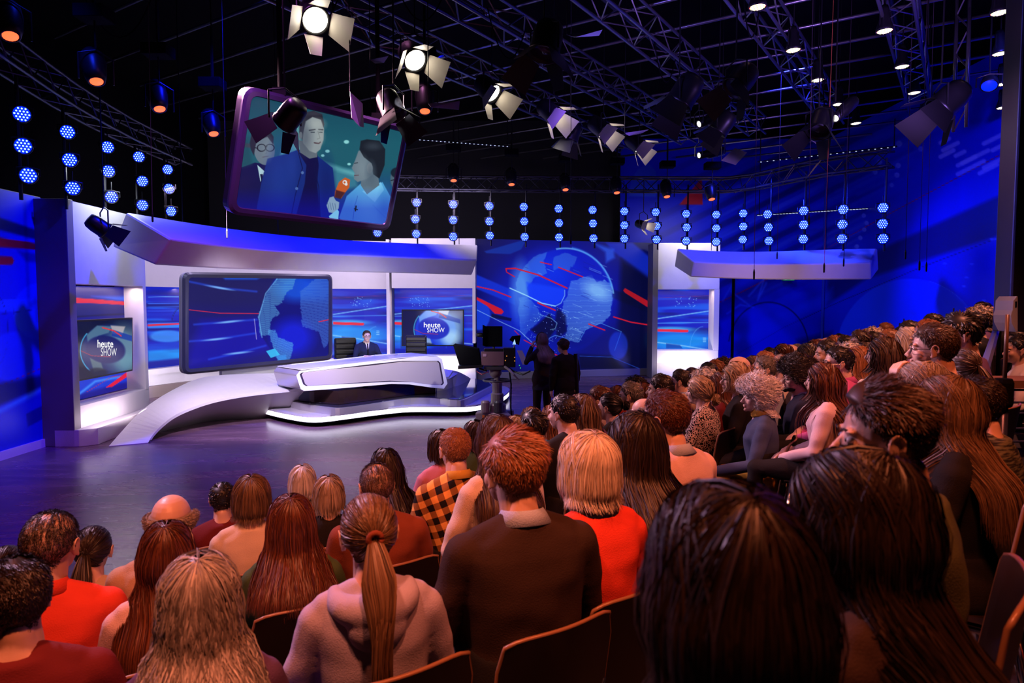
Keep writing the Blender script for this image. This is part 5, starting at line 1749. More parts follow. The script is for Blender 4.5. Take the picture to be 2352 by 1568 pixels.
def cloth(name, c, rough=.85, pattern=None):
    k = 'cloth_' + name
    if k in MATS: return MATS[k]
    m = mat(k, (*c, 1), rough, spec=.2, bump=.25, bscale=260, vary=.10, vscale=5)
    if pattern:
        nt = m.node_tree; N = nt.nodes; L = nt.links; b = N['Principled BSDF']
        tc = N.new('ShaderNodeTexCoord')
        if pattern == 'plaid' or pattern == 'plaidgrey':
            sep = N.new('ShaderNodeSeparateXYZ'); 
            mp = N.new('ShaderNodeMapping'); mp.inputs['Rotation'].default_value = (R(10), R(20), R(30))
            L.new(tc.outputs['Object'], mp.inputs[0]); L.new(mp.outputs[0], sep.inputs[0])
            sc = 88 if pattern == 'plaid' else 70
            outs = []
            for ax in ('X', 'Z'):
                mu = N.new('ShaderNodeMath'); mu.operation = 'MULTIPLY'; mu.inputs[1].default_value = sc
                L.new(sep.outputs[ax], mu.inputs[0])
                si = N.new('ShaderNodeMath'); si.operation = 'SINE'; L.new(mu.outputs[0], si.inputs[0])
                gt = N.new('ShaderNodeMath'); gt.operation = 'GREATER_THAN'; gt.inputs[1].default_value = 0.0; L.new(si.outputs[0], gt.inputs[0])
                outs.append(gt)
            ad = N.new('ShaderNodeMath'); ad.operation = 'ADD'; L.new(outs[0].outputs[0], ad.inputs[0]); L.new(outs[1].outputs[0], ad.inputs[1])
            hf = N.new('ShaderNodeMath'); hf.operation = 'MULTIPLY'; hf.inputs[1].default_value = .5; L.new(ad.outputs[0], hf.inputs[0])
            r = N.new('ShaderNodeValToRGB'); r.color_ramp.interpolation = 'CONSTANT'
            e = r.color_ramp.elements; e[0].position = 0; e[1].position = .9
            x = e.new(.4)
            cols = ((.85, .42, .10), (.28, .12, .03), (.008, .006, .006)) if pattern == 'plaid' else ((.30, .22, .22), (.08, .05, .06), (.02, .015, .02))
            e[0].color = (*cols[0], 1); e[1].color = (*cols[1], 1); e[2].color = (*cols[2], 1)
            L.new(hf.outputs[0], r.inputs['Fac']); L.new(r.outputs['Color'], b.inputs['Base Color'])
        else:
            vo = N.new('ShaderNodeTexVoronoi' if pattern == 'loops' else 'ShaderNodeTexNoise')
            vo.inputs['Scale'].default_value = 55 if pattern == 'loops' else 30
            mp = N.new('ShaderNodeMapping'); mp.inputs['Scale'].default_value = (1, 1, 1) if pattern == 'loops' else (.5, .5, 4)
            L.new(tc.outputs['Object'], mp.inputs[0]); L.new(mp.outputs[0], vo.inputs['Vector'])
            r = N.new('ShaderNodeValToRGB'); e = r.color_ramp.elements
            if pattern == 'loops':
                r.color_ramp.interpolation = 'CONSTANT'
                e[0].position = 0; e[0].color = (.01, .01, .012, 1); e[1].position = .62; e[1].color = (.01, .01, .012, 1); x = e.new(.36); x.color = (.55, .45, .42, 1)
            else:
                e[0].position = .42; e[0].color = (.02, .02, .02, 1); e[1].position = .6; e[1].color = (c[0], c[1], c[2], 1)
            L.new(vo.outputs[0], r.inputs['Fac']); L.new(r.outputs['Color'], b.inputs['Base Color'])
    return m


CL = {
    'black': (.010, .009, .010), 'navy': (.018, .022, .05), 'charcoal': (.03, .028, .034), 'white': (.72, .66, .62), 'cream': (.62, .52, .42), 'beige': (.45, .33, .24),
    'red': (.72, .06, .03), 'maroon': (.14, .015, .02), 'rust': (.20, .05, .025), 'green': (.05, .09, .035), 'olive': (.06, .065, .03), 'lav': (.40, .38, .56), 'pinkw': (.66, .48, .50),
    'pink': (.62, .22, .30), 'magenta': (.55, .10, .32), 'lblue': (.40, .50, .72), 'teal': (.02, .16, .24), 'grey': (.16, .15, .16), 'brown': (.035, .02, .016), 'purple': (.10, .05, .14),
    'denim': (.05, .07, .14), 'mustard': (.62, .36, .05), 'orange': (.55, .16, .04), 'coral': (.85, .07, .04),
}


def get_cloth(c):
    if c == 'plaid': return cloth('plaid', (.8, .4, .1), .85, 'plaid')
    if c == 'plaidgrey': return cloth('plaidgrey', (.2, .15, .15), .85, 'plaidgrey')
    if c == 'loops': return cloth('loops', (.4, .3, .3), .85, 'loops')
    if c == 'camo': return cloth('camo', (.15, .16, .11), .85, 'camo')
    return cloth(c, CL[c])


# small shared parts
def _eyes():
    mb = MB()
    for s in (-1, 1): add_ell(mb, V((s * .030, .0785, .001)), (.0125, .0105, .0085), 12, 8)
    me = mb.mesh('eyes', True)
    return me
def _iris():
    mb = MB()
    for s in (-1, 1): add_ell(mb, V((s * .030, .0875, .001)), (.0048, .0028, .0048), 10, 6)
    return mb.mesh('iris', True)
def _brows():
    mb = MB()
    for s in (-1, 1):
        mb.tube([V((s * .014, .094, .019)), V((s * .028, .093, .026)), V((s * .044, .080, .022))], [.003, .0036, .0018], 6)
    return mb.mesh('eyebrows', True)
def _glasses():
    mb = MB()
    for s in (-1, 1):
        pts = [V((s * (.031 + .023 * math.cos(a)), .100 - .006 * abs(math.cos(a)), -.002 + .018 * math.sin(a))) for a in np.linspace(0, 2 * PI, 17)]
        mb.tube(pts, .0017, 5)
        mb.tube([V((s * .054, .096, .003)), V((s * .072, .07, .003)), V((s * .080, .0, .003)), V((s * .082, -.02, -.006))], .0016, 5)
    mb.tube([V((-.009, .102, 0)), V((0, .105, .004)), V((.009, .102, 0))], .0016, 5)
    return mb.mesh('glasses', False)
def _collar(r=.066):
    n = 22; a = np.linspace(.35, 2 * PI - .35, n) + PI / 2
    o = [V((math.cos(t) * (r + .010), -.026 + math.sin(t) * (r + .006), 1.030 - .016 * math.sin(t))) for t in a]
    u = [V((math.cos(t) * (r - .004), -.022 + math.sin(t) * (r - .006), 1.068 - .010 * math.sin(t))) for t in a]
    d = [V((math.cos(t) * (r + .026), -.028 + math.sin(t) * (r + .020), 1.022 - .020 * math.sin(t))) for t in a]
    i_ = [p + V((0, 0, -.012)) for p in o]
    return MB().loft([u, d, i_], closed=False).mesh('collar', True)
def _hood():
    mb = MB()
    a = np.linspace(-.2, PI + .2, 14)
    pts = [V((math.cos(t) * .105, -.045 - math.sin(t) * .075, 1.02 - .025 * math.sin(t))) for t in a]
    limb(mb, pts, [.028 + .022 * math.sin(max(0, min(PI, t))) for t in a], 12)
    add_ell(mb, V((0, -.125, .955)), (.085, .04, .075))
    co, f = voxel(mb, .009, 3)
    return mesh_np('hood', [(co, f)])
def _scarf():
    mb = MB()
    for k in range(3):
        a = np.linspace(0, 2 * PI, 18)
        mb.tube([V((math.cos(t) * (.072 + .004 * k), -.018 + math.sin(t) * (.070), 1.035 + .018 * k + .006 * math.sin(3 * t + k))) for t in a], .017, 8)
    co, f = voxel(mb, .008, 2)
    return mesh_np('scarf', [(co, f)])
def _beard():
    mb = MB()
    add_ell(mb, V((0, .040, -.076)), (.049, .053, .026), 18, 10)
    add_ell(mb, V((0, .084, -.086)), (.026, .018, .022), 12, 8)
    return mb.mesh('beard', True)
def _headset():
    mb = MB()
    a = np.linspace(0, PI, 14)
    mb.tube([V((math.cos(t) * .098, -.012, .02 + math.sin(t) * .118)) for t in a], .007, 8)
    for s in (-1, 1):
        M = Matrix.Rotation(R(90), 4, 'Y'); M.translation = V((s * .088 - .012, -.008, -.004))
        mb.lathe([(.0, 0), (.034, 0), (.036, .012), (.034, .024), (0, .024)], M, 16)
    mb.tube([V((.09, .0, -.02)), V((.08, .07, -.05)), V((.03, .115, -.06))], .003, 6)
    return mb.mesh('headset', False)
def _shirt_front():
    pts = [V((-.050, .030, 1.045)), V((-.030, .075, .985)), V((0, .128, .80)), V((.030, .075, .985)), V((.050, .030, 1.045)), V((0, .056, 1.025))]
    pts = [p + V((0, .012, 0)) for p in pts]
    return MB().prism([pts[0], pts[1], pts[2], pts[5]], (0, .004, 0)).prism([pts[5], pts[2], pts[3], pts[4]], (0, .004, 0)).mesh('shirt_front')
def _necktie():
    mb = MB(); mb.hexa([V((-.012, .072, 1.02)), V((.012, .072, 1.02)), V((.010, .082, .992)), V((-.010, .082, .992)), V((-.012, .084, 1.02)), V((.012, .084, 1.02)), V((.010, .094, .992)), V((-.010, .094, .992))])
    mb.hexa([V((-.010, .086, .992)), V((.010, .086, .992)), V((.020, .148, .80)), V((-.020, .148, .80)), V((-.010, .096, .992)), V((.010, .096, .992)), V((.020, .156, .80)), V((-.020, .156, .80))])
    return mb.mesh('necktie')
def _scrunchie():
    mb = MB(); a = np.linspace(0, 2 * PI, 15)
    mb.tube([V((math.cos(t) * .018, -.128, .030 + math.sin(t) * .018)) for t in a], .009, 8)
    return mb.mesh('hair_tie', True)


_small = {}
def small(k):
    if k not in _small:
        _small[k] = dict(eyes=_eyes, iris=_iris, eyebrows=_brows, glasses=_glasses, collar=_collar, hood=_hood, scarf=_scarf, beard=_beard, headset=_headset, hair_tie=_scrunchie, shirt_front=_shirt_front, necktie=_necktie)[k]()
    return _small[k]


def inst(name, me, m, parent, loc=None, rot=None):
    if len(me.materials) == 0: me.materials.append(None)
    o = bpy.data.objects.new(name, me); COL.objects.link(o)
    o.material_slots[0].link = 'OBJECT'; o.material_slots[0].material = m
    if parent is not None: o.parent = parent
    if loc is not None: o.location = loc
    if rot is not None: o.rotation_euler = rot
    return o


M_EYE = mat('eye_white', (.6, .58, .56, 1), .2); M_IRIS = mat('iris_dark', (.02, .015, .012, 1), .15)
M_FRAME = mat('glasses_frame', (.012, .01, .01, 1), .25)


def person(loc, yaw, female, hair, hcol, top, label, head=0, scale=1.0, lod=0, pose='lap', trousers='black', skin=0, extras=(), topname='sweater', tilt=0.0, hscale=1.0):
    G = person_meshes(pose, female, lod)
    o = inst('person', G['skin'][head], SKINS[skin], None, loc, (0, 0, yaw))
    o.scale = (scale, scale, scale)
    tag(o, label, 'person', 'people seated in the audience')
    inst(topname, G['top'], get_cloth(top), o)
    inst('trousers', G['trousers'], get_cloth(trousers), o)
    if lod:
        for q in G['shoes']: inst('shoe', q, get_cloth('black'), o)
    rz = R(head)
    hl = NP + Matrix.Rotation(rz, 3, 'Z') @ (HC - NP)
    def at_head(name, me, m, sc=None):
        q = inst(name, me, m, o, hl, (0, 0, rz))
        if sc: q.scale = sc
        return q
    if hair:
        fs = (.96, 1, 1) if female else (1, 1, 1)
        if hair == 'longplus': pass
        at_head('hair', hair_mesh(hair, lod), get_hair_mat(hcol), tuple(f * hscale for f in fs))
    fw = (.95, 1, 1) if female else None
    if lod or 'glasses' in extras or abs(yaw) > .8:
        for q in (at_head('eyes', small('eyes'), M_EYE, fw), at_head('iris', small('iris'), M_IRIS, fw)): q['kind'] = 'stuff'
        at_head('eyebrows', small('eyebrows'), get_hair_mat(hcol if hcol not in ('white', 'platin') else 'greybl'), fw)['kind'] = 'stuff'
    for e in extras:
        if e == 'glasses': at_head('glasses', small('glasses'), M_FRAME)
        elif e == 'beard': at_head('beard', small('beard'), get_hair_mat(hcol))
        elif e == 'headset': at_head('headset', small('headset'), M_BLACKM)
        elif e in ('shirt_front', 'necktie'): inst(e, small(e), get_cloth('white' if e == 'shirt_front' else 'black'), o)
        elif e == 'tie': at_head('hair_tie', small('hair_tie'), get_cloth('rust'))
        elif e.startswith('collar:'): inst('collar', small('collar'), get_cloth(e[7:]), o)
        elif e.startswith('hood:'): inst('hood', small('hood'), get_cloth(e[5:]), o)
        elif e.startswith('scarf:'): inst('scarf', small('scarf'), get_cloth(e[6:]), o)
    return o


# ------------------------------------------------------------------ tiers
UV = V((.55, .835, 0)); NV = V((-.835, .55, 0))
ROW_S = [2.95, 2.2, 1.45, .7, -.05, -.8, -1.55, -2.3]
ROW_L = [0, .16, .36, .56, .76, .96, 1.16, 1.36]


def level_at(x, y):
    s = -.835 * x + .55 * y
    for i in range(len(ROW_S) - 1):
        if s > (ROW_S[i] + ROW_S[i + 1]) / 2 - .1: return ROW_L[i]
    return ROW_L[-1]


M_TIER = mat('dark_carpet', (.022, .018, .026, 1), .8, bump=.3, bscale=180, vary=.2, vscale=20)
tr = thing('seating_tiers', 'dark stepped seating platform under the audience rows', 'platform', (3, 4, 0))
for i in range(1, len(ROW_S)):
    sb = (ROW_S[i - 1] + ROW_S[i]) / 2 - .1
    w = 9.6 if i == 1 else None
    # strip along the rows, from behind the camera to the far end
    sN = sb - (.75 if i < len(ROW_S) - 1 else 3.0)
    t0, t1 = -4.0, 10.4
    if i >= 2: t1 = 10.4 - (i - 1) * .1
    p = [NV * sb + UV * t0, NV * sb + UV * t1, NV * (sb - .76 if i < len(ROW_S) - 1 else sb - 1.6) + UV * t1, NV * (sb - .76 if i < len(ROW_S) - 1 else sb - 1.6) + UV * t0]
    q = []
    for v in p:
        q.append(V((min(v.x, 9.2), max(v.y, -3.8), 0)))
    MB().prism(q, (0, 0, ROW_L[i])).build('tier_step', M_TIER, tr)
struct_front = MB().prism([NV * 3.5 + UV * -1.5, NV * 3.5 + UV * 10.4, NV * 2.7 + UV * 10.4, NV * 2.7 + UV * -1.5], (0, 0, .006)).build('blue_carpet_strip', mat('blue_carpet', (.03, .03, .16, 1), .7, bump=.2, bscale=150))
tag(struct_front, 'blue carpet strip laid along the front row of seats', 'carpet')


# ------------------------------------------------------------------ audience chair
def make_chair():
    t = thing('audience_chair', 'x', 'chair', (0, 0, 0))
    wood = mat('chair_shell', (.014, .009, .008, 1), .34, bump=.02, bscale=40, stretch=(1, 1, 8)); edge = mat('chair_edge_wood', (.26, .13, .07, 1), .28)
    # backrest: curved plywood sheet
    n = 13; back = []
    xs = np.linspace(-.215, .215, n)
    zs = [.40, .46, .54, .64, .74, .80, .83]
    F, Bk = [], []
    for z in zs:
        lean = -.17 - (z - .42) * .16
        rF, rB = [], []
        for x in xs:
            w = x * (1 if z < .80 else .93) if z > .46 else x * .95
            cv = .035 * (x / .215) ** 2
            zz = z - (.018 * abs(x / .215) ** 6 if z > .8 else 0)
            rF.append(V((w, lean + cv, zz))); rB.append(V((w, lean + cv - .012, zz)))
        F.append(rF); Bk.append(rB)
    MB().loft([f for f in F], closed=False).loft([b for b in Bk], closed=False).build('backrest', wood, t, smooth=True)
    rimp = [F[k][0] for k in range(len(zs))] + F[-1][1:-1] + [F[k][-1] for k in range(len(zs) - 1, -1, -1)]
    MB().tube([p + V((0, -.006, 0)) for p in rimp], .0065, 6).build('backrest_edge', edge, t, smooth=True)
    # seat
    r1, r2 = [], []
    rows = []
    for y, z in ((-.19, .435), (-.12, .425), (.0, .425), (.12, .432), (.20, .430), (.235, .405)):
        rows.append([V((x * 1.0, y, z + .012 * (x / .215) ** 2)) for x in xs])
    mb = MB(); mb.loft(rows, closed=False); mb.loft([[p + V((0, 0, -.012)) for p in r_] for r_ in rows], closed=False)
    mb.build('seat', wood, t, smooth=True)
    for s in (-1, 1):
        MB().tube([V((s * .20, .16, .41)), V((s * .215, .19, .02)), V((s * .215, .19, 0))], .011, 8).build('leg', M_CHROME, t, smooth=True)
        MB().tube([V((s * .18, -.14, .41)), V((s * .215, -.22, .02)), V((s * .215, -.22, 0))], .011, 8).build('leg', M_CHROME, t, smooth=True)
        MB().tube([V((s * .19, .16, .405)), V((s * .19, -.15, .405)), V((s * .17, -.19, .45)), V((s * .15, -.205, .58))], .010, 8).build('frame_rail', M_CHROME, t, smooth=True)
    MB().tube([V((-.19, -.12, .40)), V((.19, -.12, .40))], .010, 8).build('stretcher', M_CHROME, t, smooth=True)
    return t


chair0 = make_chair()
chair_used = False
seats = []


def place_chair(x, y, z, yaw, label, scale=1.0):
    global chair_used
    c = chair0 if not chair_used else copy_tree(chair0)
    chair_used = True
    c.location = (x, y, z); c.rotation_euler = (0, 0, yaw); c.scale = (scale,) * 3
    c['label'] = label; c['group'] = 'audience chairs in rows'
    return c


TARGET = V((-4.2, 11.5, 0))


def solve_seat(px, py, D0, want):
    best = None
    for f in np.linspace(.94, 1.08, 21):
        D = D0 * f; p = PD(px, py, D); L_ = level_at(p.x, p.y)
        sc = (p.z - L_) / 1.285
        cost = abs(math.log(max(sc, .05) / want)) * 3 + abs(math.log(f)) * 1.2
        for (qx, qy) in seats:
            d = math.hypot(p.x - qx, p.y - qy)
            if d < .50: cost += (.50 - d) * 6
        if best is None or cost < best[0]: best = (cost, D, p, L_, sc)
    return best


HW = {'short': .170, 'quiff': .170, 'crop': .165, 'mess': .18, 'curly': .235, 'puff': .235, 'bob': .195, 'long': .195, 'verylong': .195, 'wavy': .21, 'frizzy': .23, 'pony': .172, 'bun': .172, 'lowbun': .19, 'bald': .165, 'ring': .185, 'thin': .165}


def sit(px, py, w, female, hair, hcol, top, label, D=None, **kw):
    """px, py: top of the head in the photograph, w: width of the head there"""
    top_z = {'curly': .038, 'puff': .030, 'frizzy': .03}.get(hair, .014)
    D0 = D if D else HW[hair] * FPX / w
    want = kw.pop('want', .95 if female else 1.0)
    c, Dd_, p, L_, sc = solve_seat(px, py, D0, want)
    sc = max(.86, min(1.14, (p.z - L_) / (1.28 + top_z)))
    hd = kw.pop('head', None)
    ty = math.atan2(-(TARGET.x - p.x), TARGET.y - p.y)
    yaw = kw.pop('yaw', None)
    body = R(yaw) if yaw is not None else ty * .5 + R(56.6) * .5 + RNG.uniform(-.06, .06)
    if hd is None: hd = int(RNG.choice([0, 18, 0, -16]))
    lod = kw.pop('lod', 1 if Dd_ < 3.7 else 0)
    # put the seat so that the head, not the pelvis, stands at the photo's place
    off = Matrix.Rotation(body, 3, 'Z') @ V((0, -.01, 0)) * sc
    loc = V((p.x - off.x, p.y - off.y, L_))
    seats.append((p.x, p.y))
    o = person(loc, body, female, hair, hcol, top, label, head=hd, scale=sc, lod=lod, **kw)
    cyaw = ty * .2 + R(56.6) * .8
    fw = Matrix.Rotation(cyaw, 3, 'Z') @ V((0, .0, 0))
    place_chair(loc.x, loc.y, L_, (cyaw + body) / 2, 'dark chair under the ' + label, 1.0)
    return o, p, L_
# ------------------------------------------------------------------ the audience, nearest first
def S(px, py, w, sex, hair, hcol, top, label, *ex, **kw):
    return sit(px, py, w, sex == 'f', hair, hcol, top, 'person ' + label, extras=ex, **kw)


S(1705, 1172, 400, 'f', 'verylong', 'dark', 'black', 'with very dark hair filling the bottom right foreground', D=.79, yaw=14, head=0, want=.85, hscale=1.22)
S(2015, 1048, 300, 'f', 'verylong', 'dark', 'brown', 'with long straight dark hair in a brown patterned scarf top', D=1.0, yaw=40, head=18, want=.9, hscale=1.10)
S(2075, 884, 230, 'm', 'quiff', 'brown', 'olive', 'with swept brown hair and shaved sides at the right', D=1.36, yaw=60, head=18, trousers='grey', pose='lapwide')
S(2200, 862, 140, 'f', 'verylong', 'light', 'black', 'with long blond hair in a black lace top at right', D=2.2, yaw=50, head=0)
S(2262, 905, 110, 'm', 'short', 'dark', 'camo', 'in a mottled green sleeve beside the railing', D=2.3, yaw=40, head=0)
S(2135, 884, 110, 'f', 'frizzy', 'greybl', 'purple', 'with frizzy pinkish hair behind the shaved-sides person', D=2.9, yaw=60, head=0)
o_gl = S(2166, 743, 100, 'm', 'short', 'brown', 'black', 'in black glasses raising a hand to the mouth', 'glasses', yaw=62, head=0, D=3.1, pose='chin', lod=1)
S(455, 1278, 200, 'f', 'frizzy', 'grey', 'purple', 'with grey wavy hair tied half up at lower left', yaw=22, head=0, D=1.72)
S(35, 1288, 130, 'm', 'short', 'dark', 'maroon', 'in a maroon shirt at the bottom left corner', yaw=24, head=18, D=1.95)
S(380, 1203, 135, 'f', 'verylong', 'auburn', 'pinkw', 'with long brown hair in a pale pink ruffled blouse', yaw=24, head=0, D=2.3)
S(850, 1140, 150, 'f', 'pony', 'light', 'lav', 'with a long ponytail in a lavender ribbed hoodie', 'hood:lav', 'tie', yaw=20, head=0, D=1.75)
S(1196, 992, 145, 'm', 'mess', 'ginger', 'brown', 'with tousled fair hair in a dark brown sweater', 'collar:lblue', yaw=20, head=18, D=1.98)
S(1362, 1002, 140, 'f', 'bob', 'platin', 'coral', 'with a blond bob in a bright red vest', 'scarf:navy', yaw=28, head=0, D=2.2, hscale=1.06)
S(1472, 958, 125, 'f', 'wavy', 'dark', 'beige', 'with long dark wavy hair in a beige shirt', yaw=30, head=0, D=2.85, hscale=1.12)
S(1546, 897, 100, 'm', 'short', 'auburn', 'pinkw', 'with short reddish hair in a pale pink shirt', 'collar:lblue', yaw=36, head=18, D=2.85, hscale=1.0)
S(100, 1176, 120, 'm', 'thin', 'dark', 'red', 'balding in a bright red shirt at the left', 'glasses', 'collar:red', yaw=22, head=-16, D=2.25)
S(206, 1212, 84, 'f', 'pony', 'dark', 'beige', 'with a short dark ponytail left of the long brown hair', yaw=16, head=0, D=3.1)
S(388, 1134, 100, 'm', 'ring', 'greybl', 'beige', 'bald on top with frizzy side hair in front row', yaw=16, head=0, D=3.0)
S(576, 1096, 95, 'f', 'bob', 'light', 'cream', 'with streaked blond bob in a cream blouse', yaw=18, head=0, D=3.2)
S(512, 1198, 70, 'm', 'crop', 'black', 'maroon', 'in dark red leaning behind the streaked blond bob', D=3.7, yaw=20, head=0)
S(668, 1142, 115, 'f', 'wavy', 'auburn', 'green', 'with braided auburn hair in a green top', yaw=20, head=0, D=2.6)
S(694, 1082, 66, 'f', 'bob', 'white', 'grey', 'with a short white bob in the front row', yaw=16, head=0, D=4.3)
S(755, 1096, 84, 'f', 'bob', 'greybl', 'black', 'with an ash brown bob beside the white bob', yaw=18, head=0, D=3.6)
S(868, 1062, 92, 'm', 'thin', 'brown', 'rust', 'with thinning hair in a rust brown sweater', yaw=22, head=0, D=2.9)
S(888, 1032, 80, 'f', 'wavy', 'dark', 'navy', 'with curly dark hair and a flower hair clip', yaw=24, head=0, D=3.9)
S(1050, 982, 78, 'm', 'crop', 'ginger', 'plaid', 'with ginger hair in a yellow and black checked shirt', 'collar:mustard', yaw=26, head=0, D=3.4)
S(1016, 990, 55, 'f', 'bob', 'brown', 'pink', 'in a pink sweater left of the ginger hair', 'glasses', yaw=30, head=0, D=4.4, trousers='black')
S(1094, 968, 46, 'f', 'bob', 'brown', 'green', 'with a dark brown bob right behind the ginger hair', yaw=26, head=0, D=4.9)
S(1148, 954, 84, 'f', 'verylong', 'brown', 'cream', 'with long brown hair in a cream knitted sweater', yaw=30, head=0, D=3.6)
S(1188, 956, 34, 'f', 'bob', 'blond', 'rust', 'with a small blond head near the camera pedestal', yaw=30, head=0, D=6.0)
S(1234, 944, 52, 'm', 'mess', 'dark', 'black', 'with tousled dark hair in front of the crew', 'beard', yaw=34, head=18, D=5.0)
S(1226, 936, 44, 'f', 'bob', 'blond', 'beige', 'with blond hair and glasses beside the tousled dark hair', 'glasses', yaw=34, head=18, D=5.8)
S(1276, 930, 44, 'f', 'long', 'ginger', 'teal', 'with orange hair in a teal top', yaw=40, head=0, D=5.7)
S(1306, 906, 54, 'm', 'short', 'black', 'black', 'with short black hair in a black sweater', yaw=34, head=18, D=4.8)
S(1346, 904, 58, 'f', 'verylong', 'light', 'purple', 'with very long light brown hair', yaw=36, head=0, D=5.2)
S(1330, 902, 30, 'm', 'bald', 'grey', 'grey', 'bald behind the very long light hair', yaw=36, head=0, D=6.2)
S(1387, 886, 40, 'm', 'short', 'auburn', 'plaidgrey', 'bearded seen from the side in front row', 'beard', yaw=54, head=18, D=6.2)
S(1409, 902, 44, 'f', 'bun', 'black', 'black', 'with a black bun in a black jacket', yaw=44, head=18, D=5.6)
S(1424, 887, 34, 'f', 'bob', 'auburn', 'red', 'with an auburn bob beside the bun', yaw=44, head=0, D=6.6)
S(1458, 876, 48, 'm', 'short', 'saltpep', 'plaidgrey', 'with grey hair in a dark checked shirt', 'glasses', yaw=50, head=18, D=5.8)
S(1490, 911, 50, 'm', 'bald', 'grey', 'charcoal', 'completely bald with glasses', 'glasses', yaw=54, head=18, D=5.2)
S(1467, 866, 34, 'f', 'curly', 'dark', 'black', 'with curly dark hair in the front row', yaw=50, head=0, D=7.2)
S(1487, 880, 28, 'f', 'bob', 'auburn', 'rust', 'with a small auburn bob behind the grey hair', yaw=50, head=0, D=7.0)
S(1528, 859, 54, 'm', 'short', 'dark', 'navy', 'with thick short dark hair in navy', yaw=46, head=18, D=5.7)
S(1571, 848, 42, 'm', 'short', 'dark', 'beige', 'with receding dark hair in a beige jacket', 'collar:lblue', yaw=54, head=18, D=6.4)
S(1594, 845, 24, 'f', 'bob', 'brown', 'black', 'tiny brown head left of the white tower base', yaw=54, head=0, D=9.2)
S(1628, 847, 46, 'f', 'puff', 'white', 'purple', 'with pinkish white hair behind the blond bun', yaw=54, head=0, D=6.6)
S(1617, 864, 60, 'f', 'lowbun', 'blond', 'loops', 'with a blond low bun in a black and white pattern', yaw=52, head=0, D=5.2)
S(1633, 832, 38, 'm', 'short', 'black', 'black', 'with flat black hair below the white tower', yaw=54, head=0, D=7.4)
S(1649, 827, 26, 'm', 'mess', 'ginger', 'black', 'with a small ginger head right of the flat black hair', yaw=54, head=0, D=8.6)
S(1671, 822, 34, 'm', 'curly', 'brown', 'black', 'with curly brown hair and glasses', 'glasses', yaw=62, head=18, D=8.0)
S(1665, 855, 36, 'f', 'wavy', 'auburn', 'maroon', 'with auburn curls behind the blond bun', yaw=56, head=0, D=6.2)
S(1706, 815, 50, 'm', 'ring', 'ginger', 'black', 'with a receding ginger hairline', yaw=60, head=18, D=6.2)
S(1702, 832, 54, 'f', 'bob', 'blond', 'black', 'with streaked blond bob, glasses and black jacket', 'glasses', yaw=66, head=18, D=5.5)
S(1738, 818, 30, 'f', 'bob', 'light', 'rust', 'with a small light brown bob in the middle rows', yaw=60, head=0, D=7.4)
S(1768, 817, 46, 'm', 'short', 'saltpep', 'lblue', 'greying in a light blue shirt', 'collar:lblue', yaw=66, head=18, D=5.8)
S(1764, 806, 34, 'm', 'short', 'ginger', 'grey', 'with a combed ginger quiff behind the light blue shirt', yaw=60, head=18, D=7.2)
S(1802, 812, 36, 'm', 'thin', 'grey', 'white', 'with thin grey hair and a white collar', 'collar:white', yaw=66, head=0, D=6.8)
S(1751, 868, 84, 'f', 'puff', 'white', 'denim', 'with white curly hair, blue sweatshirt and orange trousers', 'scarf:mustard', yaw=72, head=18, D=4.75, hscale=1.18, trousers='mustard', pose='lapwide', lod=1)
S(1842, 826, 84, 'm', 'curly', 'dark', 'navy', 'with dark curly hair, glasses and dark blazer', 'glasses', 'beard', 'collar:lblue', yaw=66, head=18, D=5.2, lod=1, hscale=1.18)
S(1774, 798, 26, 'm', 'short', 'dark', 'black', 'with a small dark head above the ginger quiff', yaw=60, head=0, D=8.6)
S(1806, 790, 32, 'f', 'bob', 'auburn', 'rust', 'with smooth auburn hair looking up', yaw=66, head=18, D=7.6)
S(1822, 788, 26, 'm', 'bald', 'grey', 'grey', 'bald beside the smooth auburn hair', yaw=66, head=0, D=8.4)
S(1838, 788, 24, 'm', 'crop', 'saltpep', 'charcoal', 'with cropped grey hair in the far rows', yaw=60, head=0, D=8.8)
S(1865, 788, 36, 'f', 'wavy', 'dark', 'black', 'with wavy dark hair tied back in the middle rows', yaw=62, head=0, D=7.0)
S(1840, 811, 40, 'f', 'bob', 'brown', 'brown', 'with flat brown hair behind the dark curly hair', yaw=62, head=0, D=6.2)
S(1864, 806, 32, 'f', 'long', 'blond', 'lav', 'with straight blond hair right of the flat brown hair', yaw=60, head=0, D=7.2)
S(1904, 832, 62, 'f', 'verylong', 'auburn', 'pinkw', 'with long dark red hair in a pale pink coat', yaw=56, head=0, D=4.4)
S(1879, 780, 28, 'f', 'bob', 'auburn', 'rust', 'with small auburn hair in the far rows', yaw=60, head=0, D=8.2)
S(1909, 781, 36, 'm', 'short', 'dark', 'black', 'with short dark hair seen in sharp side view', yaw=70, head=18, D=7.0)
S(1904, 773, 24, 'm', 'ring', 'greybl', 'grey', 'with shiny bald crown in the far rows', yaw=60, head=0, D=9.0)
S(1888, 775, 22, 'm', 'bald', 'grey', 'black', 'small and bald left of the shiny crown', yaw=60, head=0, D=9.6)
S(1923, 770, 22, 'f', 'bob', 'ginger', 'black', 'with small ginger hair left of the arc', yaw=60, head=0, D=9.4)
S(1934, 766, 20, 'm', 'short', 'brown', 'black', 'with small brown hair below the left edge of the arc', yaw=60, head=0, D=9.8)
S(1938, 795, 60, 'm', 'short', 'black', 'magenta', 'with glasses and a magenta checked shirt', 'glasses', 'collar:magenta', yaw=66, head=18, D=5.0)
S(1951, 770, 34, 'm', 'short', 'dark', 'charcoal', 'with dark brown hair at the middle of the far rows', yaw=64, head=18, D=7.4)
S(1984, 759, 30, 'm', 'mess', 'brown', 'black', 'in dark glasses with brown fringe in the far rows', 'glasses', yaw=66, head=18, D=7.6)
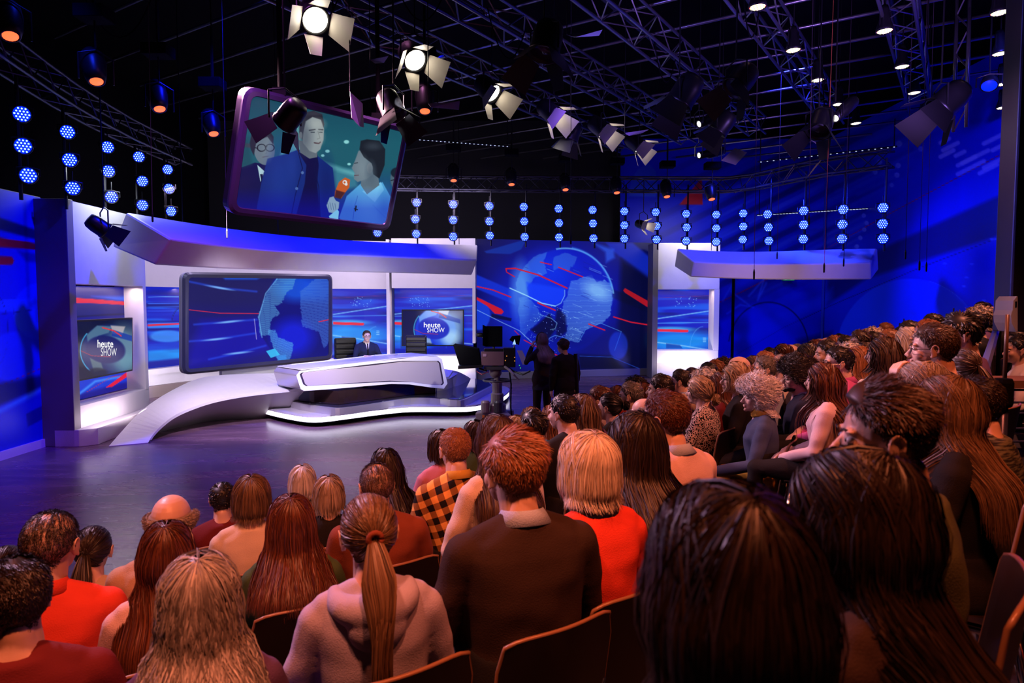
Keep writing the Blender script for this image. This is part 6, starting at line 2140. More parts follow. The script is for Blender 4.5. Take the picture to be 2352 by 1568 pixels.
S(1983, 795, 46, 'f', 'wavy', 'ginger', 'white', 'with orange curls over a white top', yaw=60, head=0, D=5.6)
S(1960, 788, 42, 'f', 'puff', 'white', 'purple', 'with pinkish white hair beside the magenta shirt', yaw=60, head=0, D=6.0)
S(1997, 785, 40, 'f', 'long', 'brown', 'charcoal', 'with straight brown hair beside the orange curls', yaw=60, head=0, D=5.8)
S(2042, 773, 44, 'f', 'verylong', 'brown', 'white', 'with long straight brown hair over a white top', yaw=58, head=0, D=5.4)
S(2012, 752, 26, 'f', 'puff', 'platin', 'pink', 'with pinkish short hair in the far rows', yaw=60, head=0, D=8.4)
S(2041, 739, 22, 'm', 'crop', 'ginger', 'rust', 'with small ginger head against the bright blue arc', yaw=60, head=18, D=9.2)
S(2012, 761, 28, 'm', 'short', 'dark', 'black', 'with small dark head beside the pinkish short hair', yaw=60, head=0, D=7.6)
S(2052, 756, 38, 'm', 'short', 'ginger', 'lblue', 'with reddish blond hair and light blue collar', 'collar:lblue', yaw=64, head=18, D=6.4)
S(2080, 750, 34, 'm', 'short', 'black', 'navy', 'with very dark skin-tight haircut beside the reddish blond', yaw=60, head=0, D=6.8)
S(2098, 736, 36, 'm', 'short', 'dark', 'charcoal', 'with dark receding hair below the arc centre', yaw=66, head=18, D=7.0)
S(2100, 752, 34, 'f', 'bob', 'platin', 'pink', 'with pale pinkish bob left of the black glasses', yaw=60, head=0, D=6.2)
S(2142, 733, 46, 'm', 'short', 'ginger', 'rust', 'with red hair right behind the black glasses', yaw=62, head=0, D=5.2)
S(2152, 720, 34, 'm', 'short', 'dark', 'black', 'with dark hair looking left above the red hair', yaw=66, head=18, D=6.8)
S(2206, 752, 50, 'f', 'puff', 'platin', 'pinkw', 'with pinkish white curls right of the black glasses', yaw=60, head=0, D=4.4)
S(2224, 720, 66, 'm', 'mess', 'black', 'purple', 'with black hair tinted purple near the railing', yaw=60, head=18, D=4.3)
S(2224, 800, 40, 'f', 'pony', 'brown', 'lblue', 'with a brown ponytail behind the black glasses', yaw=30, head=-16, D=4.0)
S(2250, 718, 34, 'm', 'short', 'black', 'black', 'with dark hair at the top end of the railing', yaw=60, head=0, D=6.6)
S(2262, 702, 34, 'f', 'puff', 'greybl', 'purple', 'with a pale head band at the top right', yaw=60, head=0, D=7.0)
S(2288, 701, 30, 'm', 'bald', 'grey', 'black', 'bald and orange lit at the top right', yaw=60, head=18, D=7.4)
S(2264, 693, 26, 'm', 'short', 'dark', 'black', 'with a dark crop above the head band', yaw=60, head=0, D=8.4)
S(2302, 704, 26, 'm', 'short', 'black', 'black', 'with a black crop beside the bald orange head', yaw=60, head=0, D=8.2)
S(2288, 716, 26, 'f', 'bob', 'blond', 'rust', 'with small blond bob below the bald orange head', yaw=50, head=0, D=7.2)
S(8, 1262, 40, 'f', 'bun', 'dark', 'purple', 'with dark hair cut by the left picture edge', yaw=20, head=0, D=2.6)

# a few empty seats in the foreground rows
for x, y, nm in ((.45, 1.35, 'empty dark chair at the bottom centre with a worn wooden rim'), (-.30, .95, 'empty dark chair cut by the bottom edge')):
    if all(math.hypot(x - a, y - b) > .45 for a, b in seats):
        place_chair(x, y, level_at(x, y), R(48), nm)
        seats.append((x, y))
# ------------------------------------------------------------------ presenter and crew
pz_ = PD(840, 758.5, 13.35)
o = person((pz_.x, 13.42, zu), R(-156), False, 'crop', 'light', 'navy', 'person in dark suit, tie and glasses seated behind the white desk', head=0, scale=(pz_.z - zu) / 1.29, lod=1,
           pose='desk', skin=0, extras=('glasses', 'shirt_front', 'necktie', 'collar:white'), topname='suit_jacket', trousers='navy')
del o['group']
w_ = PD(1246, 763, 11.0); sc = w_.z / 1.70
o = person((w_.x, 11.0, .40 * sc), R(32), True, 'long', 'greybl', 'charcoal', 'person in a dark coat with grey hair and headset touching the earpiece', head=0, scale=sc, lod=1, pose='standear', extras=('headset',), topname='coat', trousers='brown')
del o['group']
w_ = PD(1296, 779, 10.4); sc = w_.z / 1.69
o = person((w_.x, 10.4, .40 * sc), R(24), False, 'mess', 'brown', 'black', 'person in a black jacket standing in front of the globe wall', head=18, scale=sc, lod=1, pose='stand', topname='jacket', trousers='black')
del o['group']
MB_ = MB()
# boom pole held beside the second crew person
bp = thing('equipment_stand', 'thin black equipment stand right of the black jacket person', 'stand', tuple(PZ(1330, 1012, 0)))
q0 = PZ(1330, 1012, 0); q1 = PD(1322, 812, q0.y)
MB().tube([q0 + V((0, 0, .02)), q1], .03, 8).build('pole', M_BLACKM, bp)
for a in (0, 2.1, 4.2):
    MB().tube([q0 + V((0, 0, .25)), q0 + V((.2 * math.cos(a), .2 * math.sin(a), .01))], .012, 6).build('leg', M_BLACKM, bp)

# ------------------------------------------------------------------ studio camera on its pedestal
DC = 11.6
ped = thing('studio_camera', 'pedestal television camera with prompter hood and paper sheet', 'camera', tuple(PD(1140, 960, DC)))
M_PED = mat('pedestal_grey', (.24, .19, .19, 1), .4, .2); M_PEDD = mat('pedestal_dark', (.05, .045, .05, 1), .4)
def Q(px, py, dd=0.0):
    p = PD(px, py, DC); return V((p.x, DC + dd, p.z))
def qbox(x0, y0, x1, y1, d0, d1, name, m, parent=ped, skew=0, bevel=.008):
    a, b, c, d = Q(x0, y0, d0), Q(x1, y0, d0), Q(x1 + skew, y1, d0), Q(x0 + skew, y1, d0)
    k = V((0, d1 - d0, 0))
    return MB().hexa([a, b, c, d, a + k, b + k, c + k, d + k]).build(name, m, parent, bevel=bevel)
cx = Q(1142, 900).x; zz = lambda py: Q(1142, py).z
for a in range(3):
    an = R(-90 + 120 * a + 25)
    e = V((cx + .36 * math.cos(an), DC + .36 * math.sin(an), 0))
    MB().hexa([V((cx, DC, .10)) + V((-math.sin(an), math.cos(an), 0)) * .16, V((cx, DC, .10)) - V((-math.sin(an), math.cos(an), 0)) * .16, e + V((math.sin(an) * .10, -math.cos(an) * .10, .10)), e + V((-math.sin(an) * .10, math.cos(an) * .10, .10)),
               V((cx, DC, .27)) + V((-math.sin(an), math.cos(an), 0)) * .16, V((cx, DC, .27)) - V((-math.sin(an), math.cos(an), 0)) * .16, e + V((math.sin(an) * .10, -math.cos(an) * .10, .24)), e + V((-math.sin(an) * .10, math.cos(an) * .10, .24))]).build('dolly_arm', M_PED, ped, bevel=.01)
    M = Matrix.Rotation(R(90), 4, 'Y') @ Matrix.Identity(4); M.translation = e + V((-.03, 0, .065))
    MB().lathe([(0, 0), (.062, 0), (.065, .01), (.065, .05), (.062, .06), (0, .06)], M, 16).build('wheel', M_BLACK, ped)
T4 = lambda x, y, z: Matrix.Translation((x, y, z))
MB().lathe([(0, 0), (.15, 0), (.15, .12), (.13, .15), (0, .15)], T4(cx, DC, .25), 20).build('column_base', M_PED, ped)
MB().lathe([(0, 0), (.11, 0), (.11, .22), (.085, .24), (.085, .42), (.05, .44), (.05, .60), (0, .60)], T4(cx, DC, .34), 16).build('column', M_PED, ped)
for dx in (-.2, .02):
    MB().lathe([(0, 0), (.07, 0), (.075, .02), (.075, .17), (.06, .2), (0, .2)], T4(cx + dx, DC - .14, .26), 14).build('gas_cylinder', M_PEDD if dx > 0 else M_PED, ped)
zr = zz(873)
a = np.linspace(0, 2 * PI, 25)
MB().tube([V((cx + .235 * math.cos(t), DC + .235 * math.sin(t), zr)) for t in a], .016, 8).build('steering_ring', M_PEDD, ped)
for k in range(3):
    t = k * 2.1
    MB().tube([V((cx, DC, zr)), V((cx + .23 * math.cos(t), DC + .23 * math.sin(t), zr))], .011, 6).build('ring_spoke', M_PEDD, ped)
add_h = MB(); add_ell(add_h, V((cx - .03, DC, zz(853))), (.11, .09, .12), 14, 10); add_h.build('pan_head', M_PED, ped, smooth=True)
qbox(1112, 840, 1165, 848, -.12, .12, 'head_plate', M_PEDD)
qbox(1106, 806, 1158, 838, -.13, .10, 'camera_body', mat('camera_body_grey', (.20, .10, .12, 1), .4))
qbox(1112, 800, 1176, 812, -.10, .10, 'camera_handle', M_BLACKM)
qbox(1156, 798, 1184, 842, -.12, .12, 'camera_rear', M_BLACKM)
qbox(1110, 811, 1118, 817, -.137, -.130, 'name_plate', mat('name_plate', (.5, .3, .4, 1), .5), bevel=0)
# prompter: hood, glass, monitor
h = [Q(1043, 790, -.22), Q(1100, 800, -.14), Q(1106, 836, -.14), Q(1057, 835, -.22)]
hb = [p + V((0, .44 if i in (0, 3) else .28, 0)) for i, p in enumerate(h)]
MB().hexa(h + hb).build('prompter_hood', M_BLACK, ped, bevel=.004)
MB().hexa([Q(1054, 838, -.2), Q(1110, 836, -.16), Q(1110, 842, -.16), Q(1054, 845, -.2), Q(1054, 838, .2), Q(1110, 836, .16), Q(1110, 842, .16), Q(1054, 845, .2)]).build('prompter_monitor', M_BLACKM, ped, bevel=.004)
MB().tube([Q(1100, 846), Q(1118, 852)], .02, 8).build('prompter_rod', M_BLACKM, ped)
# big screen facing the floor manager, on top
qbox(1115, 749, 1154, 796, -.02, .04, 'top_monitor', M_BLACK)
MB().hexa([Q(1109, 745, -.10), Q(1115, 749, 0), Q(1115, 796, 0), Q(1109, 792, -.10), Q(1110, 745, -.10), Q(1116, 749, 0), Q(1116, 796, 0), Q(1110, 792, -.10)]).build('monitor_shade', M_BLACK, ped)
MB().tube([Q(1134, 796), Q(1134, 808)], .02, 8).build('monitor_mount', M_BLACKM, ped)
mbx = MB(); add_ell(mbx, Q(1103, 769, .0), (.075, .05, .04), 12, 8); mbx.tube([Q(1106, 773), Q(1116, 780)], .012, 6); mbx.build('tally_lamp_housing', M_BLACKM, ped, smooth=True)
# viewfinder with a little blue picture
mbx = MB(); mbx.hexa([Q(1170, 780, -.1), Q(1176, 772, -.1), Q(1196, 770, -.1), Q(1192, 792, -.1), Q(1170, 780, .1), Q(1176, 772, .1), Q(1196, 770, .1), Q(1192, 792, .1)]); mbx.build('viewfinder', M_BLACK, ped, bevel=.006)
MB().prism([Q(1177, 790, -.108), Q(1185, 790, -.108), Q(1182, 778, -.108)], (0, .003, 0)).build('viewfinder_picture', emit('finder_blue', (.35, .6, 1), 1.2), ped)
MB().tube([Q(1182, 792), Q(1178, 806)], .014, 6).build('finder_arm', M_BLACKM, ped)
MB().hexa([Q(1187, 803, -.16), Q(1199, 803, -.16), Q(1213, 832, -.2), Q(1200, 835, -.2), Q(1187, 803, -.157), Q(1199, 803, -.157), Q(1213, 832, -.197), Q(1200, 835, -.197)]).build('paper_sheet', mat('paper', (.42, .36, .5, 1), .7), ped)
for k in range(9):
    y = 806 + k * 3; x0 = 1190 + k * 1.3
    MB().hexa([Q(x0, y, -.162 - k * .004), Q(x0 + 8, y, -.162 - k * .004), Q(x0 + 8.4, y + .8, -.163 - k * .004), Q(x0 + .4, y + .8, -.163 - k * .004), Q(x0, y, -.1612 - k * .004), Q(x0 + 8, y, -.1612 - k * .004), Q(x0 + 8.4, y + .8, -.1622 - k * .004), Q(x0 + .4, y + .8, -.1622 - k * .004)]).build('text_line', mat('ink', (.08, .07, .1, 1), .8), ped) if k < 8 else None
MB().tube([Q(1165, 842, 0), Q(1180, 850, -.2), Q(1200, 855, -.34), Q(1216, 846, -.42)], .016, 8).build('pan_bar', M_BLACKM, ped)
MB().tube([Q(1155, 838, -.05), Q(1170, 846, -.24), Q(1180, 856, -.3), Q(1192, 868, -.3)], [.02, .025, .018, .012], 8).build('zoom_grip', M_PED, ped)
MB().tube([Q(1094, 850, -.1), Q(1108, 857, -.2), Q(1122, 852, -.12)], .006, 5).build('red_cable', mat('red_cable', (.5, .03, .04, 1), .5), ped)
MB().tube([Q(1170, 850, -.1), Q(1174, 880, -.15), Q(1173, 930, -.16), Q(1176, 965, -.1)], .014, 6).build('camera_cable', M_BLACK, ped)
qbox(1110, 944, 1115, 950, -.40, -.395, 'warning_sticker', mat('orange_sticker', (.7, .22, .02, 1), .5), bevel=0)
for i, (x, y) in enumerate(((1160, 825), (1163, 815), (1181, 818), (1181, 826), (1192, 836), (1194, 842))):
    qbox(x, y, x + 2, y + 2, -.142, -.135, 'indicator', emit('led_green' if i > 3 else 'led_amber', (.05, .6, .1) if i > 3 else (.8, .3, .05), 1.0), bevel=0)

# ------------------------------------------------------------------ hanging screen
c4 = rect3d([(563, 195), (941, 291), (894, 532), (521, 491)], 8.9)
tl, tr, br, bl = c4
cen_ = (tl + tr + br + bl) / 4
hs = thing('hanging_screen', 'large tilted screen hung from the rig showing an outdoor interview of three men', 'screen', tuple(cen_))
X = (tr - tl).normalized(); Y = (tl - bl).normalized(); Nn = X.cross(Y).normalized()
if Nn.dot(V((0, 0, CAM_H)) - cen_) < 0: Nn = -Nn
W_, H_ = (tr - tl).length, (tl - bl).length
MB().prism([q - Nn * .16 for q in rounded(*c4, .16)], Nn * .12).build('housing', mat('screen_shell', (.03, .02, .05, 1), .2), hs)
e = .07
def ins4(k, n=0.0): return [tl + X * k - Y * k + Nn * n, tr - X * k - Y * k + Nn * n, br - X * k + Y * k + Nn * n, bl + X * k + Y * k + Nn * n]
r0, r1, r2, r3 = rounded(*ins4(0), .16), rounded(*ins4(.035, .02), .14), rounded(*ins4(.085, .02), .10), rounded(*ins4(.10, -.005), .08)
lp = lambda l: l + l[:1]
MB().loft([[q - Nn * .05 for q in lp(r0)], lp(r0), lp(r1), lp(r2), lp(r3)], closed=False).build('bezel', mat('purple_gloss_bezel', (.10, .07, .17, 1), .25, .3), hs)
paint_surface('picture', quad_grid(*ins4(.095, .004), 330, 230), paint_hanging, M_LEDDIM, hs)
for k in (.2, .8):
    p = tl.lerp(tr, k) - Nn * .08
    MB().tube([p, V((p.x, p.y, 6.3))], .03, 8).build('suspension_pipe', M_BLACK, hs)
    MB().box(p + V((0, 0, .02)), (.16, .1, .1)).build('hanging_bracket', M_BLACKM, hs)

# ------------------------------------------------------------------ lamp prototypes (beam along local -Z, hung from above)
M_CELL = emit('led_cell', (.28, .56, 1.0), 3.0); M_CELL_HALO = emit('led_glare_halo', (.0, .010, 1.0), 2.4)  # blue glare halo of the cells added as an emissive face disc
M_WARM = emit('fresnel_lens', (1.0, .90, .74), 16.0, True); M_DOOR = mat('barn_door_lit', (.55, .50, .42, 1), .5)  # doors of lit lamps: lamp light put into a pale colour


def base_parts(t, rtilt, yoke=.16, drop=.30):
    """yoke, clamp and hook over the lamp, in parent space (lamp itself is tilted by its own rotation)"""


def lamp(name, label, cat, loc, target, group, parts, yoke_r=.14, drop=.32, top=None):
    """parts: (part name, mesh, material) in lamp space, -Z is the beam"""
    t = thing(name, label, cat, loc, group)
    d = (V(target) - V(loc)).normalized()
    q = d.to_track_quat('-Z', 'Y')
    for nm, me, m in parts:
        o = bpy.data.objects.new(nm, me); COL.objects.link(o); o.parent = t
        if len(me.materials) == 0: me.materials.append(m)
        o.rotation_mode = 'QUATERNION'; o.rotation_quaternion = q
        if nm == 'led_cells': o['kind'] = 'stuff'
    hx = V((d.y, -d.x, 0));
    if hx.length < .05: hx = V((1, 0, 0))
    hx.normalize()
    yk = [hx * yoke_r, hx * yoke_r + V((0, 0, drop * .6)), V((0, 0, drop * .75)), -hx * yoke_r + V((0, 0, drop * .6)), -hx * yoke_r]
    MB().tube([V(loc) + p for p in yk], .010, 5).build('yoke', M_BLACKM, t)
    zt = top if top is not None else loc[2] + drop + .1
    MB().tube([V(loc) + V((0, 0, drop * .75)), V((loc[0], loc[1], 7.5 if zt > 5.4 else zt))], .010, 5).build('hanging_pipe', M_BLACKM, t)
    return t


def lathe_mesh(name, prof, n=16, smooth=True):
    return MB().lathe(prof, None, n).mesh(name, smooth)


par_body = lathe_mesh('par_body', [(0, .16), (.06, .16), (.085, .12), (.10, .05), (.105, 0), (.098, -.012), (.094, 0), (0, .002)])
par_face = lathe_mesh('par_face', [(0, -.001), (.088, -.001), (.088, .004), (0, .004)])
mbc = MB()
for rw, cnt in enumerate((3, 4, 5, 4, 3)):
    for k in range(cnt):
        mbc.lathe([(0, -.010), (.0098, -.009), (.0105, -.002), (0, -.002)], Matrix.Translation(((k - (cnt - 1) / 2) * .036, (rw - 2) * .032, 0)), 7)
par_cells = mbc.mesh('led_cells', False)
PAR = [('housing', par_body, M_BLACKM), ('glowing_face', par_face, M_CELL_HALO), ('led_cells', par_cells, M_CELL)]

ROWS = [
    [(957, 465), (1041, 469), (1124, 473), (1203, 475), (1283, 479), (1361, 482), (1434, 485), (1506, 487), (1576, 491), (1645, 493), (1707, 490), (1763, 492), (1846, 484), (1937, 481), (2028, 477)],
    [(954, 503), (1041, 505), (1124, 508), (1204, 508), (1284, 512), (1362, 513), (1434, 517), (1508, 519), (1577, 522), (1645, 524), (1707, 520), (1765, 522), (1846, 516), (1935, 515), (2027, 514)],
    [(867, 534), (956, 537), (1041, 543), (1125, 541), (1205, 544), (1284, 545), (1363, 547), (1434, 548), (1508, 550), (1576, 553), (1645, 555), (1706, 550), (1766, 553), (1845, 549), (1934, 548), (2028, 548)]]
NM = ['top', 'middle', 'bottom']
ORD = ['first', 'second', 'third', 'fourth', 'fifth', 'sixth', 'seventh', 'eighth', 'ninth', 'tenth', 'eleventh', 'twelfth', 'thirteenth', 'fourteenth', 'fifteenth', 'sixteenth']
def par_depth(px): return float(np.interp(px, [860, 960, 1700, 1763, 1846, 1937, 2028], [16.6, 16.8, 17.0, 16.2, 15.2, 14.4, 13.8]))
col_x = {}
for r_, row in enumerate(ROWS):
    for k, (x, y) in enumerate(row):
        D = par_depth(x); p = PD(x, y, D)
        sc = 1.12
        t = lamp('led_par_light', f'blue lit spotlight, {NM[r_]} row of the long array, {ORD[k]} from left', 'stage light', tuple(p), (p.x * .25, 2.0, 1.5), 'blue lamps over the set', PAR, .12, .14)
        for c in t.children:
            if c.name.split('.')[0] in ('housing', 'glowing_face', 'led_cells'): c.scale = (sc, sc, sc)
        col_x.setdefault(round(x / 60), []).append(p)
LROWS = [[(50, 262), (155, 303), (247, 338), (319, 360), (385, 389)], [(53, 335), (160, 367), (249, 393), (327, 416), (388, 433)], [(65, 403), (167, 432), (256, 452), (327, 471), (393, 485)]]
for r_, row in enumerate(LROWS):
    for k, (x, y) in enumerate(row):
        D = (8.6, 9.9, 11.2, 12.3, 13.3)[k]; p = PD(x, y, D)
        t = lamp('led_par_light', f'blue lit spotlight, {NM[r_]} row of the left array, {ORD[k]} from left', 'stage light', tuple(p), (p.x + 4.2, p.y - 4.6, 2.6), 'blue lamps over the left wing', PAR, .12, .14)
        for c in t.children:
            if c.name.split('.')[0] in ('housing', 'glowing_face', 'led_cells'): c.scale = (1.05, 1.05, 1.05)

# trusses that carry the two arrays
def truss(name, label, path, w=.30, m=M_PIPE, step=.32, bars=(), rp=.024, rb=.011, four=True):
    t = thing(name, label, 'truss', tuple(path[0]))
    pts = [V(p) for p in path]
    L = []
    tot = sum((b - a).length for a, b in zip(pts[:-1], pts[1:])); n = max(2, int(tot / step))
    def at(s):
        for a, b in zip(pts[:-1], pts[1:]):
            l = (b - a).length
            if s <= l + 1e-6: return a + (b - a) * (s / l), (b - a).normalized()
            s -= l
        return pts[-1], (pts[-1] - pts[-2]).normalized()
    rails = [[], [], [], []]
    for i in range(n + 1):
        p, d = at(tot * i / n); sx = V((-d.y, d.x, 0)).normalized() * w / 2; uz = V((0, 0, w / 2))
        for k, (a, b) in enumerate(((1, 1), (-1, 1), (-1, -1), (1, -1))):
            rails[k].append(p + sx * a + uz * b)
    for r_ in (rails if four else [rails[0], rails[1], [(a + b) / 2 for a, b in zip(rails[2], rails[3])]]):
        MB().tube([r_[0]] + ([r_[j] for j in range(3, n, 3)] if len(pts) > 2 else []) + [r_[-1]], rp, 6).build('chord', m, t, smooth=True)
    mb = MB()
    for i in range(n):
        for k in range(4):
            k2 = (k + 1) % 4
            a, b = (rails[k][i], rails[k2][i + 1]) if (i + k) % 2 else (rails[k2][i], rails[k][i + 1])
            mb.tube([a, b], rb, 4, False)
    o = mb.build('bracing', m, t); o['kind'] = 'stuff'
    for a, b in bars:
        MB().tube([a, b], .022, 6).build('drop_bar', M_BLACKM, t)
    return t


zt_ = 5.55
pth = [PD(x, 455, par_depth(x) + .1) for x in (840, 1100, 1400, 1700)]
z_tr = [p.z for p in pth]
pth = [V((p.x, p.y, 5.0)) for p in pth] + [V((PD(x, 455, par_depth(x)).x, par_depth(x) + .1, 5.0)) for x in (1763, 1846, 1937, 2055)]
bars = []
for k in range(15):
    xm = ROWS[2][k + 1][0]; D = par_depth(xm) + .06
    p = PD(xm, ROWS[2][k + 1][1], D)
    bars.append((V((p.x + .03, D, 5.0)), V((p.x + .03, D, p.z - .25))))
p = PD(867, 534, par_depth(867)); bars.append((V((p.x, p.y + .06, 5.0)), V((p.x, p.y + .06, p.z))))
truss('lamp_truss', 'dark box truss that carries the long array of blue lamps', pth, .32, mat('black_truss', (.05, .05, .07, 1), .35, .6), bars=bars)
pth = [PD(x, 300, D) for x, D in ((-120, 7.0), (50, 8.6), (155, 9.9), (247, 11.2), (319, 12.3), (385, 13.3), (420, 14.0))]
pth = [V((p.x, p.y + .0, 5.05)) for p in pth]
bars = []
for k in range(5):
    D = (8.6, 9.9, 11.2, 12.3, 13.3)[k]; p = PD(LROWS[2][k][0], LROWS[2][k][1], D); bars.append((V((p.x - .1, D, 5.05)), V((p.x - .1, D, p.z - .3))))
truss('lamp_truss', 'black truss with the angled array of blue lamps at left', pth, .32, mat('black_truss', (.05, .05, .07, 1), .35, .6), bars=bars)

# ------------------------------------------------------------------ fresnel lamps with barn doors
fr_body = lathe_mesh('fresnel_body', [(0, .30), (.10, .30), (.13, .26), (.145, .16), (.145, .02), (.155, 0), (.155, -.03), (.14, -.03), (.135, -.005), (0, .03)], 20)
fr_lens = lathe_mesh('fresnel_lens', [(0, -.002), (.128, -.004), (.128, .01), (0, .01)], 20)
def door_mesh(k, big, inner):
    """one barn door leaf: thin tapered plate hinged at the rim"""
    a = k * PI / 2; ca, sa = math.cos(a), math.sin(a)
    rot = lambda p: V((p[0] * ca - p[1] * sa, p[0] * sa + p[1] * ca, p[2]))
    L = .30 if big else .24; w0, w1 = (.115, .17) if big else (.10, .06); op = R(34)
    base = .15
    o = .0 if inner else .004
    P = [(base + o, -w0, -.03), (base + o, w0, -.03), (base + L * math.sin(op) + o, w1, -.03 - L * math.cos(op)), (base + L * math.sin(op) + o, -w1, -.03 - L * math.cos(op))]
    n = V((math.cos(op), 0, math.sin(op))) * .003
    return MB().hexa([rot(V(p)) for p in P] + [rot(V(p) + n) for p in P]).mesh('barn_door')
DOORS_IN = [door_mesh(k, k % 2 == 0, True) for k in range(4)]; DOORS_OUT = [door_mesh(k, k % 2 == 0, False) for k in range(4)]
def fresnel(loc, target, label, on=True, top=6.0, s=1.0, group=None):
    lens = fr_lens.copy() if not on else fr_lens
    if not on: lens.materials.clear()
    parts = [('housing', fr_body, M_BLACKM), ('lens', lens, M_WARM if on else mat('dark_lens', (.03, .03, .05, 1), .1))]
    for k in range(4): parts.append(('barn_door', DOORS_IN[k] if on else DOORS_OUT[k], M_DOOR if on else M_BLACKM))
    t = lamp('fresnel_light', label, 'stage light', loc, target, group, parts, .19, .42, top)
    if s != 1.0:
        for c in t.children:
            if c.name.split('.')[0] in ('housing', 'lens', 'barn_door'): c.scale = (s, s, s)
    return t
zf_ = 5.1
FL = [((724, 46), (.42, -.68, -.6), 'largest lit theatre lamp with open barn doors, near the top'), ((953, 138), (.44, -.62, -.65), 'lit lamp with barn doors, second from the top left'), ((1130, 214), (.60, -.42, -.68), 'lit lamp with barn doors, third of the slanting row'),
      ((1272, 264), (.68, -.30, -.66), 'lit lamp with barn doors, fourth of the slanting row'), ((1386, 300), (.70, -.26, -.66), 'lit lamp with barn doors, fifth of the slanting row'), ((1468, 336), (.72, -.2, -.66), 'lit lamp with barn doors, last and smallest of the slanting row')]
for (x, y), d, lb in FL:
    p = PZ(x, y, zf_)
    fresnel(tuple(p), tuple(p + V(d)), lb, True, 6.2, 1.0, 'lit theatre lamps in a slanting row')
p = PD(1478, 517, 16.3)
fresnel(tuple(p), tuple(p + V((.7, -.6, -.3))), 'small lit lamp among the blue lamps in the middle', True, 5.0, .7)
DK = [((655, 280), 6.6, (-.6, .35, -.5), 'black unlit lamp hanging in front of the tilted screen', .8), ((905, 262), 7.6, (.4, -.2, -.9), 'dark lamp right of the purple flag above the screen', .9),
      ((240, 528), 9.6, (.5, .5, -.5), 'black lamp hung at the left end of the curved beam', .8), ((2160, 250), 8.5, (-.6, .1, -.6), 'big dark lamp in front of the streaks at upper right', 1.2),
      ((1560, 235), 8.8, (-.5, .1, -.8), 'dark square hooded lamp right of the lit row', 1.2), ((1690, 200), 8.0, (-.6, -.2, -.7), 'dark lamp under the orange lit pipe', 1.0), ((1250, 120), 7.2, (-.2, -.2, -.9), 'dark lamp with a blue lit flag near the top centre', 1.1),
      ((1880, 300), 9.5, (-.4, -.3, -.9), 'dark lamp with a violet flag below the red pendant lamps', 1.1), ((1310, 560 - 240), 11.5, (-.3, .1, -.9), 'dark lamp between the fourth and fifth lit lamps', .9), ((1650, 300), 10.5, (-.5, .2, -.7), 'dark lamp hung low right of the rig centre', 1.0)]
for (x, y), D, d, lb, s in DK:
    p = PD(x, y, D)
    fresnel(tuple(p), tuple(p + V(d)), lb, False, 6.2 if p.z > 3.4 and x > 300 else 5.05, s)
# flags: lit coloured plates clipped to lamps
M_FLAG = mat('flag_white_foil', (.45, .42, .5, 1), .5)
def flag(pts, D, label, m=M_FLAG, dz=None):
    P = [PD(x, y, D + k) for (x, y), k in pts]
    t = thing('light_flag', label, 'lighting flag', tuple(P[0]))
    n = (P[1] - P[0]).cross(P[2] - P[0]).normalized() * .006
    MB().prism(P, n).build('sheet', m, t)
    MB().tube([P[0], V((P[0].x, P[0].y, 7.5))], .006, 5).build('clip_rod', M_BLACKM, t)
    return t
flag([((804, 210), 0), ((833, 238), .1), ((836, 292), .1), ((826, 290), 0), ((808, 270), 0)], 7.4, 'purple lit white flag above the middle of the tilted screen')
flag([((984, 238), 0), ((1056, 232), .3), ((1054, 252), .3), ((990, 246), 0)], 8.0, 'violet flag lying flat right of the second lit lamp')
flag([((1657, 368), 0), ((1688, 340), .3), ((1716, 350), .3), ((1690, 378), 0)], 11, 'blue lit square flag above the right blue lamps')
flag([((1864, 322), 0), ((1885, 330), .1), ((1896, 342), .1), ((1894, 343), 0)], 11, 'small violet flag below the red pendants')
flag([((1302, 80), 0), ((1384, 68), .3), ((1376, 82), .3), ((1320, 86), 0)], 7.5, 'dark blue flag at the top centre')
flag([((850, 138), 0), ((893, 128), .3), ((882, 144), .3), ((862, 146), 0)], 7.5, 'blue flag between the first two lit lamps')
flag([((1435, 306), 0), ((1490, 298), .3), ((1474, 306), .3), ((1445, 312), 0)], 10.5, 'blue flag right of the fifth lit lamp')

# ------------------------------------------------------------------ profile spots (long tubes with a glowing tip)
tube_b = lathe_mesh('profile_body', [(0, .55), (.07, .55), (.09, .50), (.09, .20), (.065, .18), (.065, 0), (.05, 0), (.048, .02), (0, .02)], 14)
tube_l = lathe_mesh('profile_lens', [(0, .004), (.046, .004), (.046, .012), (0, .012)], 14)
for i, ((x, y), D, d, lb) in enumerate([((1605, 285), 11, (-.75, -.3, -.35), 'long profile spot with a white tip below the rig'), ((1605, 357), 12.5, (-.8, -.3, -.2), 'lower long profile spot with a white tip'), ((1918, 272), 9.5, (-.6, -.4, -.5), 'profile spot with a tiny glint among the pendants')]):
    p = PD(x, y, D)
    lamp('profile_spot', lb, 'stage light', tuple(p), tuple(p + V(d)), None, [('barrel', tube_b, M_BLACKM), ('lens', tube_l, emit('tip_white', (1, .95, .85), 3.0))], .11, .3, 6.1)

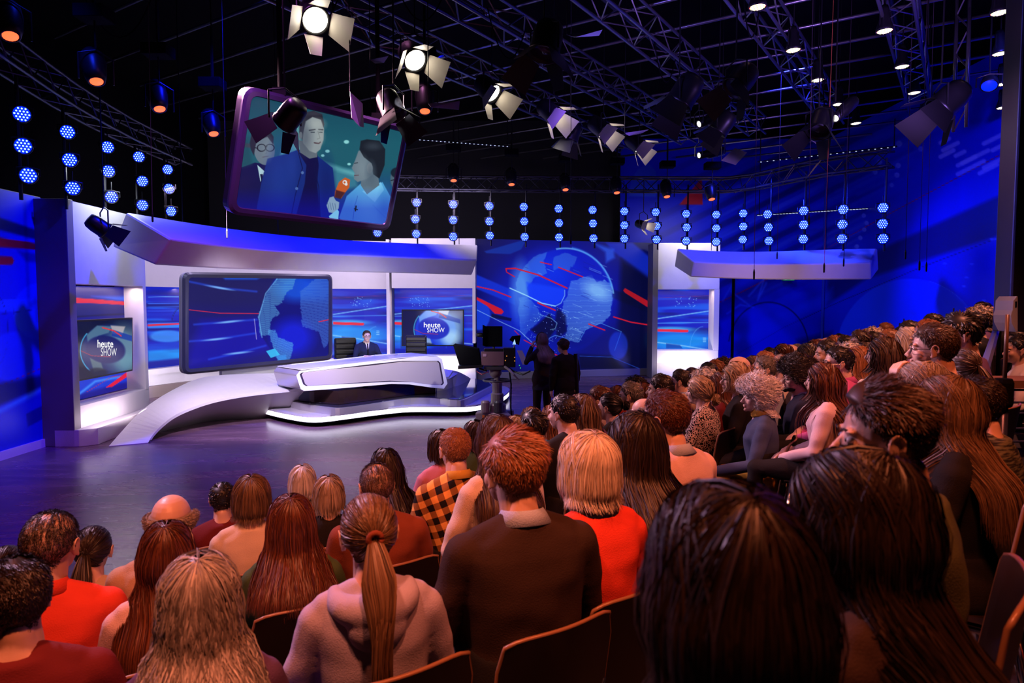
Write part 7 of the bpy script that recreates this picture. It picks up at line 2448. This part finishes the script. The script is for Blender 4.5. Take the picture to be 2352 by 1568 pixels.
# ------------------------------------------------------------------ moving heads with a red glow
mh_body = lathe_mesh('moving_head', [(0, .42), (.07, .41), (.12, .34), (.13, .22), (.11, .08), (.085, 0), (.07, 0), (.066, .015), (0, .015)], 18)
mh_lens = lathe_mesh('moving_lens', [(0, .002), (.066, .002), (.066, .010), (0, .010)], 16)
MHL = [((24, 84), 6.6, 'moving head with red glow at the top left corner'), ((222, 188), 7.6, 'moving head with red glow, second along the left wall'), ((367, 251), 8.8, 'moving head with red glow, third along the left wall'), ((491, 308), 10.2, 'moving head with red glow beside the tilted screen'),
       ((976, 256), 9.2, 'moving head with orange glow above the screen corner'), ((1042, 415), 15.5, 'moving head with orange glow above the third blue lamp column'), ((1175, 424), 15.8, 'moving head with orange glow, second of the far row'), ((1299, 436), 16, 'moving head with orange glow, third of the far row'),
       ((1417, 443), 16, 'moving head with red glow, fourth of the far row'), ((1532, 452), 15.6, 'moving head with red glow, fifth of the far row'), ((1635, 458), 15.0, 'moving head with red glow, last of the far row')]
for (x, y), D, lb in MHL:
    p = PD(x, y, D)
    d = (.30, -.28, -.9) if x < 600 else (.05, -.32, -.9)
    t = lamp('moving_head_light', lb, 'stage light', tuple(p), tuple(p + V(d)), None, [('head', mh_body, M_BLACKM), ('lens', mh_lens, emit('red_glow', (1, .10, .03), 2.6))], .17, .45, p.z + .9)
    MB().box((p.x, p.y, p.z + .72), (.32, .26, .14)).build('base_box', M_BLACK, t, bevel=.01)
    MB().tube([V((p.x, p.y, p.z + .79)), V((p.x, p.y, 6.1))], .02, 5).build('pole', M_BLACKM, t)

# ------------------------------------------------------------------ pendant LED lamps with red and white cells
pd_body = lathe_mesh('pendant_body', [(0, .32), (.045, .32), (.06, .26), (.06, .16), (.105, .03), (.11, 0), (.10, -.01), (.097, .005), (0, .006)], 18)
pd_face = lathe_mesh('pendant_face', [(0, .002), (.096, .002), (.096, .006), (0, .006)], 18)
mw, mr = MB(), MB()
for i in range(-5, 6):
    for j in range(-5, 6):
        x, y = i * .018 + (.009 if j % 2 else 0), j * .016
        if math.hypot(x, y) < .086:
            (mw if (i + 2 * j) % 3 else mr).lathe([(0, -.006), (.0062, -.005), (.0066, .003), (0, .003)], Matrix.Translation((x, y, 0)), 6)
cw, cr = mw.mesh('white_cells'), mr.mesh('red_cells')
PND = [(1740, 16), (2032, 71), (2296, 29), (2072, 153), (2297, 123), (1878, 184), (2100, 213), (1926, 239), (2303, 193), (2303, 247), (1966, 283), (2122, 262), (1822, 115)]
PNL = ['nearest the top centre', 'second in the right cluster', 'at the top right corner', 'left of the streaked wall top', 'right of the vertical truss end', 'left of the red thread cable', 'under the vertical truss end', 'above the thin orange cable', 'beside the white blue spot', 'lowest at the far right', 'lowest of the left cluster', 'hanging before the streaks', 'small and half hidden']
for (x, y), lb in zip(PND, PNL):
    p = PZ(x, y, 5.62)
    t = lamp('pendant_light', 'red and white dotted pendant lamp ' + lb, 'stage light', tuple(p), tuple(p + V((0.02, -.05, -1))), 'pendant lamps over the seats',
             [('shade', pd_body, M_BLACKM), ('glowing_face', pd_face, emit('pendant_red', (1, .03, .02), .9)), ('led_cells', cw, emit('cell_white', (1, .75, .7), 3.0)), ('led_cells', cr, emit('cell_green', (.7, .9, .4), 1.6))], .09, .42, 6.2)
p = PD(2272, 197, 9.0)
lamp('wash_light', 'bright blue white wash lamp at the far upper right', 'stage light', tuple(p), tuple(p + V((-.35, -.45, -.8))), None, [('housing', par_body, M_BLACKM), ('glowing_face', par_face, emit('wash_blue', (.2, .3, 1), 9.0))], .14, .2, 6.1)

# ------------------------------------------------------------------ ceiling rig: cross pipes and box trusses
cp = 0
def inside_room(p): return -7.2 < p.x < 9.0 and 1.0 < p.y < 20.0
def clip_line(o_, d, lo=-14, hi=16):
    ts = [t for t in np.arange(lo, hi, .25) if inside_room(o_ + d * t)]
    return (o_ + d * ts[0], o_ + d * ts[-1]) if len(ts) > 4 else None
rig = thing('pipe_grid', 'galvanised pipe grid of parallel bars under the studio ceiling', 'pipe grid', (0, 8, 6.4))
for k in range(19):
    o_ = UV * (2.2 + k * 1.0) + V((0, 0, 6.25))
    seg = clip_line(o_, NV)
    if seg:
        a, b = seg
        # the bars stop before the blue side wall
        MB().tube([a, b], .026, 6).build('grid_pipe', M_PIPE, rig, smooth=True)
for k in range(9):
    o_ = NV * (-5.4 + k * 1.55) + V((0, 0, 5.98))
    seg = clip_line(o_, UV)
    if seg:
        nm = ['over the far right seats', 'right of the pendant lamps', 'through the pendant lamps', 'right of the camera', 'over the camera', 'left of the camera', 'beside the lit lamp row', 'over the tilted screen', 'over the left wing'][k]
        truss('ceiling_truss', 'long aluminium box truss ' + nm, seg, .36, M_PIPE, .52, (), .024, .011)
for k in range(7):
    o_ = NV * (-4.6 + k * 1.9) + V((0, 0, 6.9))
    seg = clip_line(o_, UV)
    if seg: MB().tube(list(seg), .03, 6).build('upper_pipe', M_PIPE, rig, smooth=True)
for k in range(12):
    o_ = UV * (3.4 + k * 1.3) + NV * ((k * 37 % 7) - 3.0)
    MB().tube([V((o_.x, o_.y, 6.25)), V((o_.x, o_.y, 7.5))], .02, 6).build('hanger', M_BLACKM, rig)
# vertical ladder truss end at the right
pa, pb = PD(2205, 200, 9.3), PD(2205, 275, 9.3)
truss('ladder_truss', 'short bright vertical truss end above the streaked wall', [V((pa.x, pa.y, 6.1)), pb], .26, M_PIPE, .25)
# hanging wires with small weights
WR = [(1311, 0, 1311, 545, 9.5), (1735, 270, 1732, 625, 9.0), (1908, 300, 1893, 610, 9.5), (1941, 540, 1938, 598, 11), (1860, 200, 1858, 500, 9), (2082, 400, 2080, 580, 10), (2115, 380, 2112, 605, 9.5), (2130, 380, 2128, 608, 9.7), (1787, 500, 1785, 583, 13), (352, 250, 350, 492, 8.5), (522, 488, 521, 530, 9.0)]
WN = ['in front of the lit lamps', 'before the right white beam, longest', 'red tinted at the right of the beam', 'short one before the right beam', 'over the twelfth blue lamp', 'before the blue wall, left of three', 'before the blue wall, middle of three', 'before the blue wall, right of three', 'short above the beam centre', 'before the left lamp array', 'at the left corner of the tilted screen']
M_WIRE = mat('thin_cable', (.05, .03, .04, 1), .5); M_WIREO = mat('orange_cable', (.45, .10, .03, 1), .5)
for (x0, y0, x1, y1, D), nm in zip(WR, WN):
    a, b = PD(x0, y0, D), PD(x1, y1, D)
    t = thing('hanging_cable', 'thin hanging cable with end weight ' + nm, 'cable', tuple(b))
    MB().tube([V((a.x, a.y, 7.5)), b], .004 if D < 10 else .005, 4).build('wire', M_WIREO if 'red tinted' in nm else M_WIRE, t)
    MB().lathe([(0, 0), (.012, .01), (.014, .10), (.006, .14), (0, .14)], Matrix.Translation(b - V((0, 0, .1))), 8).build('weight', M_BLACKM, t)
# loops of cable under the rig
for i, (x, y, D, l) in enumerate([(175, 150, 8, .6), (1500, 260, 10, .5), (1120, 130, 9, .5), (1700, 60, 8, .6), (1880, 420, 10.5, .8), (640, 60, 8, .5), (2130, 60, 8.5, .5), (900, 60, 8, .4)]):
    p = PD(x, y, D); p2 = p + UV * .9 + V((0, 0, .25))
    zt2 = max(p.z, 5.9)
    pts = [V((p.x, p.y, zt2)) * (1 - t) + V((p2.x, p2.y, zt2)) * t - V((0, 0, l * 4 * t * (1 - t))) for t in np.linspace(0, 1, 12)]
    tag(MB().tube(pts, .009, 5).build('cable_loop', M_BLACK), ['slack black cable near the left moving heads', 'slack black cable behind the lit lamps', 'slack black cable above the third lit lamp', 'slack black cable by the first pendant lamp', 'slack cable over the right blue lamps', 'slack cable left of the largest lit lamp', 'slack cable at the top right', 'slack cable between the first lit lamps'][i], 'cable')
# thin LED strip lights on the far truss and on the back wall
for (x0, y0, x1, y1, D, nm) in ((1738, 494, 2030, 476, 18.0, 'dotted white LED strip behind the right blue lamps'), (1740, 372, 2060, 336, 15.5, 'dotted LED strip under the far right truss'), (960, 320, 1170, 336, 15.5, 'faint dotted LED strip above the middle lamps')):
    t = thing('led_strip', nm, 'light strip', tuple(PD(x0, y0, D)))
    a, b = PD(x0, y0, D), PD(x1, y1, D)
    MB().tube([a, b], .02, 4).build('rail', M_BLACKM, t)
    mb = MB()
    for k in range(40 if D > 16 else 22):
        mb.box(a.lerp(b, (k + .5) / (40 if D > 16 else 22)) + V((0, -.02, -.012)), (.06 if D > 16 else .03, .012, .012))
    oo = mb.build('led_cells', emit('strip_dots', (.6, .7, 1), .9), t); oo['kind'] = 'stuff'
    for k in (0.02, .98):
        q = a.lerp(b, k); MB().tube([q, V((q.x, q.y, 6.2))], .012, 5).build('hanger', M_BLACKM, t)

# ------------------------------------------------------------------ right side: railing, ledge, column, partition
rl = thing('handrail', 'black and blue metal handrail beside the upper seats at right', 'railing', tuple(PD(2300, 1000, 3.4)))
M_RB = mat('blue_black_metal', (.05, .06, .16, 1), .3, .5)
def PV(px, y0, y1, D): a = PD(px, y0, D); b = PD(px, y1, D); return [a, V((a.x, a.y, b.z))]
MB().tube(PV(2314, 722, 880, 3.6), .010, 8).build('post', mat('warm_lit_post', (.10, .05, .03, 1), .35), rl, smooth=True)  # black post, the warm light on it put into a brown colour
lv = level_at(PD(2302, 900, 2.5).x, 2.5)
a = PD(2302, 932, 2.5)
MB().tube([V((a.x, a.y, lv)), a], .020, 10).build('post', M_RB, rl, smooth=True)
MB().lathe([(0, 0), (.028, 0), (.034, .012), (.034, .09), (.028, .105), (0, .105)], Matrix.Translation(PD(2302, 934, 2.5)), 14).build('rubber_grip', M_BLACK, rl)
MB().hexa([PD(2250, 868, 4.0), PD(2268, 868, 4.0), PD(2302, 738, 6.5), PD(2292, 742, 6.5), PD(2250, 862, 4.0) + V((0, .02, .02)), PD(2268, 862, 4.0) + V((0, .02, .02)), PD(2302, 734, 6.5) + V((0, .02, .02)), PD(2292, 738, 6.5) + V((0, .02, .02))]).build('top_rail', mat('blue_lit_rail', (.12, .16, .45, 1), .3), rl)  # blue light falling on the rail is put into its colour
for x, y, D in ((2262, 866, 4.0), (2280, 815, 4.8), (2296, 745, 6.3)):
    p = PD(x, y, D); MB().tube([V((p.x, p.y, level_at(p.x, p.y))), p], .018, 8).build('post', M_BLACKM, rl)
p = PD(2290, 1318, 3.5)
z0_, dd = p.z, 3.5
pt = thing('stair_partition', 'blue lit low partition with a pink edge strip at the lower right', 'partition', (2.7, dd, z0_))
xa_, xb_ = 2.40, 2.86
lvp = level_at(2.4, 3.5) + .002
MB().hexa([V((xa_, dd, lvp)), V((xb_, dd - .08, lvp)), V((xb_, dd - .04, lvp)), V((xa_, dd + .04, lvp)), V((xa_, dd, 1.22)), V((xb_, dd - .08, 1.22)), V((xb_, dd - .04, 1.22)), V((xa_, dd + .04, 1.22))]).build('panel', mat('blue_lit_partition', (.02, .03, .30, 1), .4), pt)  # panel colour carries the blue light that falls on it
lvp = level_at(2.9, 3.5)
MB().hexa([V((xa_, dd - .02, lvp)), V((xb_, dd - .10, lvp)), V((xb_, dd - .09, lvp)), V((xa_, dd + .0, lvp)), V((xa_, dd - .02, lvp + .035)), V((xb_, dd - .10, lvp + .035)), V((xb_, dd - .09, lvp + .035)), V((xa_, dd + .0, lvp + .035))]).build('edge_strip', mat('pink_strip', (.55, .30, .32, 1), .5), pt)
lg = thing('raised_ledge', 'brown wooden ledge in front of the neighbouring seat block', 'ledge', tuple(PD(2340, 885, 4.4)))
a = PD(2300, 876, 4.4)
MB().box((a.x + .45, 4.55, a.z - .02), (.9, .3, .05)).build('ledge_board', mat('ledge_wood', (.20, .09, .05, 1), .5), lg)
for k, y in enumerate((896, 925, 950, 985, 1015)):  # step edges below the ledge as bars, blue light in their colour
    z = PD(2340, y, 4.4).z; MB().tube([V((a.x + .02, 4.42, z)), V((a.x + .9, 4.42, z))], .008, 6).build('step_edge', M_RB, lg)
for dx in (.03, .45, .86):
    MB().tube([V((a.x + dx, 4.5, level_at(a.x + dx, 4.5))), V((a.x + dx, 4.5, a.z - .04))], .018, 8).build('post', M_BLACKM, lg)
cl = thing('hanging_column', 'tall violet hanging column at the right picture edge', 'column', tuple(PD(2350, 700, 5.5)))
a = PD(2334, 400, 5.5); z1_ = PD(2334, 762, 5.5).z
MB().box((a.x + .20, 5.6, (7.5 + z1_) / 2), (.40, .2, 7.5 - z1_)).build('body', mat('violet_column', (.07, .06, .16, 1), .3, .3), cl, bevel=.01)
MB().tube([V((a.x - .01, 5.48, 7.5)), V((a.x - .01, 5.48, z1_ + .2))], .012, 6).build('edge_tube', mat('blue_edge', (.1, .15, .9, 1), .3), cl)
pj = thing('projector_box', 'white rounded projector clipped to the hanging column', 'projector', tuple(PD(2334, 710, 5.3)))  # white projector-like unit beside the column
pr = [PD(x, y, 5.35) for x, y in ((2336, 680), (2328, 690), (2326, 712), (2322, 724), (2324, 742), (2334, 762), (2338, 762), (2338, 680))]
MB().prism(pr, (0, .2, 0)).build('shell', mat('white_plastic', (.6, .6, .7, 1), .25), pj, bevel=.01)
MB().tube([PD(2333, 692, 5.35), PD(2333, 704, 5.35)], .008, 6).build('glass', M_CHROME, pj)
S(2350, 772, 34, 'm', 'short', 'black', 'white', 'in a white shirt beyond the handrail at the right edge', yaw=60, head=18, D=5.2)
S(2348, 758, 30, 'm', 'short', 'dark', 'black', 'in black beyond the handrail at the right edge', yaw=60, head=18, D=6.6)
# black foldback monitors and masts above the far rows
for (x, y, w, h, D, lb) in ((2190, 720, 22, 24, 7.5, 'black box on a mast against the bright blue arc'), (2076, 742, 12, 12, 9.0, 'small black monitor among the far heads')):
    p = PD(x, y, D); t = thing('field_monitor', lb, 'monitor', tuple(p))
    MB().box(p + V((0, 0, -h * D / FPX / 2)), (w * D / FPX, .12, h * D / FPX)).build('case', M_BLACKM, t, bevel=.005)
    MB().tube([p + V((0, .0, -h * D / FPX)), V((p.x, p.y, level_at(p.x, p.y)))], .02, 6).build('mast', M_BLACKM, t)
    MB().tube([p, p + V((0, 0, .06))], .008, 5).build('antenna', M_BLACKM, t)
